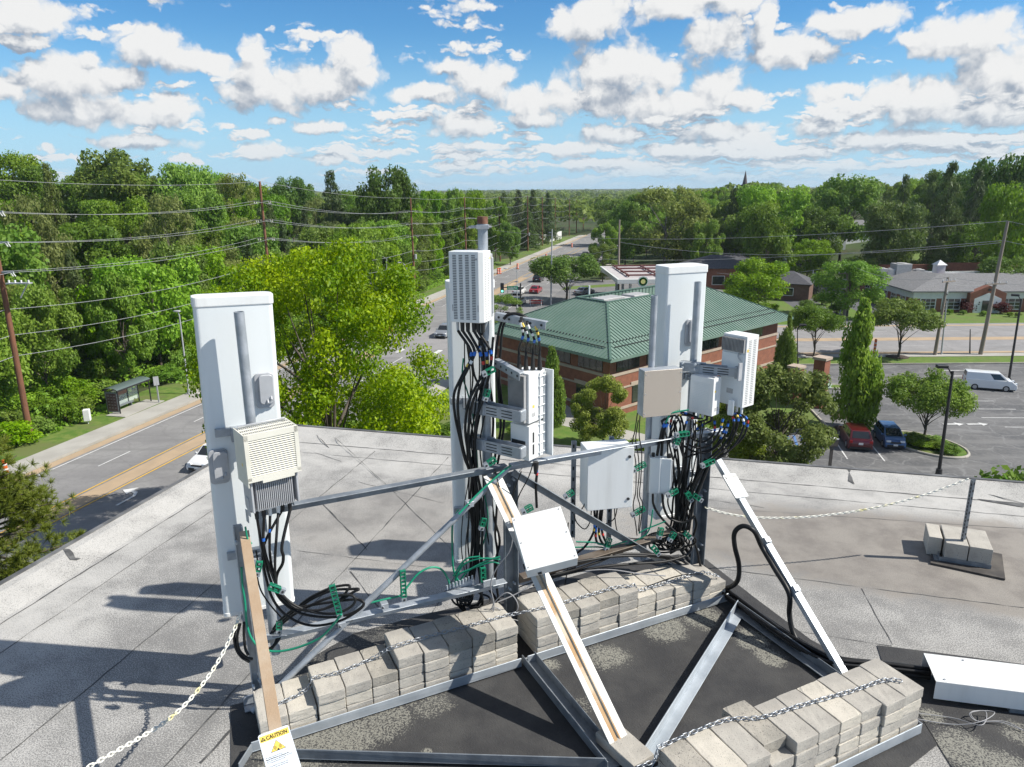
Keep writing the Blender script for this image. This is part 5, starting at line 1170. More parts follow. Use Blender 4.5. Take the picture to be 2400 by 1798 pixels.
for i, ss_ in ((0, (2.6, 7.0, 11.4, 15.8, 20.2, 24.6)), (3, (14.6, 10.2, 5.8))):
    for s in ss_: gwin(i, s, 3.3, ZE - 1.75, ZE - .45)
for i, ss_ in ((0, (4.2, 9.5, 15, 20.5)), (3, (13.6, 8.4))):
    for s in ss_: gwin(i, s, 1.7, GZ + .9, GZ + 2.7, 2, True)
mb = MB(); mb.span((0, 0, 0), (1, 1, 1)); mb.v = []; mb.f = []; mb.mi = []; mb.sm = []
c = gl(LA / 2 + .6, INS + 3.2, ZE + HR - 1.3); M = frame(bz_)
mb.box(c + UP * .6, (3.4, 1.9, 1.2), M); mb.box(c + bz_ * 2.3 + UP * .5, (1.2, 1.6, 1.0), M); mb.box(c - bz_ * 2.2 + UP * .55 , (1.0, 1.7, .12), M @ Matrix.Rotation(R(-25), 3, 'Y')); mb.box(c + bz_ * 4.6 + UP * .55, (2.6, 1.9, 1.1), M)
mb.v = [tuple(Vector(p) + Vector(gb.location)) for p in mb.v]
wthing('rooftop_unit', mb, M_['hvac'], 'large grey air handling unit in the well of the green roof', 'air conditioner', None, .05, 1)
for k, (a, b) in enumerate(((.0, 9.0), (LA - 2 * INS + 1, 3.0))):
    c = gl(INS + a, INS + b, ZE + HR) + Vector(gb.location); mb = MB(); mb.cyl(c - UP * .4, c + UP * .9, .10, n=10); wthing('vent_pipe', mb, M_['wsiding'], ['white vent pipe at the middle of the near rim of the green roof', 'white vent pipe at the far rim of the green roof'][k], 'vent')
# brick gate piers with an arched green canopy
M_['cap'] = M_['stone']
pp = [at_z(1885, 935, GZ), at_z(1932, 955, GZ)]; pp[0] = Vector((28.7, 70.5, GZ)); pp[1] = Vector((29.9, 67.5, GZ))
t = thing('drive_canopy', 'brick piers with pale stone caps carrying a curved green metal canopy', 'canopy', pp[0]); hz_ = [at_y(1884, 862, pp[0].y).z - GZ, at_y(1931, 842, pp[1].y).z - GZ]
for k in range(2):
    q = pp[k] - pp[0]; mb = MB(); mb.box(q + UP * hz_[k] / 2, (1.1, 1.1, hz_[k]), frame(bz_)); p_ = mb.build('pier', M_['brick'], t)
    mb = MB(); mb.box(q + UP * (hz_[k] + .12), (1.35, 1.35, .24), frame(bz_)); mb.box(q + UP * 1.6, (1.16, 1.16, .2), frame(bz_)); mb.build('cap', M_['stone'], p_)
q = pp[1] - pp[0]; mb = MB(); dxy = Vector((q.x, q.y, 0)); d = dxy.normalized(); s = Vector((-d.y, d.x, 0)); zz = min(hz_) - 1.2
prev = None
for i in range(11):
    f = i / 10; c = dxy * f + UP * (zz + .7 * math.sin(math.pi * f)); a, b = c + s * 1.6, c - s * 1.6
    if prev: mb.poly([prev[0], prev[1], b, a]); mb.poly([prev[0] - UP * .25, prev[1] - UP * .25, b - UP * .25, a - UP * .25][::-1]); mb.poly([prev[1], prev[1] - UP * .25, b - UP * .25, b])
    prev = (a, b)
mb.build('arched_roof', M_['greenroof'], t)
# generic house with gabled or hipped roof
def house(loc, rz, L, Wd, hw, hr, label, wall, roof, hip=False, wins=(), cat='house', gable=None, ov=.4):
    t = thing('house', label, cat, loc, rz); mb = MB()
    mb.box((0, 0, hw / 2), (L, Wd, hw)); w_ = mb.build('wall', wall, t); mb = MB()
    a = L / 2 + ov; b = Wd / 2 + ov; k = b if hip else 0
    r0, r1 = (-a + k, 0, hw + hr), (a - k, 0, hw + hr)
    c = [(-a, -b, hw), (a, -b, hw), (a, b, hw), (-a, b, hw)]
    mb.poly([c[0], c[1], r1, r0]); mb.poly([c[2], c[3], r0, r1])
    if hip: mb.poly([c[1], c[2], r1]); mb.poly([c[3], c[0], r0])
    mb.poly([(p[0], p[1], hw - .12) for p in c][::-1])
    for i in range(4): mb.poly([c[i], c[(i + 1) % 4], c[(i + 1) % 4][:2] + (hw - .12,), c[i][:2] + (hw - .12,)])
    mb.build('roof', roof, t)
    if not hip:
        mb = MB()
        for s in (-1, 1): mb.poly([(s * L / 2, -Wd / 2, hw), (s * L / 2, Wd / 2, hw), (s * L / 2, 0, hw + hr * (Wd / 2) / b)])
        mb.build('gable', gable or wall, t)
    for (side, s, w, z0, h) in wins:
        mb = MB(); g = MB()
        if side == 'f': mb.box((s, -Wd / 2 - .02, z0 + h / 2), (w + .2, .06, h + .2)); g.box((s, -Wd / 2 - .055, z0 + h / 2), (w, .02, h))
        else:
            x = L / 2 if side == 'r' else -L / 2; sg_ = 1 if side == 'r' else -1
            mb.box((x + sg_ * .02, s, z0 + h / 2), (.06, w + .2, h + .2)); g.box((x + sg_ * .055, s, z0 + h / 2), (.02, w, h))
        f = mb.build('window', M_['wsiding'], t); g.build('pane', M_['glass'], f)
    return t
def gh(px, py, y):
    p = at_y(px, py, y); return p
# gas station canopy with red roof frame
cz = GZ + 5.4; k0, k1, k3 = at_z(1447, 655, cz), at_z(1600, 657, cz), at_z(1478, 624, cz)
ux = Vector((1, .02, 0)).normalized(); wx = 15.5; vy = Vector((-.02, 1, 0)); wy = 22
t = thing('fuel_canopy', 'flat white fuel station canopy with a red steel frame on top', 'canopy', (k0.x, k0.y, GZ)); sh = (k3.x - k0.x) / 22
rel = lambda a, b, z: ux * a + vy * b + UP * z
mb = MB(); mb.box(rel(wx / 2, wy / 2, 5.0), (wx, wy, .8), frame(ux)); mb.build('deck', mat('canopy_fascia', (.62, .63, .60), .6), t, .05, 1)
mb = MB(); mb.box(rel(wx / 2, wy / 2, 5.41), (wx - 1.0, wy - 1.0, .02), frame(ux)); mb.build('deck_top', mat('canopy_top', (.50, .46, .46), .8, 0, (.42, .40, .40), 1), t)
mb = MB(); MRED = mat('red_steel', (.15, .05, .045), .6)
for f in (.14, .40, .64, .86): mb.bar(rel(2, wy * f, 5.75), rel(wx - 1.2, wy * f, 5.75), .25, .28, UP)
for f in (.16, .5, .84): mb.bar(rel(wx * f, 2.5, 5.74), rel(wx * f, wy - 2.5, 5.74), .22, .25, UP)
for f in (.16, .5, .84):
    for g in (.14, .4, .64, .86): mb.bar(rel(wx * f, wy * g, 5.38), rel(wx * f, wy * g, 5.8), .2, .2)
mb.build('roof_frame', MRED, t)
for fx in (.2, .8):
    for fy in (.2, .55, .88):
        mb = MB(); mb.bar(rel(wx * fx, wy * fy, 0), rel(wx * fx, wy * fy, 4.65), .45, .45); mb.build('column', M_['wsiding'], t)
lg = at_y(1507, 660, k0.y - .1) - Vector((k0.x, k0.y, GZ)); mb = MB(); mb.cyl(lg, lg + Vector((0, -.12, 0)), .95, n=24); lgo = mb.build('round_logo', M_['wsiding'], t)
mb = MB()
for k in range(12):
    a = 2 * math.pi * k / 12; mb.cyl(lg + Vector((math.cos(a) * .48, -.121, math.sin(a) * .48)), lg + Vector((math.cos(a) * .48, -.14, math.sin(a) * .48)), .3, n=10)
mb.build('logo_petal', mat('logo_green', (.01, .25, .04), .5), lgo); mb = MB(); mb.cyl(lg + Vector((0, -.141, 0)), lg + Vector((0, -.16, 0)), .42, n=10); mb.build('logo_core', mat('logo_yellow', (.75, .75, .25), .5), lgo)
for i, x in enumerate((3.2, 9.5)):
    p = Vector((k0.x, k0.y, GZ)) + rel(x, 4.4, 0); mb = MB(); mb.box(p + UP * .8, (.8, .6, 1.6)); mb.box(p + UP * 1.75, (.8, .6, .3), None, 1); mb.box(p + UP * .08, (2.2, 1.1, .16), None, 0); wthing('fuel_pump', mb, [mat('pump_green', (.02, .16, .05), .5), M_['wsiding']], 'green fuel pump under the %s of the white canopy' % ('left end' if i == 0 else 'middle'), 'fuel pump', 'fuel pumps')
p = at_z(1700, 688, GZ); house((p.x + 3, 157, GZ), R(-3), 17, 11, 4.4, 2.3, 'brick shop building with a dark hipped roof behind the fuel canopy', M_['brick'], M_['shingled'], True, (('f', -2.5, 2.4, 1.0, 1.7), ('f', 2.5, 2.4, 1.0, 1.7), ('f', -6.3, 1.2, 0.0, 2.2)), 'building')
p = at_z(1853, 702, GZ); house((p.x - 1.5, p.y + 3, GZ), R(-28), 12, 7, 3.2, 2.0, 'small brown shed roofed building beside the dark driveway', mat('brown_brick', (.16, .095, .07), .9, 0, (.12, .07, .05), 2), M_['shingled'], True, (('f', 1.5, 3.4, 1.0, 1.3),), 'building')
p = at_y(196, 532, 205); house((p.x, 205, ground_h(p.x, 205) - 1), R(62), 11, 7.0, p.z - ground_h(p.x, 205) + 3.4, 1.9, 'salmon brick gabled house on the left hill among trees', mat('salmon_brick', (.42, .19, .12), .9, 0, (.36, .16, .10), 1), M_['shingle'], False, (('r', 0, 1.1, 5.2, 1.2),))
p = at_y(440, 540, 200); house((p.x, 200, ground_h(p.x, 200) - 1), R(-8), 15, 9, p.z - ground_h(p.x, 200) + 1.6, 3.0, 'grey roofed low house behind the left woods', M_['brick'], mat('pale_shingle', (.27, .28, .30), .9), False, (('f', 3, 1.3, 5, 1.2), ('f', -2, 1.3, 5, 1.2)))
p = at_y(1900, 545, 215); house((p.x + 4, 215, ground_h(p.x, 215) - 1), R(4), 26, 9, p.z - ground_h(p.x, 215) + 1.4, 3.0, 'white sided house with a gable on the right hill behind trees', M_['wsiding'], M_['shingle'], False, (('f', -4, 1.3, 6, 1.3), ('f', 5, 1.3, 6, 1.3)))
p = at_y(1937, 520, 207); t = house((p.x + .5, 207, ground_h(p.x, 207) - 1), R(90), 6, 8.5, p.z - ground_h(p.x, 207) + .4, 3.2, 'white cross gable with a small attic window on the right hill', M_['wsiding'], M_['shingle'], False, (('l', 0, .9, 8.2, 1.0),))
p = at_y(1740, 560, 190); house((p.x, 190, ground_h(p.x, 190) - 1), R(2), 8, 8, p.z - ground_h(p.x, 190) + 6, 2.5, 'grey sided house corner seen between the right trees', mat('grey_siding', (.30, .30, .32), .8), M_['shingled'], True, (('f', 0, 1.2, 9, 1.4),))
# the low brick office across the street
OF = at_z(2136, 731, GZ); osc = 1.0
t = thing('office_building', 'long low brick office with white fascia, grey hipped roof and a gabled white entry', 'building', (OF.x, OF.y, GZ), R(-3.0)); LF, DF, HW = 36, 27, 3.6
mb = MB(); mb.box((LF / 2, DF / 2, HW / 2 - .0), (LF, DF, HW)); w_ = mb.build('wall', M_['brick'], t)
mb = MB(); mb.box((LF / 2, -.02, HW - .65), (LF + .1, .2, 1.3)); mb.box((-.02, DF / 2, HW - .65), (.2, DF + .1, 1.3)); mb.build('fascia', M_['wsiding'], w_)
mb = MB(); ov = .8; hr = 2.0; rd = 8.0
a0, a1, b0, b1 = (-ov, -ov, HW), (LF + ov, -ov, HW), (rd, rd, HW + hr), (LF - rd, rd, HW + hr); c0, c1 = (-ov, DF * .72, HW), (LF + ov, DF * .72, HW)
mb.poly([a0, a1, b1, b0]); mb.poly([a1, c1, (LF - rd, DF * .6, HW + hr * .9), b1]); mb.poly([a0, b0, (5.5, DF * .72, HW + 1.6), c0])
for p, q in ((a0, a1), (a1, c1), (c0, a0)): mb.poly([p, q, q[:2] + (HW - .2,), p[:2] + (HW - .2,)])
mb.poly([a0[:2] + (HW - .2,), a1[:2] + (HW - .2,), (LF + ov, .5, HW - .2), (-ov, .5, HW - .2)]); mb.poly([b0, b1, (LF - rd, rd + .1, HW + .3), (rd, rd + .1, HW + .3)]); mb.build('roof', M_['shingle'], t)
mb = MB(); mb.box((LF / 2 + 1, DF * .70, HW + .35), (LF - 8, DF * .55, .3)); mb.box((LF / 2 + 2, DF * .55, HW + 1.0), (LF - 12, .3, 1.0)); mb.build('flat_roof', M_['wroof'], t)
mb = MB(); mb.box((2.0, DF * .80, HW + .8), (.4, 10, 2.0)); mb.box((LF * .5, DF * 1.0, HW + .8), (LF, .4, 1.6)); mb.box((LF * .62, DF * .9, HW + 1.4), (12, .4, 1.6)); mb.build('parapet', M_['brick'], t)
def owin(x, w, h, z0, side=False, nv=3, nh=2, door=False):
    f = MB(); g = MB()
    if side: f.box((-.03, x, z0 + h / 2), (.08, w + .24, h + .24)); cells = [((-.08, x + ((i + .5) / nv - .5) * w, z0 + h * (k + .5) / nh), (.02, w / nv - .09, h / nh - .08)) for i in range(nv) for k in range(nh)]
    else: f.box((x, -.03, z0 + h / 2), (w + .24, .08, h + .24)); cells = [((x + ((i + .5) / nv - .5) * w, -.08, z0 + h * (k + .5) / nh), (w / nv - .09, .02, h / nh - .08)) for i in range(nv) for k in range(nh)]
    for c, s in cells: g.box(c, s)
    o = f.build('window', M_['wsiding'], t); g.build('pane', M_['glass'], o)
for x, w_ in ((2.5, 2.4), (6.3, 2.9), (16.2, 3.2), (21, 3.0), (26, 3.0), (31, 3.0)): owin(x, w_, 1.75, .5, nv=3, nh=3)
for y in (3.5, 7, 10.5, 14, 18): owin(y, 1.8, 1.75, .5, True, 2, 3)
ex0 = 11.6
mb = MB(); mb.prism([(-2.9, 0), (2.9, 0), (2.9, HW - .3), (0, HW + 1.0), (-2.9, HW - .3)], Matrix(((1, 0, 0), (0, 0, -1), (0, 1, 0))), (ex0, .2, 0), 1.4); en = mb.build('entry_gable', M_['brick'], t)
mb = MB(); mb.prism([(-2.2, 0), (2.2, 0), (2.2, HW - 1.2), (0, HW - .2), (-2.2, HW - 1.2)], Matrix(((1, 0, 0), (0, 0, -1), (0, 1, 0))), (ex0, -1.19, 0), .04); mb.build('entry_panel', M_['wsiding'], en)
mb = MB(); mb.box((ex0 - .1, -1.26, 1.05), (1.5, .05, 2.1)); mb.build('door', M_['glass'], en)
mb = MB()
for dx in (-1.45, 1.45):
    for q in range(5): mb.blob((ex0 + dx + rnd.uniform(-.3, .3), -1.26, .5 + q * .33), (.13, .03, .12), 8, 5)
mb.cyl((ex0, -1.22, 3.9), (ex0, -1.3, 3.9), .24, n=12); mb.build('entry_ornament', M_['frame'], en)
owp = lambda x, y, z: Vector((OF.x, OF.y, GZ)) + rotz(R(-3)) @ Vector((x, y, z))
mb = MB(); c = owp(9.8, 12, HW + 1.7)
mb.box(c + UP * .3, (1.5, 1.5, 2.2)); mb.add([c + Vector((sx * .95, sy * .95, 1.4)) for sx, sy in ((-1, -1), (1, -1), (1, 1), (-1, 1))] + [c + UP * 2.3], [(0, 1, 4), (1, 2, 4), (2, 3, 4), (3, 0, 4)]); wthing('cupola', mb, M_['wsiding'], 'white cupola with pointed roof on the grey office roof', 'cupola')
for i, (x, y, s, h) in enumerate(((.8, 14.5, 1.2, 1.4), (2.4, 14.8, 1.2, 1.3), (4.6, 15.5, 2.5, 2.2), (7.4, 14.5, 1.4, 1.2))):
    c = owp(x, y, HW + .8); mb = MB(); mb.box(c + UP * h / 2, (s * 1.15, s, h)); mb.cyl(c + UP * h, c + UP * (h + .12), s * .36, n=14); wthing('rooftop_unit', mb, [M_['hvac']], '%s grey air conditioner on the flat office roof, %s' % (('small', 'small', 'largest', 'squat')[i], ('first of four', 'second of four', 'third of four', 'last before the cupola')[i]), 'air conditioner', 'air conditioners on the office roof', .04, 1)
# church spire and far mast
p = at_y(1748, 400, 420); mb = MB(); mb.cyl((p.x, 420, GZ), (p.x, 420, p.z - 7.5), 2.2, n=4, smooth=False); mb.cyl((p.x, 420, p.z - 7.5), (p.x, 420, p.z), 1.5, .08, n=8); wthing('church_spire', mb, mat('spire_slate', (.06, .045, .05), .7), 'thin dark pointed spire rising over the far trees', 'spire')
# retaining wall on the left
p0, p1 = at_y(452, 664, 118), at_y(560, 672, 112); mb = MB(); zb = ground_h(p0.x, 115) - 2
mb.add([Vector((p0.x, p0.y, zb)), Vector((p1.x, p1.y, zb)), Vector((p1.x, p1.y, p1.z)), Vector((p0.x, p0.y, p0.z)), Vector((p0.x - .2, p0.y + .6, zb)), Vector((p1.x, p1.y + .6, zb)), Vector((p1.x, p1.y + .6, p1.z)), Vector((p0.x, p0.y + .6, p0.z))], [(0, 1, 2, 3), (3, 2, 6, 7), (1, 5, 6, 2), (0, 3, 7, 4)])
wthing('retaining_wall', mb, mat('grey_concrete_wall', (.17, .16, .16), .9, 0, (.11, .10, .10), .4, stretch=(3, 3, .2)), 'grey concrete retaining wall at the edge of the left woods', 'wall')
c = at_y(485, 667, 113.5); mb = MB(); mb.box(c, (.9, .04, .9), Matrix.Rotation(R(45), 3, 'Y')); mb.cyl(c - UP * 3, c, .04, n=6); wthing('warning_sign', mb, mat('orange_sign', (.75, .27, .02), .5), 'orange diamond sign before the grey retaining wall', 'sign')
mb = MB(); a, b = RD(-57.2, 170), RD(-57.2, 180)
mb.bar(a + UP * 1.2, b + UP * 1.2, .3, 2.4, UP); wthing('garden_wall', mb, M_['kerb'], 'short pale concrete wall among bushes by the far verge', 'wall')
a, b = RD(-60, 262), RD(-56, 305); mb = MB(); n_ = 24
for i in range(n_): mb.bar(a.lerp(b, (i + .06) / n_) + UP * 1.6, a.lerp(b, (i + .94) / n_) + UP * 1.6, .12, 3.2, UP)
wthing('timber_fence', mb, M_['wsiding'], 'long whitish board fence beside the far end of the road', 'fence')
# ================================================================= vehicles
M_['tyre'] = mat('tyre_rubber', (.02, .02, .02), .8); M_['rim'] = mat('alloy_rim', (.45, .46, .48), .35, .6)
M_['carglass'] = mat('car_glass', (.02, .024, .028), .06, 0, spec=.8); M_['lamp'] = mat('lamp_lens', (.75, .77, .8), .15); M_['tail'] = mat('tail_lens', (.35, .01, .01), .2); M_['trim'] = mat('black_trim', (.02, .02, .021), .5); M_['plate'] = mat('number_plate', (.7, .7, .7), .5)
def paint(name, c, metal=.2): return mat(name, c, .28, metal, coat=.6)
KINDS = {  # length, width, height, bonnet z, belt z, screen base x, roof front x, roof rear x, tail base x, ground clearance, wheel radius
 'suv': (4.5, 1.84, 1.66, 1.02, 1.08, 3.32, 2.55, .55, .08, .22, .36), 'hatch': (3.65, 1.60, 1.52, .98, 1.02, 3.05, 2.25, .40, .06, .18, .30),
 'sedan': (4.8, 1.84, 1.46, .92, .98, 3.45, 2.55, 1.35, .55, .18, .34), 'van': (4.75, 1.75, 1.86, 1.12, 1.16, 3.98, 3.15, .10, .02, .20, .32)}
def car(kind, loc, rz, pm, label, group='cars on the streets', cat=None, van_blank=False):
    L, Wd, H, zb, zt, xs_, xf, xr, xt, gc, wr = KINDS[kind]; t = thing({'suv': 'parked_car', 'hatch': 'parked_car', 'sedan': 'car', 'van': 'van'}[kind] if group == 'parked' else ('van' if kind == 'van' else 'car'), label, cat or ('van' if kind == 'van' else 'car'), loc, rz, None if group == 'parked' else group)
    Y = Matrix(((1, 0, 0), (0, 0, 1), (0, -1, 0))); Yp = Matrix(((1, 0, 0), (0, 0, -1), (0, 1, 0)))
    prof = [(-L / 2 + .04, gc), (-L / 2, gc + .22), (-L / 2 + .02, zt - .12), (-L / 2 + xt + .04, zt), (-L / 2 + xs_, zt), (-L / 2 + xs_ + .25, zb + .02), (L / 2 - .35, zb - .16), (L / 2 - .06, zb - .36), (L / 2, gc + .25), (L / 2 - .06, gc)]
    mb = MB(); mb.prism(prof, Yp, (0, Wd / 2, 0), Wd); o = mb.build('body', pm, t, .075, 3)
    for pg in o.data.polygons: pg.use_smooth = True
    o.data.set_sharp_from_angle(angle=R(38))
    def gh_(x0, x1, x2, x3, w0, w1, z0, z1): return [(x0, -w0, z0), (x3, -w0, z0), (x3, w0, z0), (x0, w0, z0), (x1, -w1, z1), (x2, -w1, z1), (x2, w1, z1), (x1, w1, z1)]
    w0, w1 = Wd / 2 - .05, Wd / 2 - .20
    X = lambda x: x - L / 2
    v = gh_(X(xt), X(xr), X(xf), X(xs_), w0, w1, zt - .03, H); F = [(0, 1, 5, 4), (1, 2, 6, 5), (2, 3, 7, 6), (3, 0, 4, 7), (4, 5, 6, 7)]
    mb = MB(); mb.add(v, F); c = mb.build('cabin', pm, t, .05, 3)
    for pg in c.data.polygons: pg.use_smooth = True
    c.data.set_sharp_from_angle(angle=R(38))
    V = [Vector(p) for p in v]
    def pane(q, a0, a1, b0, b1, nm):
        P = lambda a, b: V[q[0]].lerp(V[q[1]], a).lerp(V[q[3]].lerp(V[q[2]], a), b)
        pts = [P(a0, b0), P(a1, b0), P(a1, b1), P(a0, b1)]; n = (pts[1] - pts[0]).cross(pts[3] - pts[0]).normalized()
        if n.dot((pts[0] + pts[2]) / 2 - Vector((0, 0, 1))) < 0: n = -n
        mb = MB(); mb.poly([p + n * .012 for p in pts]); mb.poly([p + n * .004 for p in pts][::-1]); mb.build(nm, M_['carglass'], c)
    if kind == 'van':
        for q in (F[0], F[2]):
            f = q == F[0]; pane(q, *((.66, .93) if f else (.07, .34)), .10, .86, 'window')
    else:
        for q in (F[0], F[2]):
            for a, b in ((.07, .35), (.38, .64), (.67, .93)): pane(q, a, b, .12, .86, 'window')
    pane(F[1], .07, .93, .06, .92, 'windscreen'); pane(F[3], .10, .90, .12 if kind != 'van' else .35, .90, 'rear_window')
    for x in (L * .195, L * .79):
        for s in (-1, 1):
            mb = MB(); mb.cyl((X(x), s * (Wd / 2 - .20), wr), (X(x), s * (Wd / 2 + .012), wr), wr, n=20); w_ = mb.build('wheel', M_['tyre'], t)
            mb = MB(); mb.cyl((X(x), s * (Wd / 2 + .005), wr), (X(x), s * (Wd / 2 + .020), wr), wr * .64, n=14); mb.build('rim', M_['rim'], w_)
    for s in (-1, 1):
        mb = MB(); mb.box((L / 2 - .12, s * (Wd / 2 - .27), zb - .26), (.16, .34, .15)); mb.build('headlight', M_['lamp'], t, .02, 2)
        mb = MB(); mb.box((-L / 2 + .03, s * (Wd / 2 - .16), zt - .24), (.09, .24, .22) if kind != 'van' else (.09, .12, .5)); mb.build('tail_light', M_['tail'], t, .015, 1)
        mb = MB(); mb.box((X(xs_ - .25), s * (Wd / 2 + .08), zt + .06), (.14, .2, .13)); mb.build('mirror', pm, t, .03, 2)
    mb = MB(); mb.box((L / 2 - .03, 0, gc + .16), (.1, Wd * .78, .22)); mb.box((-L / 2 + .02, 0, gc + .12), (.1, Wd * .9, .20)); mb.box((0, 0, gc + .02), (L * .92, Wd + .01, .12)); mb.build('bumper_trim', M_['trim'], t, .02, 1)
    mb = MB(); mb.box((-L / 2 - .012, 0, zt - .38), (.03, .34, .17)); mb.build('number_plate', M_['plate'], t); mb = MB(); mb.box((L / 2 + .012, 0, gc + .26), (.03, .34, .15)); mb.build('number_plate', M_['plate'], t)
    mb = MB(); mb.box((L / 2 - .05, 0, zb - .36), (.08, Wd * .5, .12)); mb.build('grille', M_['trim'], t)
    return t
hd = math.atan2(sdv.y, sdv.x)
p = at_z(2017, 1060, GZ); car('suv', p + sdv * 2.25, hd - .02, paint('dark_red_paint', (.11, .008, .014)), 'dark red SUV parked tail outward beside the blue hatchback', 'parked')
p = at_z(2098, 1056, GZ); car('hatch', p + sdv * 1.85, hd + math.pi, paint('steel_blue_paint', (.055, .12, .26)), 'blue hatchback parked facing the roof beside the island', 'parked')
a, b = at_z(2290, 913, GZ), at_z(2366, 919, GZ); d = b - a; car('van', (a + b) / 2 + Vector((0, .8, 0)), math.atan2(d.y, d.x), paint('van_white_paint', (.78, .79, .80), 0), 'white cargo van parked under the lamp post at the right edge', 'parked')
WHT, BLK_, SIL, RED_ = paint('white_car_paint', (.75, .75, .75), 0), paint('black_car_paint', (.015, .015, .018)), paint('silver_car_paint', (.36, .38, .40), .5), paint('bright_red_paint', (.35, .01, .02))
def rc(px, py, kind, m, label, dz=0): p = at_z(px, py, GZ); return car(kind, (p.x, p.y, GZ + .04), RHD + dz, m, label)
rc(1217, 690, 'suv', WHT, 'white SUV waiting at the junction just left of the red car'); rc(1256, 686, 'sedan', RED_, 'red car at the junction right of the white SUV'); rc(1216, 714, 'sedan', SIL, 'silver car half behind the black signal pole'); rc(1262, 660, 'suv', BLK_, 'black SUV on the main road partly behind the roadside tree'); rc(1372, 601, 'sedan', BLK_, 'dark car far up the main road where trees close in')
p = at_z(1370, 690, GZ); car('sedan', p + UP * .05, R(50), SIL, 'silver car on the forecourt near the fuel canopy')
rc(505, 1088, 'suv', WHT, 'white car on the road behind the left antenna, just over the roof edge', math.pi)
p = at_z(882, 782, GZ); car('sedan', p + UP * .05, R(12), RED_, 'red car glimpsed through the yellow green tree'); p = at_z(1043, 788, GZ); car('suv', p + UP * .05, RHD + math.pi, SIL, 'grey car between the yellow green tree and the middle antenna')
p = at_y(2068, 582, 170); car('van', (p.x, 170, ground_h(p.x, 170) + .1), R(175), WHT, 'small white van parked before the right hill woods')
# ================================================================= poles and wires
M_['wood'] = mat('brown_pole_wood', (.20, .085, .045), .85, 0, (.13, .06, .035), 1.5, stretch=(6, 6, .4)); M_['gwood'] = mat('grey_pole_wood', (.30, .25, .20), .85, 0, (.22, .18, .15), 1.5, stretch=(6, 6, .4))
M_['lampgrey'] = mat('lamp_post_grey', (.42, .43, .44), .5, .3); M_['lampblk'] = mat('lamp_post_black', (.03, .028, .027), .5); M_['wire'] = mat('aluminium_wire', (.36, .37, .38), .5, .2); M_['wired'] = mat('dark_wire', (.10, .10, .10), .6)
def solve_s(nd, px):
    lo, hi = -20, 700
    for _ in range(60):
        m_ = (lo + hi) / 2; p = RD(nd, m_); d = p.y * _cp - (GZ - CZ) * _sp; q = 1200 + F_PX * p.x / d
        if q < px: lo = m_
        else: hi = m_
    return lo
PN = -56.2; pole_s = [solve_s(PN, q) for q in (72, 648, 974.6, 1096, 1175, 1240, 1274, 1304, 1337, 1354, 1370)]
ptop_px = [None, 425, 467, 466, 466, 465, 468, 470, 472, 475, 470]
ORD2 = ['nearest, at the left edge', 'standing above the left antenna', 'third along, over the yellow green tree', 'fourth along, left of the tall pipe', 'fifth along, right of the tall pipe', 'sixth along', 'seventh along, darker red', 'eighth along', 'ninth along', 'tenth along', 'farthest seen']
PT_ = []; ARMS = []
pd = RD(0, 1) - RD(0, 0); pn = RD(1, 0) - RD(0, 0)
pole_s[0] = solve_s(PN, 72)
for i, s in enumerate(pole_s):
    b = RD(PN, s); b.z = ground_h(b.x, b.y) - .2; zt = at_y(640, ptop_px[i], b.y).z if ptop_px[i] else 4.4
    if i == 0: b = at_z(72, 1030, GZ); tp = at_y(-20, 520, b.y - 1.0); tp.z = 4.3
    else: tp = Vector((b.x - .1, b.y, zt))
    t = thing('utility_pole', 'tall brown wooden power pole by the road, %s' % ORD2[i], 'utility pole', b, 0, 'wooden power poles along the road')
    mb = MB(); mb.cyl((0, 0, 0), tp - b, .24 if i else .27, .15, 12); mb.build('shaft', M_['wood'] if i != 3 else M_['wood'], t)
    arms = []
    for k, dz in enumerate((2.5, 4.9, 7.3)):
        c = (tp - b) * (1 - dz / (tp.z - b.z)); mb = MB(); mb.box(c + pn * .05, (.12, 2.6, .14), frame(pd)); mb.build('cross_arm', M_['gwood'] if i else M_['lampgrey'], t)
        if i < 4:
            mb = MB()
            for sx in (-1.2, -.9, .95, 1.2): mb.cyl(c + pn * sx + UP * .05, c + pn * sx - UP * .35 + pd * .25, .05, n=6)
            mb.build('insulator', M_['wsiding'], t)
        arms.append(b + c)
    c = (tp - b) * (1 - 10.4 / (tp.z - b.z))
    if i in (2, 4, 5):
        mb = MB(); q = (tp - b) * (1 - (11.0 + i * .3) / (tp.z - b.z)); mb.cyl(q + Vector((.45, 0, -.5)), q + Vector((.45, 0, .5)), .28, n=12); mb.build('transformer', M_['lampgrey'], t)
    PT_.append(tp); ARMS.append(arms + [b + c, b + (tp - b) * (1 - 12.6 / (tp.z - b.z)), b + (tp - b) * (1 - 14.4 / (tp.z - b.z))])
def wire(a, b, sag, r, label, group, m=None, n=14):
    pts = []
    for i in range(n + 1):
        f = i / n; p = a.lerp(b, f); p.z -= sag * 4 * f * (1 - f); pts.append(p)
    mb = MB(); mb.tube(pts, r, 4, 0, 1, caps=False); return wthing('power_line', mb, m or M_['wire'], label, 'power line', group)
ONM = ['first', 'second', 'third', 'fourth', 'fifth', 'sixth', 'seventh', 'eighth', 'ninth', 'tenth', 'eleventh']
GWI = 'power lines strung between the brown poles'
prev_t, prev_a = PT_[0] + (PT_[0] - PT_[1]) * .9, [a + (ARMS[0][k] - ARMS[1][k]) * .9 for k, a in enumerate(ARMS[0])]
seq_t, seq_a = [prev_t] + PT_, [prev_a] + ARMS
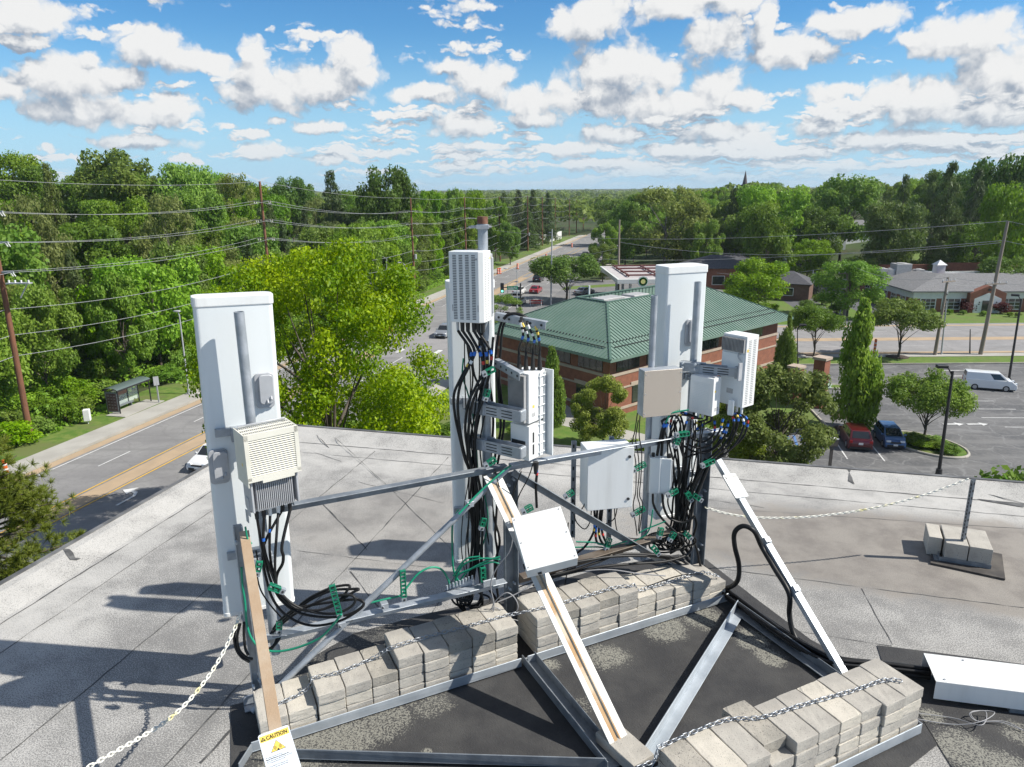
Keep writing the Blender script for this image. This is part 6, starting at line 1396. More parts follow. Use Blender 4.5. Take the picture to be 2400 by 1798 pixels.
for i in range(len(seq_t) - 1):
    near = i < 4; L_ = (seq_t[i + 1] - seq_t[i]).length; r = .018 if i < 2 else .022 if i < 4 else .03
    nm = ['running in from the left edge to the nearest pole', 'crossing the left woods between the first two poles', 'between the second and third poles', 'between the third and fourth poles'][i] if i < 4 else 'between the %s and %s poles' % (ONM[i - 1], ONM[i])
    wire(seq_t[i], seq_t[i + 1], L_ * .012, r, 'topmost thin wire %s' % nm, GWI)
    for k in range(6):
        offs = (-1.15, 1.15) if k < 3 and i < 5 else (0,) if k >= 3 else (-.9,)
        if k >= 3 and i > 5: continue
        for o in offs:
            wire(seq_a[i][k] + pn * o, seq_a[i + 1][k] + pn * o, L_ * (.020 if k < 3 else .024), r * (1 if k < 3 else 1.3), '%s%s wire %s' % ('' if len(offs) < 2 else 'road side ' if o > 0 else 'wood side ', ['upper arm', 'middle arm', 'lower arm', 'upper communication', 'middle communication', 'lowest communication'][k], nm), GWI)
# two wires from the left pole over the bushes
for k, (z0, z1) in enumerate(((-7.5, -6.0), (-8.5, -9.4))):
    pass
t = thing('insulator_bracket', 'grey double arm bracket sticking out from the nearest brown pole', 'bracket', at_y(36, 664, 59)); mb = MB(); mb.box((.3, 0, 0), (1.9, .5, .10)); mb.bar((.2, 0, -1.2), (1.0, 0, 0), .08, .08); mb.build('arm', M_['lampgrey'], t)
mb = MB()
for x in (-.5, 0, .5, 1.1): mb.cyl((x, 0, .05), (x, 0, .25), .07, n=8)
mb.build('insulator', M_['wsiding'], t)
# right hand poles
def pole(px0, py0, px1, py1, r, label, m, y=None, arms=(), extra=None):
    b = at_z(px0, py0, GZ) if y is None else at_y(px0, py0, y)
    tp = at_y(px1, py1, b.y); t = thing('utility_pole', label, 'utility pole', b, 0, 'wooden power poles right of the road'); mb = MB(); mb.cyl((0, 0, 0), tp - b, r, r * .62, 12); mb.build('shaft', m, t)
    for dz, w, ang in arms:
        c = (tp - b) * (1 - dz / (tp.z - b.z)); M = rotz(ang); mb = MB(); mb.box(c + M @ Vector((0, -.2, 0)), (w, .12, .14), M); mb.build('cross_arm', M_['gwood'], t); mb = MB()
        for k in range(4): mb.cyl(c + M @ Vector(((k / 3 - .5) * w * .94, -.2, .07)), c + M @ Vector(((k / 3 - .5) * w * .94, -.2, .30)), .07, n=8)
        mb.build('insulator', M_['wsiding'], t)
    if extra: mb = MB(); extra(mb, tp - b); mb.build('transformer', M_['lampgrey'], t)
    return b, tp
g1b, g1 = pole(2298, 831, 2362, 518, .26, 'tall leaning grey wooden pole at the right, before the office', M_['gwood'], arms=((7.6, 3.0, R(10)),))
g2b, g2 = pole(2191, 832, 2222, 650, .22, 'shorter grey pole with two cross arms, left of the leaning pole', M_['gwood'], arms=((.5, 2.4, R(25)), (2.0, 1.6, R(60))))
pole(2206, 831, 2219, 705, .11, 'thin light grey pole close beside the shorter grey pole', M_['lampgrey'])
g3b, g3 = pole(1979, 742, 1988, 618, .26, 'grey pole with a transformer can and broad crossarm behind the columnar tree', M_['gwood'], arms=((.3, 3.4, R(-5)), (1.6, 3.0, R(-5))), extra=lambda mb, v: mb.cyl(v * .62 + Vector((-.6, -.2, -.8)), v * .62 + Vector((-.6, -.2, .8)), .42, n=12))
pole(1947, 733, 1953, 670, .12, 'thin pale post left of the transformer pole', M_['lampgrey']); pole(1901, 692, 1906, 634, .12, 'thin pale post at the dark driveway', M_['lampgrey'])
g4b, g4 = pole(1449, 686, 1452, 515, .25, 'single grey wooden pole at the left corner of the fuel canopy', M_['gwood'])
pole(2273, 829, 2274, 772, .09, 'short dark post by the kerb before the leaning pole', M_['lampblk']); pole(1966, 742, 1978, 700, .09, 'short pale stub pole beside the transformer pole base', M_['lampgrey'])
GW2 = 'power lines right of the road'
far = at_y(2700, 520, g1.y - 20); L0 = at_y(-200, 560, 300)
wire(g1, at_y(1160, 540, 190), 2.2, .03, 'uppermost wire from the leaning pole across to the far trees', GW2, n=30); wire(g1, far, .8, .02, 'wire leaving the leaning pole top to the right edge', GW2)
c = g1b.lerp(g1, .86); wire(c, at_y(1160, 588, 190), 2.4, .03, 'second wire from the leaning pole across the picture', GW2, n=30); wire(c, at_y(2700, 570, g1.y - 20), .8, .02, 'second wire leaving the leaning pole to the right', GW2)
wire(g4b.lerp(g4, .62), at_y(1160, 612, 190), 1.2, .03, 'wire from the canopy corner pole towards the road', GW2); wire(g4b.lerp(g4, .70), c + Vector((0, .5, -.3)), 2.0, .03, 'third wire between the canopy corner pole and the leaning pole', GW2, n=30)
wire(g4b.lerp(g4, .28), at_y(1560, 640, 150), .6, .05, 'thick twisted wire from the canopy corner pole to the right', GW2); wire(g4b.lerp(g4, .28), at_y(1380, 628, 165), .5, .05, 'thick twisted wire from the canopy corner pole to the left', GW2)
wire(g3, g2, 1.2, .025, 'wire from the transformer pole to the shorter grey pole', GW2); wire(g3, at_y(1680, 640, 140), 1.0, .025, 'wire from the transformer pole towards the green roof', GW2); wire(g2, at_y(2700, 668, 80), .6, .02, 'wire from the shorter grey pole to the right edge', GW2)
wire(g2b.lerp(g2, .93), g1b.lerp(g1, .55), .4, .02, 'short wire between the shorter grey pole and the leaning pole', GW2)
# lamp posts
def lamp(px, py0, py1, r, label, m, arm=None, head='box', y=None, dpx=None):
    b = at_z(px, py0, GZ) if y is None else at_y(px, py0, y); tp = at_y(dpx or px, py1, b.y); t = thing('street_lamp', label, 'street lamp', b); mb = MB(); mb.cyl((0, 0, 0), tp - b, r, r * .7, 10); mb.cyl((0, 0, 0), (0, 0, .6), r * 1.9, r * 1.6, 8); mb.build('post', m, t); v = tp - b
    if arm:
        mb = MB(); mb.tube([v - UP * .3, v + Vector((arm[0] * .5, arm[1] * .5, .25)), v + Vector((arm[0], arm[1], .35))], .05, 6); mb.build('arm', m, t)
        q = v + Vector((arm[0], arm[1], .33)); mb = MB()
        if head == 'box': mb.box(q, (.75, .42, .22), rotz(math.atan2(arm[1], arm[0])))
        else: mb.blob(q, (.42, .2, .12))
        mb.build('lamp_head', m if head == 'box' else M_['lampgrey'], t, .03 if head == 'box' else 0, 1)
    return t
lamp(2199, 1117, 870, .13, 'black square parking lot lamp beside the planting island', M_['lampblk'], (-.75, .1), dpx=2233)
lamp(2363, 899, 700, .13, 'black parking lot lamp behind the white van', M_['lampblk'], (-.5, .3), dpx=2394)
lamp(1869, 855, 768, .08, 'dark lamp post on the lawn between the slim trees', M_['lampblk'], (.6, -.1))
lamp(443, 924, 737, .10, 'pale grey lamp post by the left pavement', M_['lampgrey'], (-.2, .0), 'cobra', dpx=420)
lamp(1336, 716, 626, .10, 'grey street lamp with an arm reaching left before the roadside tree', M_['lampgrey'], (-3.0, .3), 'cobra'); lamp(1212, 724, 634, .09, 'thin street lamp pole beside the green street sign', M_['lampgrey'], (-2.0, .2), 'cobra'); lamp(1190, 712, 665, .07, 'slim pole with two short arms left of the street sign', M_['lampgrey'], (1.6, .2), 'cobra')
lamp(953, 715, 620, .10, 'grey street lamp above the right part of the yellow green tree', M_['lampgrey'], (-1.5, .2), 'cobra'); lamp(906, 700, 604, .10, 'grey street lamp left of the other behind the yellow green tree', M_['lampgrey'], (-1.6, .2), 'cobra')
b = at_z(1291, 716, GZ); tp = at_y(1294, 537, b.y); mb = MB(); mb.cyl(b, tp, .16, .10, 10); mb.box(tp - UP * .6 + Vector((-.3, 0, 0)), (.6, .1, .1)); wthing('steel_mast', mb, M_['lampgrey'], 'tall plain grey steel mast in front of the roadside tree', 'mast')
# traffic signal with its street name sign
b = at_z(1220, 727, GZ); tp = at_y(1220, 664, b.y); t = thing('traffic_signal', 'black signal pole with a mast arm, green light and street name sign', 'traffic light', b); v = tp - b
mb = MB(); mb.cyl((0, 0, 0), v, .17, .13, 10); mb.build('pole', M_['lampblk'], t)
aL = at_y(1174, 674, b.y) - b; mb = MB(); mb.cyl((0, 0, aL.z), (aL.x, 0, aL.z), .11, .08, 8); mb.build('mast_arm', M_['lampblk'], t)
for dx, gl_ in ((at_y(1177, 674, b.y).x - b.x, True),):
    mb = MB(); mb.box((dx, -.15, aL.z - .05), (.62, .3, 1.7)); h_ = mb.build('signal_head', M_['trim'], t, .03, 1); mg, tn, pb = new_mat('green_signal_light'); pb.inputs['Emission Color'].default_value = (.05, .9, .55, 1); pb.inputs['Emission Strength'].default_value = 2.0
    for k in range(3): mb = MB(); mb.cyl((dx, -.31, aL.z + .5 - k * .55), (dx, -.34, aL.z + .5 - k * .55), .19, n=12); mb.build('lens', mg if k == 2 else M_['trim'], h_)
sx0 = at_y(1193, 668, b.y).x - b.x; sgn = MB(); x0, x1 = at_y(1134, 670, b.y).x - b.x, at_y(1153, 670, b.y).x - b.x; w_ = 1.9
sgn.box(((at_y(1192, 671, b.y).x + at_y(1210, 671, b.y).x) / 2 - b.x, -.2, aL.z - .05), (w_, .05, .62)); so = sgn.build('street_name_sign', mat('street_sign_green', (.01, .27, .14), .5), t)
text('Ladue Rd', .46, M_['wsiding'], so, Vector(((at_y(1192, 671, b.y).x + at_y(1210, 671, b.y).x) / 2 - b.x, -.232, aL.z - .2)), Matrix(((1, 0, 0), (0, 0, -1), (0, 1, 0))), 'lettering', .01, .85, 'CENTER', .004)
# bus shelter
SA, SB = at_z(284, 972, GZ), at_z(352, 944, GZ); d = SB - SA; Ls_ = 4.4; t = thing('bus_shelter', 'grey framed glass bus shelter with a dark poster panel at its left end', 'bus shelter', SA, math.atan2(d.y, d.x)); GLS = mat('shelter_glass', (.30, .36, .34), .15)
def glassmat(name):
    m, tt, p = new_mat(name); p.inputs['Base Color'].default_value = (.75, .85, .82, 1); p.inputs['Roughness'].default_value = .05; p.inputs['Transmission Weight'].default_value = .0; p.inputs['Alpha'].default_value = .28; return m
GLS = glassmat('shelter_glass_clear')
for x in (.05, 1.5, 2.9, Ls_):
    for y in (1.5,) if 0 < x < Ls_ - .1 and x > .1 else (.1, 1.5): mb = MB(); mb.box((x, y, 1.15), (.09, .09, 2.3)); mb.build('post', M_['trim'], t)
mb = MB(); mb.box((Ls_ / 2, .8, 2.36), (Ls_ + .3, .06, .10)); mb.box((Ls_ / 2, .0, 2.36), (Ls_ + .3, .1, .16)); mb.box((Ls_ / 2, 1.6, 2.36), (Ls_ + .3, .1, .14)); mb.build('roof_frame', M_['trim'], t)
mb = MB(); n = 8
pr = [(-.15, 0 - .05, 2.40)]
for i in range(n): a0, a1 = math.pi * i / n, math.pi * (i + 1) / n; mb.poly([(-.15, .8 - math.cos(a0) * .85, 2.42 + math.sin(a0) * .22), (Ls_ + .15, .8 - math.cos(a0) * .85, 2.42 + math.sin(a0) * .22), (Ls_ + .15, .8 - math.cos(a1) * .85, 2.42 + math.sin(a1) * .22), (-.15, .8 - math.cos(a1) * .85, 2.42 + math.sin(a1) * .22)])
mb.build('roof', mat('shelter_roof', (.11, .145, .14), .25), t)
mb = MB(); mb.box((.05, .8, 1.2), (.16, 1.3, 2.0)); pb_ = mb.build('poster_case', M_['galvd'], t); mb = MB(); mb.box((-.04, .8, 1.22), (.02, 1.1, 1.75)); mb.build('poster', mat('poster_maroon', (.075, .03, .045), .5, 0, (.12, .07, .08), 3), pb_)
mb = MB()
for r in range(5): 
    for c in range(3): mb.box((-.052, .45 + c * .33, .65 + r * .3), (.004, .2, .05))
mb.build('poster_print', mat('poster_print', (.35, .30, .32), .6), pb_)
for x0, x1 in ((.1, 1.45), (1.55, 2.85), (2.95, Ls_ - .05)): mb = MB(); mb.box(((x0 + x1) / 2, 1.5, 1.25), (x1 - x0, .015, 1.7)); mb.build('glass_panel', GLS, t)
mb = MB(); mb.box((2.2, 1.46, 1.75), (1.2, .03, .7)); mb.build('notice_board', mat('notice_tan', (.33, .19, .13), .7), t)
mb = MB(); mb.box((1.9, 1.2, .45), (2.4, .4, .06)); mb.box((1.0, 1.2, .22), (.08, .3, .44)); mb.box((2.8, 1.2, .22), (.08, .3, .44)); mb.build('bench', M_['galvd'], t)
mb = MB(); mb.box(tuple((SA + SB) / 2 + Vector((0, 0, .05)) + RD(-.0, 0) - RD(0, 0)), (5.6, 2.2, .06), rotz(math.atan2(d.y, d.x))); struct('shelter_pad', mb, M_['walk'])
p = at_z(373, 945, GZ); mb = MB(); mb.box(p + UP * 1.2, (.12, .10, 2.4)); mb.box(p + UP * 2.35, (.5, .12, .9), rotz(.6)); wthing('bus_stop_sign', mb, M_['lampgrey'], 'grey bus stop post with a box sign right of the shelter', 'sign')
p = at_z(207, 993, GZ); mb = MB(); mb.box(p + UP * .85, (.55, .5, 1.1), rotz(.3)); mb.box(p + UP * .15, (.1, .1, .4)); wthing('utility_box', mb, M_['wsiding'], 'small pale utility box in the grass left of the shelter', 'utility box', None, .03, 1)
# kerbside barrels
MOR = mat('barrel_orange', (.75, .13, .02), .5)
def barrel(p, label, h=1.15, r=.24, stripes=3, z=None):
    t = thing('traffic_barrel', label, 'traffic barrel', p, 0, 'orange and white barrels along the streets'); mb = MB(); mb.cyl((0, 0, 0), (0, 0, .12), r * 1.3, n=12, m=0); mb.build('base', M_['trim'], t); mb = MB(); mb.cyl((0, 0, .1), (0, 0, h), r, r * .8, 14); mb.build('drum', MOR, t)
    for k in range(stripes): zz = .35 + k * (h - .4) / stripes; rr = r * (1 - .2 * zz / h); mb = MB(); mb.cyl((0, 0, zz), (0, 0, zz + .13), rr * 1.03, n=14, caps=False); mb.build('stripe', M_['wsiding'], t)
barrel(at_z(17, 1122, GZ), 'orange and white barrel at the left edge of the pavement', 1.5, .2); barrel(at_z(2049, 829, GZ), 'red and white barrel by the cross street, right of the columnar tree', 1.9, .18)
for px, py, l in ((1167, 643, 'left one of a pair on the verge right of the tall white radio'), (1172, 642, 'right one of a pair on the verge right of the tall white radio'), (1213, 631, 'single one behind the street lamp pole'), (1280, 607, 'single one far up the main road edge'), (1340, 580, 'farthest one up the main road'), (875, 800, 'one at the junction seen through the yellow green tree')):
    barrel(at_z(px, py, GZ), 'orange barrel, ' + l, 1.5, .32)
p = at_z(1944, 1098, GZ); tp = at_y(1951, 1040, p.y); mb = MB(); mb.box((p + tp) / 2, (.22, .10, (tp - p).length)); mb.box(tp + UP * .1, (.75, .28, .55)); mb.box(tp + UP * .4 , (.80, .32, .08), None, 1); wthing('parking_sign', mb, [mat('post_brown', (.10, .085, .075), .7), M_['wsiding']], 'small brown box sign on a post left of the red SUV', 'sign')
# red and white roadworks barrier near the junction
p = at_z(1256, 716, GZ); t = thing('road_barrier', 'red and white roadworks barrier near the corner of the green roof', 'barrier', p); mb = MB(); mb.box((0, 0, .9), (2.4, .06, .3)); mb.box((0, 0, .45), (2.4, .06, .25)); mb.build('board', mat('barrier_red', (.5, .06, .05), .6), t); mb = MB()
for s in (-1, 1): mb.bar((s, -.4, 0), (s, 0, 1.2), .08, .08); mb.bar((s, .4, 0), (s, 0, 1.2), .08, .08)
mb.build('leg', M_['wsiding'], t)
# little office sign and shrubs are with the plants
p = at_z(2030, 744, GZ); mb = MB(); mb.box(p + UP * .6, (1.0, .08, .7)); mb.box(p + UP * .15, (.08, .08, .5)); wthing('lawn_sign', mb, M_['wsiding'], 'small white sign on the lawn by the office driveway', 'sign')
p = at_z(1437, 612, GZ) ; p = at_y(1433, 640, 172); p.z = GZ; mb = MB(); mb.box(p + UP * 1.6, (3.2, 2.2, 3.2)); wthing('storage_shed', mb, mat('beige_shed', (.40, .37, .31), .8), 'beige utility cabinet behind the grey canopy corner pole', 'shed')
# ================================================================= trees
def leaf_mat(name, a, b, trans=.42, tint=.22):
    m = bpy.data.materials.new(name); m.use_nodes = True; t = NT(m.node_tree); nt = m.node_tree
    p = nt.nodes['Principled BSDF']; out = nt.nodes['Material Output']
    oi = t.n('ShaderNodeObjectInfo'); co = t.n('ShaderNodeTexCoord').outputs['Object']; at = t.n('ShaderNodeAttribute', attribute_name='leafv')
    col = t.mix(at.outputs['Fac'], a, b)
    hsv = t.n('ShaderNodeHueSaturation'); t.set(hsv.inputs['Color'], col); t.set(hsv.inputs['Hue'], t.math('MULTIPLY_ADD', oi.outputs['Random'], .026, .484)); 
    rv = t.math('FRACT', t.math('MULTIPLY', oi.outputs['Random'], 7.31)); t.set(hsv.inputs['Value'], t.math('MULTIPLY_ADD', rv, tint * 2, 1 - tint)); t.set(hsv.inputs['Saturation'], t.math('MULTIPLY_ADD', t.math('FRACT', t.math('MULTIPLY', oi.outputs['Random'], 3.7)), .18, .93))
    t.set(p.inputs['Base Color'], hsv.outputs[0]); p.inputs['Roughness'].default_value = .55; p.inputs['Specular IOR Level'].default_value = .3
    tr = t.n('ShaderNodeBsdfTranslucent'); g = t.n('ShaderNodeGamma'); t.set(g.inputs[0], hsv.outputs[0]); g.inputs[1].default_value = .92; t.set(tr.inputs[0], g.outputs[0])
    mx = t.n('ShaderNodeMixShader'); mx.inputs[0].default_value = trans; nt.links.new(p.outputs[0], mx.inputs[1]); nt.links.new(tr.outputs[0], mx.inputs[2]); nt.links.new(mx.outputs[0], out.inputs[0])
    return m
LF_ = {'mid': leaf_mat('broad_leaves', (.115, .215, .024), (.225, .34, .042)), 'bright': leaf_mat('fresh_leaves', (.14, .28, .022), (.24, .39, .036)), 'dark': leaf_mat('deep_green_leaves', (.075, .150, .024), (.14, .225, .038)),
       'yellow': leaf_mat('yellow_green_leaves', (.15, .26, .016), (.41, .51, .030), .42, .04), 'pale': leaf_mat('pale_green_leaves', (.16, .215, .05), (.25, .31, .08)), 'pine': leaf_mat('pine_needles', (.066, .112, .032), (.12, .17, .05), .25), 'pinelight': leaf_mat('light_pine_needles', (.09, .125, .032), (.16, .20, .05), .2),
       'spruce': leaf_mat('blue_needles', (.052, .085, .058), (.09, .13, .09), .15), 'red': leaf_mat('maroon_leaves', (.09, .022, .025), (.16, .04, .045)), 'twig': leaf_mat('sparse_leaves', (.17, .225, .035), (.27, .33, .06))}
M_['bark'] = mat('tree_bark', (.075, .058, .045), .95, 0, (.13, .11, .09), 6, stretch=(3, 3, .4)); M_['palebark'] = mat('pale_tree_bark', (.22, .19, .16), .95, 0, (.14, .12, .10), 5, stretch=(3, 3, .4))
def leaves_mesh(name, C, Nn, S, m, rng, up=.35, asp=.62, droop=0.0):
    """C leaf centres, Nn outward direction, S sizes -> mesh of folded leaf-clump faces"""
    n = len(C); r = rng.normal(size=(n, 3)); nrm = Nn * .75 + r * .55 + np.array([0, 0, up]); nrm /= np.linalg.norm(nrm, axis=1)[:, None] + 1e-9
    a = rng.normal(size=(n, 3)); a[:, 2] -= droop; a -= nrm * (a * nrm).sum(1)[:, None]; a /= np.linalg.norm(a, axis=1)[:, None] + 1e-9; b = np.cross(nrm, a)
    s = S[:, None]; fold = nrm * s * .22
    v = np.stack([C - a * s, C - b * s * asp + fold * rng.uniform(-1, 1, (n, 1)), C + a * s, C + b * s * asp + fold * rng.uniform(-1, 1, (n, 1))], 1).reshape(-1, 3)
    me = bpy.data.meshes.new(name); me.vertices.add(4 * n); me.vertices.foreach_set('co', v.astype('f').ravel()); me.loops.add(4 * n); me.loops.foreach_set('vertex_index', np.arange(4 * n, dtype='i'))
    me.polygons.add(n); me.polygons.foreach_set('loop_start', np.arange(0, 4 * n, 4, dtype='i')); me.polygons.foreach_set('loop_total', np.full(n, 4, dtype='i')); me.update(calc_edges=True)
    at = me.attributes.new('leafv', 'FLOAT', 'FACE'); return me, at
def crown(kind, seed, m, nl=7000, ls=.022):
    rng = np.random.default_rng(seed); lumps = []; limbs = []
    if kind in ('broad', 'round', 'tall', 'loose', 'hero', 'vase'):
        zc, rz_, rx, nlump = {'broad': (.60, .40, .47, 46), 'round': (.60, .38, .48, 40), 'tall': (.56, .44, .46, 44), 'loose': (.56, .44, .46, 54), 'hero': (.60, .41, .48, 158), 'vase': (.60, .36, .48, 40)}[kind]
        k = 0
        while len(lumps) < nlump:
            d = rng.normal(size=3); d /= np.linalg.norm(d); rad = rng.uniform(.35, 1.0) ** .45; p = np.array([d[0] * rx * rad, d[1] * rx * rad, zc + d[2] * rz_ * rad])
            if kind == 'vase' and p[2] < .38 + .5 * abs(np.hypot(p[0], p[1])): continue
            r = rng.uniform(.085, .16) * (1.0 if kind in ('broad', 'round', 'vase') else .82 if kind == 'tall' else .62 if kind == 'loose' else .47)
            hr = np.hypot(p[0], p[1]);
            if hr + r * .6 > .5: f = (.5 - r * .6) / hr; p[0] *= f; p[1] *= f
            p[2] = min(p[2], 1.0 - r * .75); p[2] = max(p[2], .12); lumps.append((p, r, .75))
        base = .22
    elif kind == 'column':
        for i in range(46):
            z = rng.uniform(.13, .97); w = .5 * min(1, ((1 - z) / .62) ** .8) * (1 if z > .25 else .6 + z * 1.6); a = rng.uniform(0, 6.28); q = w * rng.uniform(.3, .85); r = rng.uniform(.12, .2) * (.45 + .55 * w * 2); lumps.append((np.array([math.cos(a) * q, math.sin(a) * q, z]), r, 1.0))
        base = .1
    elif kind == 'cone':
        nt = 17
        for i in range(nt):
            z = .10 + .86 * i / (nt - 1); w = .5 * (1 - i / nt) ** .75 + .02; nb = int(9 - 5 * i / nt)
            for j in range(nb):
                a = rng.uniform(0, 6.28); L_ = w * rng.uniform(.75, 1.05)
                for f in (.35, .6, .82, 1.0): lumps.append((np.array([math.cos(a) * L_ * f, math.sin(a) * L_ * f, z - .05 * f * f + rng.uniform(-.01, .01)]), (.055 + .05 * (1 - i / nt)) * (1.15 - .5 * f), .40))
                limbs.append((np.array([0, 0, z + .01]), np.array([math.cos(a) * L_ * .9, math.sin(a) * L_ * .9, z - .04])))
        base = .1
    elif kind == 'shrub':
        for i in range(26):
            d = rng.normal(size=3); d /= np.linalg.norm(d); rad = rng.uniform(.3, 1) ** .5; lumps.append((np.array([d[0] * .38 * rad, d[1] * .38 * rad, .48 + abs(d[2]) * .34 * rad - .25 * (d[2] < 0)]), rng.uniform(.12, .2), .9))
        base = 0
    w = np.array([l[1] ** 2 for l in lumps]); w /= w.sum(); idx = rng.choice(len(lumps), nl, p=w); P = np.array([l[0] for l in lumps])[idx]; Rr = np.array([l[1] for l in lumps])[idx]; fl = np.array([l[2] for l in lumps])[idx]
    d = rng.normal(size=(nl, 3)); d /= np.linalg.norm(d, axis=1)[:, None]; rad = rng.uniform(.25, 1.9 if kind in ('hero', 'loose') else 1.3, nl) ** .5; off = d * (Rr * rad)[:, None]; off[:, 2] *= fl
    C = P + off; S = rng.uniform(.6, 1.35, nl) * ls
    me, at = leaves_mesh(kind + '_crown', C, d, S, m, rng, .3 if kind != 'cone' else .5, .62 if kind != 'cone' else .28)
    lv = np.clip(rng.normal(.45, .22, nl) + (.36 if kind == 'hero' else .25) * np.sin(idx * 12.9898) , 0, 1); at.data.foreach_set('value', lv.astype('f'))
    me.materials.append(m)
    # trunk with limbs reaching the larger lumps
    mb = MB(); top = .86 if kind in ('cone', 'column') else .62; pts = [(0, 0, -.03)] + [(rng.uniform(-.012, .012), rng.uniform(-.012, .012), top * k / 4) for k in range(1, 5)]
    mb.tube(pts, (.020, .004), 8, 0, 3)
    if kind == 'cone':
        for a, b in limbs[:60]: mb.tube([a, (a + b) / 2 + np.array([0, 0, .006]), b], (.004, .0012), 4, 0, 2)
    elif kind != 'shrub':
        order = rng.permutation(len(lumps))[:(30 if kind in ('loose', 'hero') else 16)]
        for i in order:
            p = lumps[i][0]; z0 = rng.uniform(.16, max(.2, min(p[2] - .05, .5))); s = Vector((0, 0, z0)); e = Vector(p); mid_ = s.lerp(e, .5) + Vector((0, 0, .05)) * rng.uniform(-.3, 1); mb.tube([s, s.lerp(mid_, .5) + Vector((0, 0, .01)), mid_, e], (.009 if kind == 'hero' else .005 if kind == 'loose' else .007, .0012), 5, 0, 3)
    else:
        for i in range(5): p = lumps[i][0]; mb.tube([(0, 0, -.03), (p[0] * .5, p[1] * .5, .25), tuple(p)], (.012, .003), 5, 0, 3)
    return me, mb
LIB = {}
def lib(key, kind, m, seeds, nl=7000, ls=.022, bark='bark'):
    out = []
    for s in seeds:
        me, mb = crown(kind, s, LF_[m], nl, ls); tm = bpy.data.meshes.new('trunk'); tm.from_pydata(mb.v, [], mb.f); tm.materials.append(M_[bark]); tm.polygons.foreach_set('use_smooth', [True] * len(mb.f)); tm.update(); out.append((me, tm))
    LIB[key] = out
lib('broad', 'broad', 'mid', (1, 2, 3), 13000, .0185); lib('bright', 'broad', 'bright', (4, 5), 13000, .0185); lib('darkbroad', 'round', 'dark', (6, 7), 13000, .0185); lib('tall', 'tall', 'mid', (8, 9), 12000, .019); lib('tallbright', 'tall', 'bright', (10, 11), 12000, .019)
lib('pale', 'loose', 'pale', (12, 13), 8000, .016, 'palebark'); lib('pine', 'cone', 'pine', (14, 15), 10000, .024); lib('pinelight', 'cone', 'pinelight', (16,), 10000, .024); lib('spruce', 'cone', 'spruce', (17,), 9000, .022)
lib('hero', 'hero', 'yellow', (41,), 105000, .0064); lib('column', 'column', 'bright', (19, 20), 15000, .024); lib('vase', 'vase', 'mid', (21, 22), 15000, .0165); lib('vasedark', 'vase', 'mid', (23,), 18000, .0155); lib('loose', 'loose', 'twig', (24, 25), 27000, .0138); lib('shrub', 'shrub', 'mid', (26, 27), 3500, .034); lib('shrubbright', 'shrub', 'bright', (28,), 3500, .034); lib('shrubred', 'shrub', 'red', (29,), 2500, .036); lib('looseb', 'loose', 'mid', (33,), 16000, .0125)
trng = random.Random(11)
def tree(key, base, H, Wd, label, group=None, name='tree', cat='tree', lean=0):
    me, tm = trng.choice(LIB[key]); t = thing(name, label, cat, base, trng.uniform(0, 6.28), group); t.scale = (Wd, Wd, H)
    o = link_mesh('crown' if name == 'tree' else 'foliage', me, t)
    if name == 'tree': link_mesh('trunk', tm, t)
    else: link_mesh('stem', tm, t)
    return t
def ptree(key, px, py, y, wpx, label, group=None, base=None, sub=.4):
    tp = at_y(px, py, y); gz = ground_h(tp.x, y); d = y * _cp - (tp.z - CZ) * _sp
    return tree(key, (tp.x, y, gz - .1), tp.z - gz, wpx / F_PX * d * 1.06, label, group)
def btree(key, bx, by, topy, wpx, label, group=None, topx=None):
    b = at_z(bx, by, GZ); tp = at_y(bx, topy, b.y); d = b.y * _cp - (GZ - CZ) * _sp
    return tree(key, (b.x, b.y, GZ), tp.z - GZ, wpx / F_PX * d * 1.06, label, group)
# --- single trees one can point to
btree('hero', 792, 1262, 566, 510, 'big yellow green tree between the left and middle antennas, its dark limbs showing')
ptree('broad', 268, 350, 150, 205, 'broad round oak topping the left skyline')
ptree('pinelight', 105, 372, 118, 95, 'brownish green pine in front of the left skyline')
ptree('broad', 8, 352, 160, 150, 'leafy tree cut by the left edge at the skyline')
ptree('bright', 432, 383, 150, 140, 'rounded green tree right of the skyline oak')
ptree('pale', 545, 396, 165, 110, 'wispy pale topped tree left of the second pole'); ptree('darkbroad', 676, 414, 200, 95, 'dark flat topped tree right behind the second pole'); ptree('pine', 772, 392, 172, 110, 'tall open topped pine left of the big dark tree')
ptree('darkbroad', 903, 388, 168, 130, 'big dark tree highest left of the tall pipe'); ptree('pale', 385, 458, 112, 140, 'loose pale tree below the rounded green one'); ptree('pale', 45, 462, 92, 170, 'pale thinly leaved tree at the left edge above the wires')
for i, (px, py, y, w) in enumerate(((610, 480, 128, 90), (660, 505, 120, 80), (575, 545, 112, 80), (700, 560, 118, 90))): ptree('pine', px, py, y, w, 'dark evergreen among those around the second pole', 'dark evergreens around the second pole')
for i, (px, py, y, w, k) in enumerate(((1000, 427, 190, 60, 'tallbright'), (960, 450, 175, 60, 'tallbright'), (1010, 520, 172, 55, 'tallbright'), (1100, 432, 215, 70, 'bright'), (1060, 440, 205, 60, 'tallbright'), (1160, 455, 215, 60, 'tallbright'), (1195, 520, 205, 55, 'tallbright'), (900, 520, 155, 75, 'tall'))): ptree(k, px, py, y, w, 'upright vine clad bright green tree behind the road poles', 'bright upright trees behind the road poles')
for px, py, y, w in ((1180, 446, 250, 60), (1215, 440, 262, 62), (1250, 440, 275, 60), (1285, 446, 290, 55), (1235, 470, 255, 60)): ptree('pine', px, py, y, w, 'dark pine in the clump at the middle of the skyline', 'dark pines mid skyline')
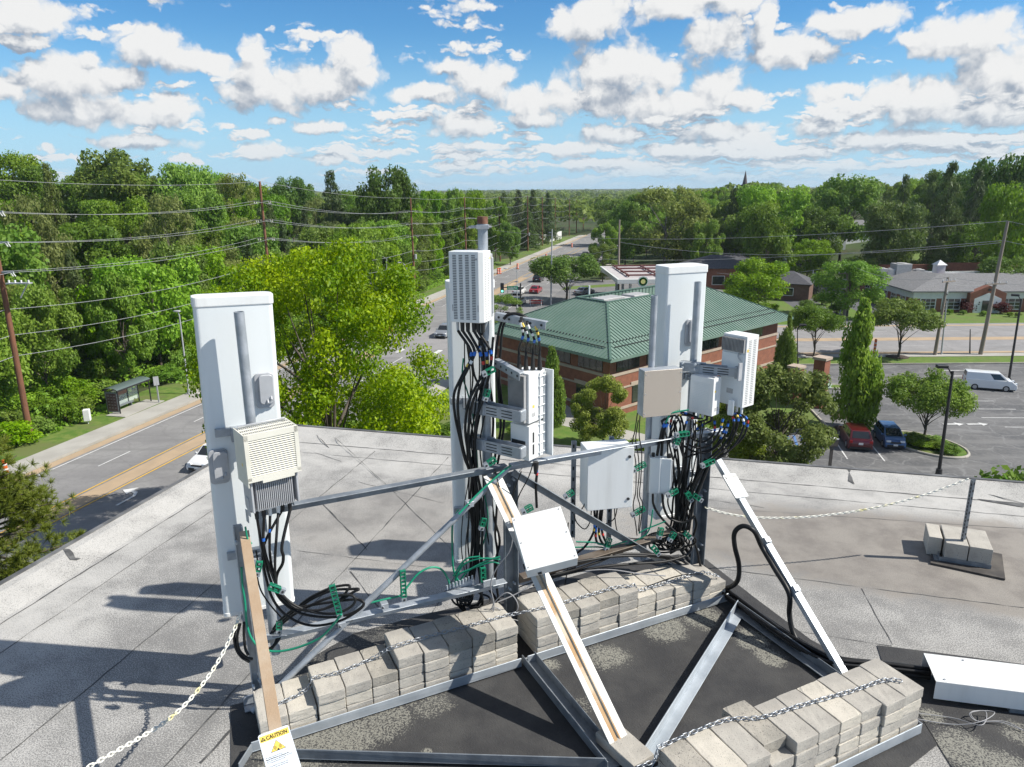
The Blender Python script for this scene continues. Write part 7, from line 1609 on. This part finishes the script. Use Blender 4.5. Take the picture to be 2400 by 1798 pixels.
ptree('darkbroad', 1440, 462, 270, 95, 'dark round tree over the far end of the road'); ptree('pale', 1565, 426, 190, 190, 'large willowy pale green tree left of the right antenna'); ptree('tall', 1490, 450, 210, 90, 'green tree left of the willowy pale one')
btree('vasedark', 1328, 708, 590, 150, 'roadside tree covering part of the main road beside the steel mast'); btree('looseb', 1412, 660, 572, 80, 'small tree on the grass island behind the canopy corner pole'); ptree('looseb', 1172, 690, 108, 110, 'small tree just right of the tall white radio')
btree('column', 1292, 1002, 815, 64, 'narrow green tree in front of the green roofed building'); btree('loose', 1412, 1052, 880, 150, 'thin sparse young tree before the brick bank wall')
btree('broad', 1762, 745, 606, 150, 'round green tree at the far edge of the green roof'); btree('vase', 1906, 836, 714, 118, 'pale round crowned street tree beside the slim tree', None); btree('column', 1836, 905, 738, 48, 'very slim upright tree behind the perforated radio'); btree('column', 1990, 1005, 704, 108, 'tall pointed maple in the lawn by the brick pier'); btree('vase', 2104, 838, 700, 150, 'flat based round street tree in front of the office'); btree('vasedark', 2163, 1034, 868, 168, 'dense round tree on the parking lot island')
btree('loose', 1812, 1130, 850, 250, 'large loose yellowish tree at the roof edge right of the radios'); btree('loose', 1690, 1120, 930, 190, 'lower loose bush like tree behind the right mast'); btree('bright', 1985, 742, 612, 145, 'leafy tree around the transformer pole')
ptree('bright', 1815, 418, 185, 155, 'bright green tree on the skyline right of the spire'); ptree('broad', 1990, 408, 190, 160, 'broad tree at the middle of the right skyline'); ptree('pine', 2126, 402, 178, 80, 'narrow conifer left of the big dark conifers'); ptree('pine', 2236, 370, 158, 125, 'big dark conifer with layered branches behind the office'); ptree('pine', 2300, 385, 165, 100, 'dark conifer right of the biggest one'); ptree('darkbroad', 2362, 350, 172, 150, 'dark tree highest on the right skyline'); ptree('bright', 2392, 408, 140, 130, 'yellowish green tree at the right edge'); ptree('darkbroad', 2108, 462, 150, 130, 'dark wide crowned tree with a visible trunk above the office'); ptree('broad', 1805, 470, 155, 120, 'green tree in front of the skyline tree right of the spire'); ptree('tallbright', 1660, 500, 170, 75, 'upright bright tree behind the right antenna')
ptree('spruce', 1838, 600, 140, 60, 'bluish spruce by the dark driveway'); ptree('spruce', 1912, 635, 142, 55, 'small bluish spruce right of the pale post'); ptree('darkbroad', 2290, 520, 150, 110, 'dark tree behind the leaning pole'); ptree('pine', 2210, 560, 146, 70, 'lower dark conifer over the office roof'); ptree('broad', 1900, 560, 160, 100, 'green tree before the white hill house'); ptree('broad', 2020, 600, 150, 90, 'green tree behind the transformer pole'); ptree('darkbroad', 2360, 600, 132, 110, 'dark tree behind the right end of the office')
# --- woods filled in below the skyline
SKY_ = [(-200, 372), (0, 366), (160, 362), (200, 350), (300, 356), (350, 430), (430, 386), (520, 400), (640, 420), (700, 418), (770, 400), (850, 408), (905, 392), (960, 425), (1050, 432), (1120, 440), (1480, 444), (1560, 430), (1640, 440), (1700, 430), (1800, 420), (1900, 438), (1990, 410), (2060, 422), (2150, 405), (2230, 375), (2300, 385), (2360, 352), (2700, 352)]
def sky_y(px):
    for (a, b), (c, d) in zip(SKY_, SKY_[1:]):
        if a <= px <= c: return b + (d - b) * (px - a) / (c - a)
    return 440
def pxl(x, y, z):
    z -= CZ; d = y * _cp - z * _sp; up = y * _sp + z * _cp; u, v = F_PX * x / d, -F_PX * up / d
    return 1200 + u * _cr + v * _sr, 899 - u * _sr + v * _cr, d
def fill(pts, keys, hrange, label_fn, group, wr=(.62, .85), margin=6):
    n = 0
    for x, y in pts:
        gz = ground_h(x, y); H = trng.uniform(*hrange)
        for _ in range(12):
            px, py, d = pxl(x, y, gz + H)
            if py < sky_y(px) + margin: H *= .93
            else: break
        if H < hrange[0] * .55 or px < -120 or px > 2520: continue
        k = trng.choice(keys); w = H * trng.uniform(*wr) * (.55 if k in ('pine', 'pinelight', 'spruce') else .75 if k.startswith('tall') else 1)
        tree(k, (x, y, gz - .1), H, w, label_fn(k, px, py), group); n += 1
    return n
def scatter(fn, n, dmin, xr, yr, seed):
    rg = random.Random(seed); out = []
    for _ in range(n * 60):
        x, y = rg.uniform(*xr), rg.uniform(*yr)
        if not fn(x, y): continue
        if all((x - a) ** 2 + (y - b) ** 2 > dmin * dmin for a, b in out): out.append((x, y))
        if len(out) >= n: break
    return out
ndf = lambda x, y: .969 * x - .248 * y
sf = lambda x, y: .248 * x + .969 * y
KD = {'broad': 'mid green leafy', 'bright': 'fresh green leafy', 'darkbroad': 'dark green leafy', 'tall': 'upright green', 'tallbright': 'upright bright green', 'pale': 'pale thin leaved', 'pine': 'dark pine', 'pinelight': 'light pine', 'spruce': 'bluish spruce'}
inview = lambda x, y: -.80 * y - 12 < x < .80 * y + 12
n1 = fill(scatter(lambda x, y: -72 < ndf(x, y) < -59.5 and inview(x, y), 54, 4.3, (-140, 60), (30, 200), 3), ('broad', 'bright', 'bright', 'tall', 'pale', 'tallbright'), (9, 15), lambda k, px, py: '%s tree at the front of the woods left of the road' % KD[k], 'trees fronting the left woods')
n2 = fill(scatter(lambda x, y: -150 < ndf(x, y) < -72 and inview(x, y), 74, 8, (-240, 60), (40, 300), 4), ('broad', 'bright', 'darkbroad', 'tall', 'pale', 'pine', 'broad'), (12, 19), lambda k, px, py: '%s tree deeper in the woods left of the road' % KD[k], 'trees in the left woods')
n3 = fill(scatter(lambda x, y: ndf(x, y) > -24 and y > 168 and x < .32 * y + 10 and not (10 < x < 66 and y < 182), 42, 9, (-10, 140), (165, 340), 5), ('broad', 'bright', 'tall', 'tallbright', 'pale', 'darkbroad'), (12, 19), lambda k, px, py: '%s tree in the woods behind the fuel station' % KD[k], 'trees behind the fuel station')
n4 = fill(scatter(lambda x, y: y > 165 and .30 * y < x < .80 * y + 12 and not (94 < x < 126 and y < 198), 52, 8.5, (50, 260), (160, 330), 6), ('broad', 'darkbroad', 'darkbroad', 'pine', 'tall', 'bright', 'pine'), (12, 21), lambda k, px, py: '%s tree on the hill behind the brick office' % KD[k], 'trees behind the office')
# --- shrubs
def bush(key, p, H, Wd, label, group): return tree(key, p, H, Wd, label, group, 'shrub', 'shrub')
rg = random.Random(9)
for x, y in scatter(lambda x, y: -64.5 < ndf(x, y) < -56.0 and inview(x, y) and not (-58.3 < ndf(x, y) < -51 and 62 < sf(x, y) < 74 - 10) and not (abs(sf(x, y) - 59) < 3.6 and ndf(x, y) > -57.8), 84, 2.4, (-90, 10), (28, 190), 12): bush(rg.choice(('shrub', 'shrub', 'shrubbright')), (x, y, ground_h(x, y) - .1), rg.uniform(1.4, 3.8), rg.uniform(2.6, 4.4), 'rounded green shrub in the thicket along the left verge', 'shrubs along the left verge')
for px, py, h, w, l in ((2185, 735, 1.0, 1.3, 'first from the left'), (2225, 737, 1.0, 1.3, 'second from the left'), (2256, 738, .9, 1.2, 'third from the left'), (2305, 741, 1.0, 1.4, 'just right of the entry'), (2365, 743, .9, 1.2, 'near the right edge'), (2385, 744, .9, 1.2, 'at the right edge')): bush('shrub', at_z(px, py, GZ), h, w, 'small clipped green bush before the office, ' + l, 'clipped bushes before the office')
for px, py, l in ((2262, 732, 'left of'), (2343, 735, 'right of')): bush('shrubred', at_z(px, py, GZ), 2.2, 3.6, 'maroon leaved shrub %s the office entry' % l, 'maroon shrubs by the office')
for i, (px, py) in enumerate(((2062, 715), (2052, 706), (2072, 722), (2085, 728))): bush('shrub', at_z(px, py, GZ), 1.2, 2.6, 'low hedge plant along the office driveway wall', 'hedge along the office side')
a = at_z(1900, 700, GZ)
for i, (px, py, h, w) in enumerate(((1925, 715, 2.4, 4), (1960, 735, 2.0, 3.5), (1890, 720, 1.5, 3), (1760, 760, 2.5, 5), (1800, 735, 2.0, 4))): bush('shrub', at_z(px, py, GZ), h, w, 'green shrub among those by the dark driveways', 'shrubs by the driveways')
for i, (dx, dy) in enumerate(((-1.4, .4), (.2, -1.0), (1.2, .8), (-.2, 1.2), (1.0, -2.0), (-1.0, -1.0), (.8, -3.0), (-.6, 2.2))): bush('shrub', (34.4 + dx * .75, 56.2 + dy * .62, GZ + .1), .75, 1.9, 'low spreading shrub filling the parking lot island', 'island shrubs')
for i, (px, py, y, h, w) in enumerate(((2300, 1112, 13.0, 2.2, 1.9), (2352, 1105, 13.4, 2.4, 2.0), (2395, 1090, 13.0, 2.6, 2.2), (2250, 1128, 13.4, 2.0, 1.4), (2040, 1136, 13.0, 1.9, 1.0))):
    tp = at_y(px, py - 18, y); bush('shrubbright' if i != 2 else 'shrub', (tp.x, y, tp.z - h), h, w, '%s green bush top peeping over the right roof edge' % ('first', 'second', 'rightmost', 'smallest', 'lone')[i], 'bushes peeping over the roof edge')
for i in range(12):
    px, py = [(740, 995), (820, 1000), (900, 1005), (980, 1010), (690, 985), (1040, 1005), (1215, 985), (1330, 1055), (1480, 1075), (1560, 1065), (1640, 1080), (1500, 1030)][i]
    p = at_z(px, py + 40, GZ); bush('shrub', (p.x, p.y, GZ), 2.2 if i < 6 else 1.6, 4.0 if i < 6 else 2.4, 'green shrub at the foot of the walls below the far roof edge', 'shrubs below the far roof edge')
# --- the pine reaching up beside the roof at the lower left
def pine_near():
    rng = np.random.default_rng(5); base = Vector((-8.05, 10.1, GZ)); topz = at_y(-30, 1060, 10.1).z; t = thing('pine_tree', 'pine with long needle tufts reaching in at the lower left edge', 'tree', base); H = topz - GZ
    mb = MB(); mb.tube([(0, 0, 0), (.1, 0, H * .5), (0, 0, H)], (.28, .03), 10, 0, 3); mb_leaf = []
    for i in range(120):
        z = H - 6.0 + 6.0 * i / 120 if i < 114 else H - .1; a = rng.uniform(-1.5, 1.5) if i % 3 else rng.uniform(0, 6.28); L_ = (.35 + (H - z) * .62) * rng.uniform(.7, 1.05); L_ = min(L_, 2.6)
        d = Vector((math.cos(a), math.sin(a), 0)); p0 = Vector((0, 0, z)); pts = [p0, p0 + d * L_ * .5 + UP * .06, p0 + d * L_ + UP * .16]; mb.tube(pts, (.024, .006), 5, 0, 3)
        for k in range(int(10 + L_ * 9)):
            f = rng.uniform(.25, 1.0); q = p0.lerp(p0 + d * L_, f) + UP * (.16 * f) + Vector(rng.normal(size=3)) * .10 * (1.2 - f * .4); mb_leaf.append((q, d))
    mb.build('trunk', M_['bark'], t)
    C = np.array([tuple(q) for q, d in mb_leaf]); D = np.array([tuple(d) for q, d in mb_leaf]); k = 60; C = np.repeat(C, k, 0); D = np.repeat(D, k, 0); n = len(C)
    dirs = D * .5 + rng.normal(size=(n, 3)) * .55 + np.array([0, 0, .35]); dirs /= np.linalg.norm(dirs, axis=1)[:, None]; L_ = rng.uniform(.06, .12, n)[:, None]; side = np.cross(dirs, rng.normal(size=(n, 3))); side /= np.linalg.norm(side, axis=1)[:, None]
    v = np.stack([C - side * .0035, C + side * .0035, C + dirs * L_ + side * .002, C + dirs * L_ - side * .002], 1).reshape(-1, 3)
    me = bpy.data.meshes.new('needles'); me.vertices.add(4 * n); me.vertices.foreach_set('co', v.astype('f').ravel()); me.loops.add(4 * n); me.loops.foreach_set('vertex_index', np.arange(4 * n, dtype='i')); me.polygons.add(n); me.polygons.foreach_set('loop_start', np.arange(0, 4 * n, 4, dtype='i')); me.polygons.foreach_set('loop_total', np.full(n, 4, dtype='i')); me.update(calc_edges=True)
    at = me.attributes.new('leafv', 'FLOAT', 'FACE'); at.data.foreach_set('value', rng.uniform(0, 1, n).astype('f')); me.materials.append(leaf_mat('near_pine_needles', (.105, .155, .025), (.20, .25, .04), .2, .05)); link_mesh('crown', me, t)
pine_near()
# --- the far wood that reads as one mass
def far_wood():
    rng = np.random.default_rng(21); C, N_, S = [], [], []
    for i in range(1900):
        y = 330 + (rng.uniform(0, 1) ** 1.6) * 2600; x = rng.uniform(-.85, .85) * y
        gz = ground_h(x, y); H = rng.uniform(12, 17); w = rng.uniform(4, 8) * (1 + y / 1500)
        px, py, d = pxl(x, y, gz + H); lim = sky_y(px) + rng.choice([-5, -2, 0, 2, 5, 9]) * (1 if y < 1400 else .5)
        if py < lim: H -= (lim - py) * d / F_PX
        k = 70 if y < 900 else 36; dd = rng.normal(size=(k, 3)); dd /= np.linalg.norm(dd, axis=1)[:, None]; dd[:, 2] = np.abs(dd[:, 2]) * 1.0 - .25
        C.append(np.array([x, y, gz + H - w * .75]) + dd * np.array([w, w, w * .75])); N_.append(dd); S.append(rng.uniform(.7, 1.3, k) * (.9 + y / 700))
    C, N_, S = np.concatenate(C), np.concatenate(N_), np.concatenate(S)
    me, at = leaves_mesh('far_wood', C, N_, S, None, rng, .4); at.data.foreach_set('value', np.clip(rng.normal(.45, .25, len(C)), 0, 1).astype('f')); me.materials.append(LF_['mid']); o = link_mesh('far_wood', me); tag(o, kind='stuff')
far_wood()
def undergrowth():
    rng = np.random.default_rng(22); n = 42000; nd = rng.uniform(-70, -55.2, n); s = rng.uniform(25, 200, n); x = .969 * nd + .248 * s; y = -.248 * nd + .969 * s
    keep = ~((nd > -58.2) & (s > 57.5) & (s < 66.5)); nd, s, x, y = nd[keep], s[keep], x[keep], y[keep]; n = len(nd)
    h = np.clip((-nd - 55.0) / 4, .1, 1) * rng.uniform(.1, 1.3, n) * (1 + .7 * np.sin(x * .7) * np.sin(y * .5)); z = np.array([ground_h(a, b) for a, b in zip(x, y)]) + h
    C = np.stack([x, y, z], 1); N_ = np.tile(np.array([[.3, -.3, .8]]), (n, 1)); me, at = leaves_mesh('undergrowth', C, N_, rng.uniform(.12, .30, n), None, rng); at.data.foreach_set('value', rng.uniform(0, 1, n).astype('f')); me.materials.append(LF_['bright']); tag(link_mesh('undergrowth', me), kind='stuff')
undergrowth()
# unused prototypes are not part of the place
for o in list(COL.objects):
    if o.type == 'MESH' and o.users == 1 and o.name.startswith('concrete_block') and 'label' not in o: bpy.data.objects.remove(o)

# repeats of one kind that can be told apart get their place in the row
_by = {}
for o in COL.objects:
    if o.parent is None and o.get('category') in ('tree', 'shrub') and o.get('label'): _by.setdefault(o['label'], []).append(o)
ORDN = ORD + ['fourteenth', 'fifteenth', 'sixteenth']
for lb, os_ in _by.items():
    if 1 < len(os_) <= 15 and len(lb.split()) <= 12:
        os_.sort(key=lambda o: pxl(o.location.x, o.location.y, o.location.z + o.scale.z * .6)[0])
        for i, o in enumerate(os_): o['label'] = '%s, %s from the left' % (lb, ORDN[i])
# ================================================================= camera, sun, sky
cam = bpy.data.cameras.new('camera'); co = bpy.data.objects.new('camera', cam); COL.objects.link(co)
cam.sensor_fit = 'HORIZONTAL'; cam.sensor_width = 36.0; cam.lens = 36.0 * F_PX / 2400.0; cam.clip_start = .1; cam.clip_end = 9000
co.location = (0, 0, CZ)
f = Vector((0, _cp, -_sp)); u = Vector((0, _sp, _cp)); r = Vector((1, 0, 0))
# the picture is turned by ROLL: world down tips towards +x
xr = r * _cr - u * _sr if False else r * _cr - u * (_sr)
yr = u * _cr + r * _sr
co.matrix_world = Matrix.Translation((0, 0, CZ)) @ Matrix((xr, yr, -f)).transposed().to_4x4()
SC.camera = co
SUN_EL, SUN_AZ = R(44), R(97)
sd_ = Vector((math.sin(SUN_AZ) * math.cos(SUN_EL), math.cos(SUN_AZ) * math.cos(SUN_EL), math.sin(SUN_EL)))
L = bpy.data.lights.new('sun', 'SUN'); L.energy = 4.9; L.angle = R(.53); L.color = (1.0, .955, .87)
lo = bpy.data.objects.new('sun', L); COL.objects.link(lo); lo.rotation_euler = sd_.to_track_quat('Z', 'Y').to_euler()
w = bpy.data.worlds.new('World'); SC.world = w; w.use_nodes = True; t = NT(w.node_tree)
bg = w.node_tree.nodes['Background']
sky = t.n('ShaderNodeTexSky', sky_type='NISHITA', sun_disc=False, sun_elevation=SUN_EL, sun_rotation=SUN_AZ, altitude=0, air_density=1.0, dust_density=.0, ozone_density=3.0)
SKY_STR = .072
bg.inputs['Strength'].default_value = SKY_STR
# cumulus drawn in the world by direction: azimuth / elevation, lumps unioned and broken up by noise
def azel(px, py):
    v = Vector(ray(px, py)).normalized(); return math.atan2(v.x, v.y), math.asin(v.z)
CLD = [(60, 40, 100, 42), (150, 180, 120, 52), (16, 205, 70, 32), (293, 187, 68, 26), (255, 262, 190, 38), (400, 255, 55, 44), (353, 112, 80, 48), (450, 142, 95, 38), (595, 132, 44, 44), (640, 200, 150, 62), (830, 132, 72, 50), (760, 200, 105, 52), (860, 175, 48, 32),
       (529, 298, 26, 10), (590, 317, 40, 13), (650, 288, 28, 13), (751, 298, 68, 18), (103, 347, 20, 15), (335, 337, 110, 20), (434, 374, 40, 12), (630, 355, 92, 24), (770, 375, 85, 14), (1047, 155, 62, 20), (1130, 190, 100, 58), (1000, 218, 95, 26), (1085, 290, 105, 38),
       (1470, 165, 195, 72), (1690, 205, 100, 48), (1390, 225, 135, 62), (1560, 250, 195, 44), (1750, 228, 55, 28), (1380, 50, 115, 56), (1640, 5, 230, 42), (1690, 82, 108, 46), (1850, 122, 112, 42), (1800, 40, 32, 66), (2005, 52, 128, 36), (2290, 85, 145, 56), (2380, 170, 120, 74), (2150, 88, 75, 20), (2150, 238, 155, 62), (1970, 215, 70, 27), (2310, 262, 150, 36), (1905, 295, 72, 34), (1245, 235, 72, 50), (1255, 280, 90, 28), (1430, 315, 120, 26), (1700, 310, 150, 30), (2080, 330, 160, 26), (1130, 345, 70, 16), (1330, 350, 120, 20), (1600, 352, 150, 22), (1850, 360, 160, 20), (900, 360, 60, 12), (1450, 385, 200, 14)]
gt = bpy.data.node_groups.new('cloud_density', 'ShaderNodeTree'); gt.interface.new_socket('P', in_out='INPUT', socket_type='NodeSocketVector'); gt.interface.new_socket('D', in_out='OUTPUT', socket_type='NodeSocketFloat')
q = NT(gt); gi = q.n('NodeGroupInput'); go = q.n('NodeGroupOutput'); P0 = gi.outputs[0]
wn = q.vmath('SUBTRACT', q.noise(P0, 30, 4, .6, out=1), (.5, .5, .5)); wv = q.n('ShaderNodeVectorMath', operation='MULTIPLY_ADD'); q.set(wv.inputs[0], wn); wv.inputs[1].default_value = (.040, .026, 0); q.set(wv.inputs[2], P0); PW = wv.outputs[0]
acc = None
for cx, cy, rx, ry in CLD:
    a, e = azel(cx, cy); g_ = .97 if cx < 1200 else .92; sx, sy = F_PX / (rx * g_), F_PX / (ry * g_)
    d = q.n('ShaderNodeVectorMath', operation='MULTIPLY_ADD'); q.set(d.inputs[0], PW); d.inputs[1].default_value = (sx, sy, 0); d.inputs[2].default_value = (-a * sx, -e * sy, 0)
    l = q.n('ShaderNodeVectorMath', operation='LENGTH'); q.set(l.inputs[0], d.outputs[0]); lo_ = l.outputs['Value']
    acc = lo_ if acc is None else q.math('SMOOTH_MIN', acc, lo_, .25)
base = q.math('SUBTRACT', 1.0, acc)
def puff(vec, scale, det, rough=.55):
    v = q.n('ShaderNodeTexVoronoi', feature='F1', voronoi_dimensions='2D'); q.set(v.inputs['Vector'], vec); v.inputs['Scale'].default_value = scale; v.inputs['Detail'].default_value = det; v.inputs['Roughness'].default_value = rough; v.normalize = True
    return q.math('SUBTRACT', 1.0, v.outputs['Distance'])
f1 = puff(PW, 24, 3.0); D1 = q.math('MULTIPLY_ADD', q.math('SUBTRACT', f1, .725), 1.55, base)
# small fair weather clouds thickening towards the horizon
sx_ = q.n('ShaderNodeSeparateXYZ'); q.set(sx_.inputs[0], PW); az, el = sx_.outputs[0], sx_.outputs[1]
cb = q.n('ShaderNodeCombineXYZ'); q.set(cb.inputs[0], q.math('MULTIPLY', az, 15.0)); q.set(cb.inputs[1], q.math('MULTIPLY', q.math('LOGARITHM', q.math('MAXIMUM', q.math('ADD', el, .035), .008), 2.718), 7.5)); 
cov = q.math('MULTIPLY', q.ramp(el, .16, .02), q.math('MULTIPLY_ADD', q.ramp(az, -.45, .35), .13, .06))
big = q.noise(cb.outputs[0], .55, 2, .5)
D2 = q.math('ADD', q.math('MULTIPLY', q.math('SUBTRACT', puff(cb.outputs[0], 1.7, 2.0), .70), 2.4), q.math('MULTIPLY', q.math('ADD', q.math('SUBTRACT', big, .60), cov), 4.2))
q.set(go.inputs[0], q.math('MAXIMUM', D1, D2))
G_ = t.n('ShaderNodeTexCoord').outputs['Generated']; sp = t.n('ShaderNodeSeparateXYZ'); t.set(sp.inputs[0], G_)
cbx = t.n('ShaderNodeCombineXYZ'); t.set(cbx.inputs[0], t.math('ARCTAN2', sp.outputs[0], sp.outputs[1])); t.set(cbx.inputs[1], t.math('ARCSINE', sp.outputs[2])); PC = cbx.outputs[0]; EL = cbx.inputs[1].links[0].from_socket
def dens(off):
    g = t.n('ShaderNodeGroup'); g.node_tree = gt; t.set(g.inputs[0], t.vmath('ADD', PC, off) if off else PC); return g.outputs[0]
DA, DS, DL = dens(None), dens((.007, .009, 0)), dens((.012, .034, 0))
alpha = t.ramp(DA, -.02, .40)
r1 = t.math('SUBTRACT', DA, DS); r2 = t.math('SUBTRACT', DA, DL)
lit = t.math('ADD', t.math('MULTIPLY_ADD', r1, .75, .64), t.math('MULTIPLY', r2, .42))
lit = t.math('SUBTRACT', lit, t.math('MULTIPLY', t.ramp(DL, .25, 1.1), .32))
lit = t.ramp(lit, -.05, .95)
ccol = t.mix(lit, (3.3, 3.95, 4.9), (8.9, 8.95, 8.95))
ccol = t.mix(t.ramp(EL, .11, .0, 0, .50), ccol, (5.6, 6.9, 8.0))
hs = t.n('ShaderNodeHueSaturation'); hs.inputs['Saturation'].default_value = 1.25; t.set(hs.inputs['Color'], sky.outputs[0])
skyc = t.mix(1.0, hs.outputs[0], (.95, 1.22, 1.34), 'MULTIPLY')
skyc = t.mix(t.ramp(EL, .20, .0, 0, .85), skyc, (4.1, 6.6, 9.1))
# above the view, unseen cloud grey is added to make the skylight less blue
skyc = t.mix(t.ramp(EL, .24, .50, 0, .55), skyc, (3.6, 3.7, 3.8))
t.set(bg.inputs['Color'], t.mix(t.math('MULTIPLY', alpha, t.ramp(EL, -.01, .032)), skyc, ccol))
w.cycles.sampling_method = 'MANUAL'; w.cycles.sample_map_resolution = 512

SC.view_settings.view_transform = 'Standard'; SC.view_settings.look = 'None'; SC.view_settings.exposure = 0.45; SC.view_settings.gamma = 1.0
SC.cycles.use_denoising = True
SC.cycles.max_bounces = 6; SC.cycles.diffuse_bounces = 3; SC.cycles.glossy_bounces = 3; SC.cycles.transparent_max_bounces = 8; SC.cycles.transmission_bounces = 3
SC.cycles.sample_clamp_indirect = 6.0
# thin summer air over the whole place
mb = MB(); mb.span((-2500, -300, GZ - 1.0), (2500, 3200, 19.0))
hm = bpy.data.materials.new('haze_air'); hm.use_nodes = True; ht = hm.node_tree; ht.nodes.clear(); ho = ht.nodes.new('ShaderNodeOutputMaterial'); hv = ht.nodes.new('ShaderNodeVolumePrincipled')
hv.inputs['Color'].default_value = (.80, .88, .97, 1); hv.inputs['Density'].default_value = .00012; hv.inputs['Anisotropy'].default_value = .2; ht.links.new(hv.outputs[0], ho.inputs['Volume'])
tag(mb.build('haze', hm), kind='stuff')
SC.cycles.volume_bounces = 0
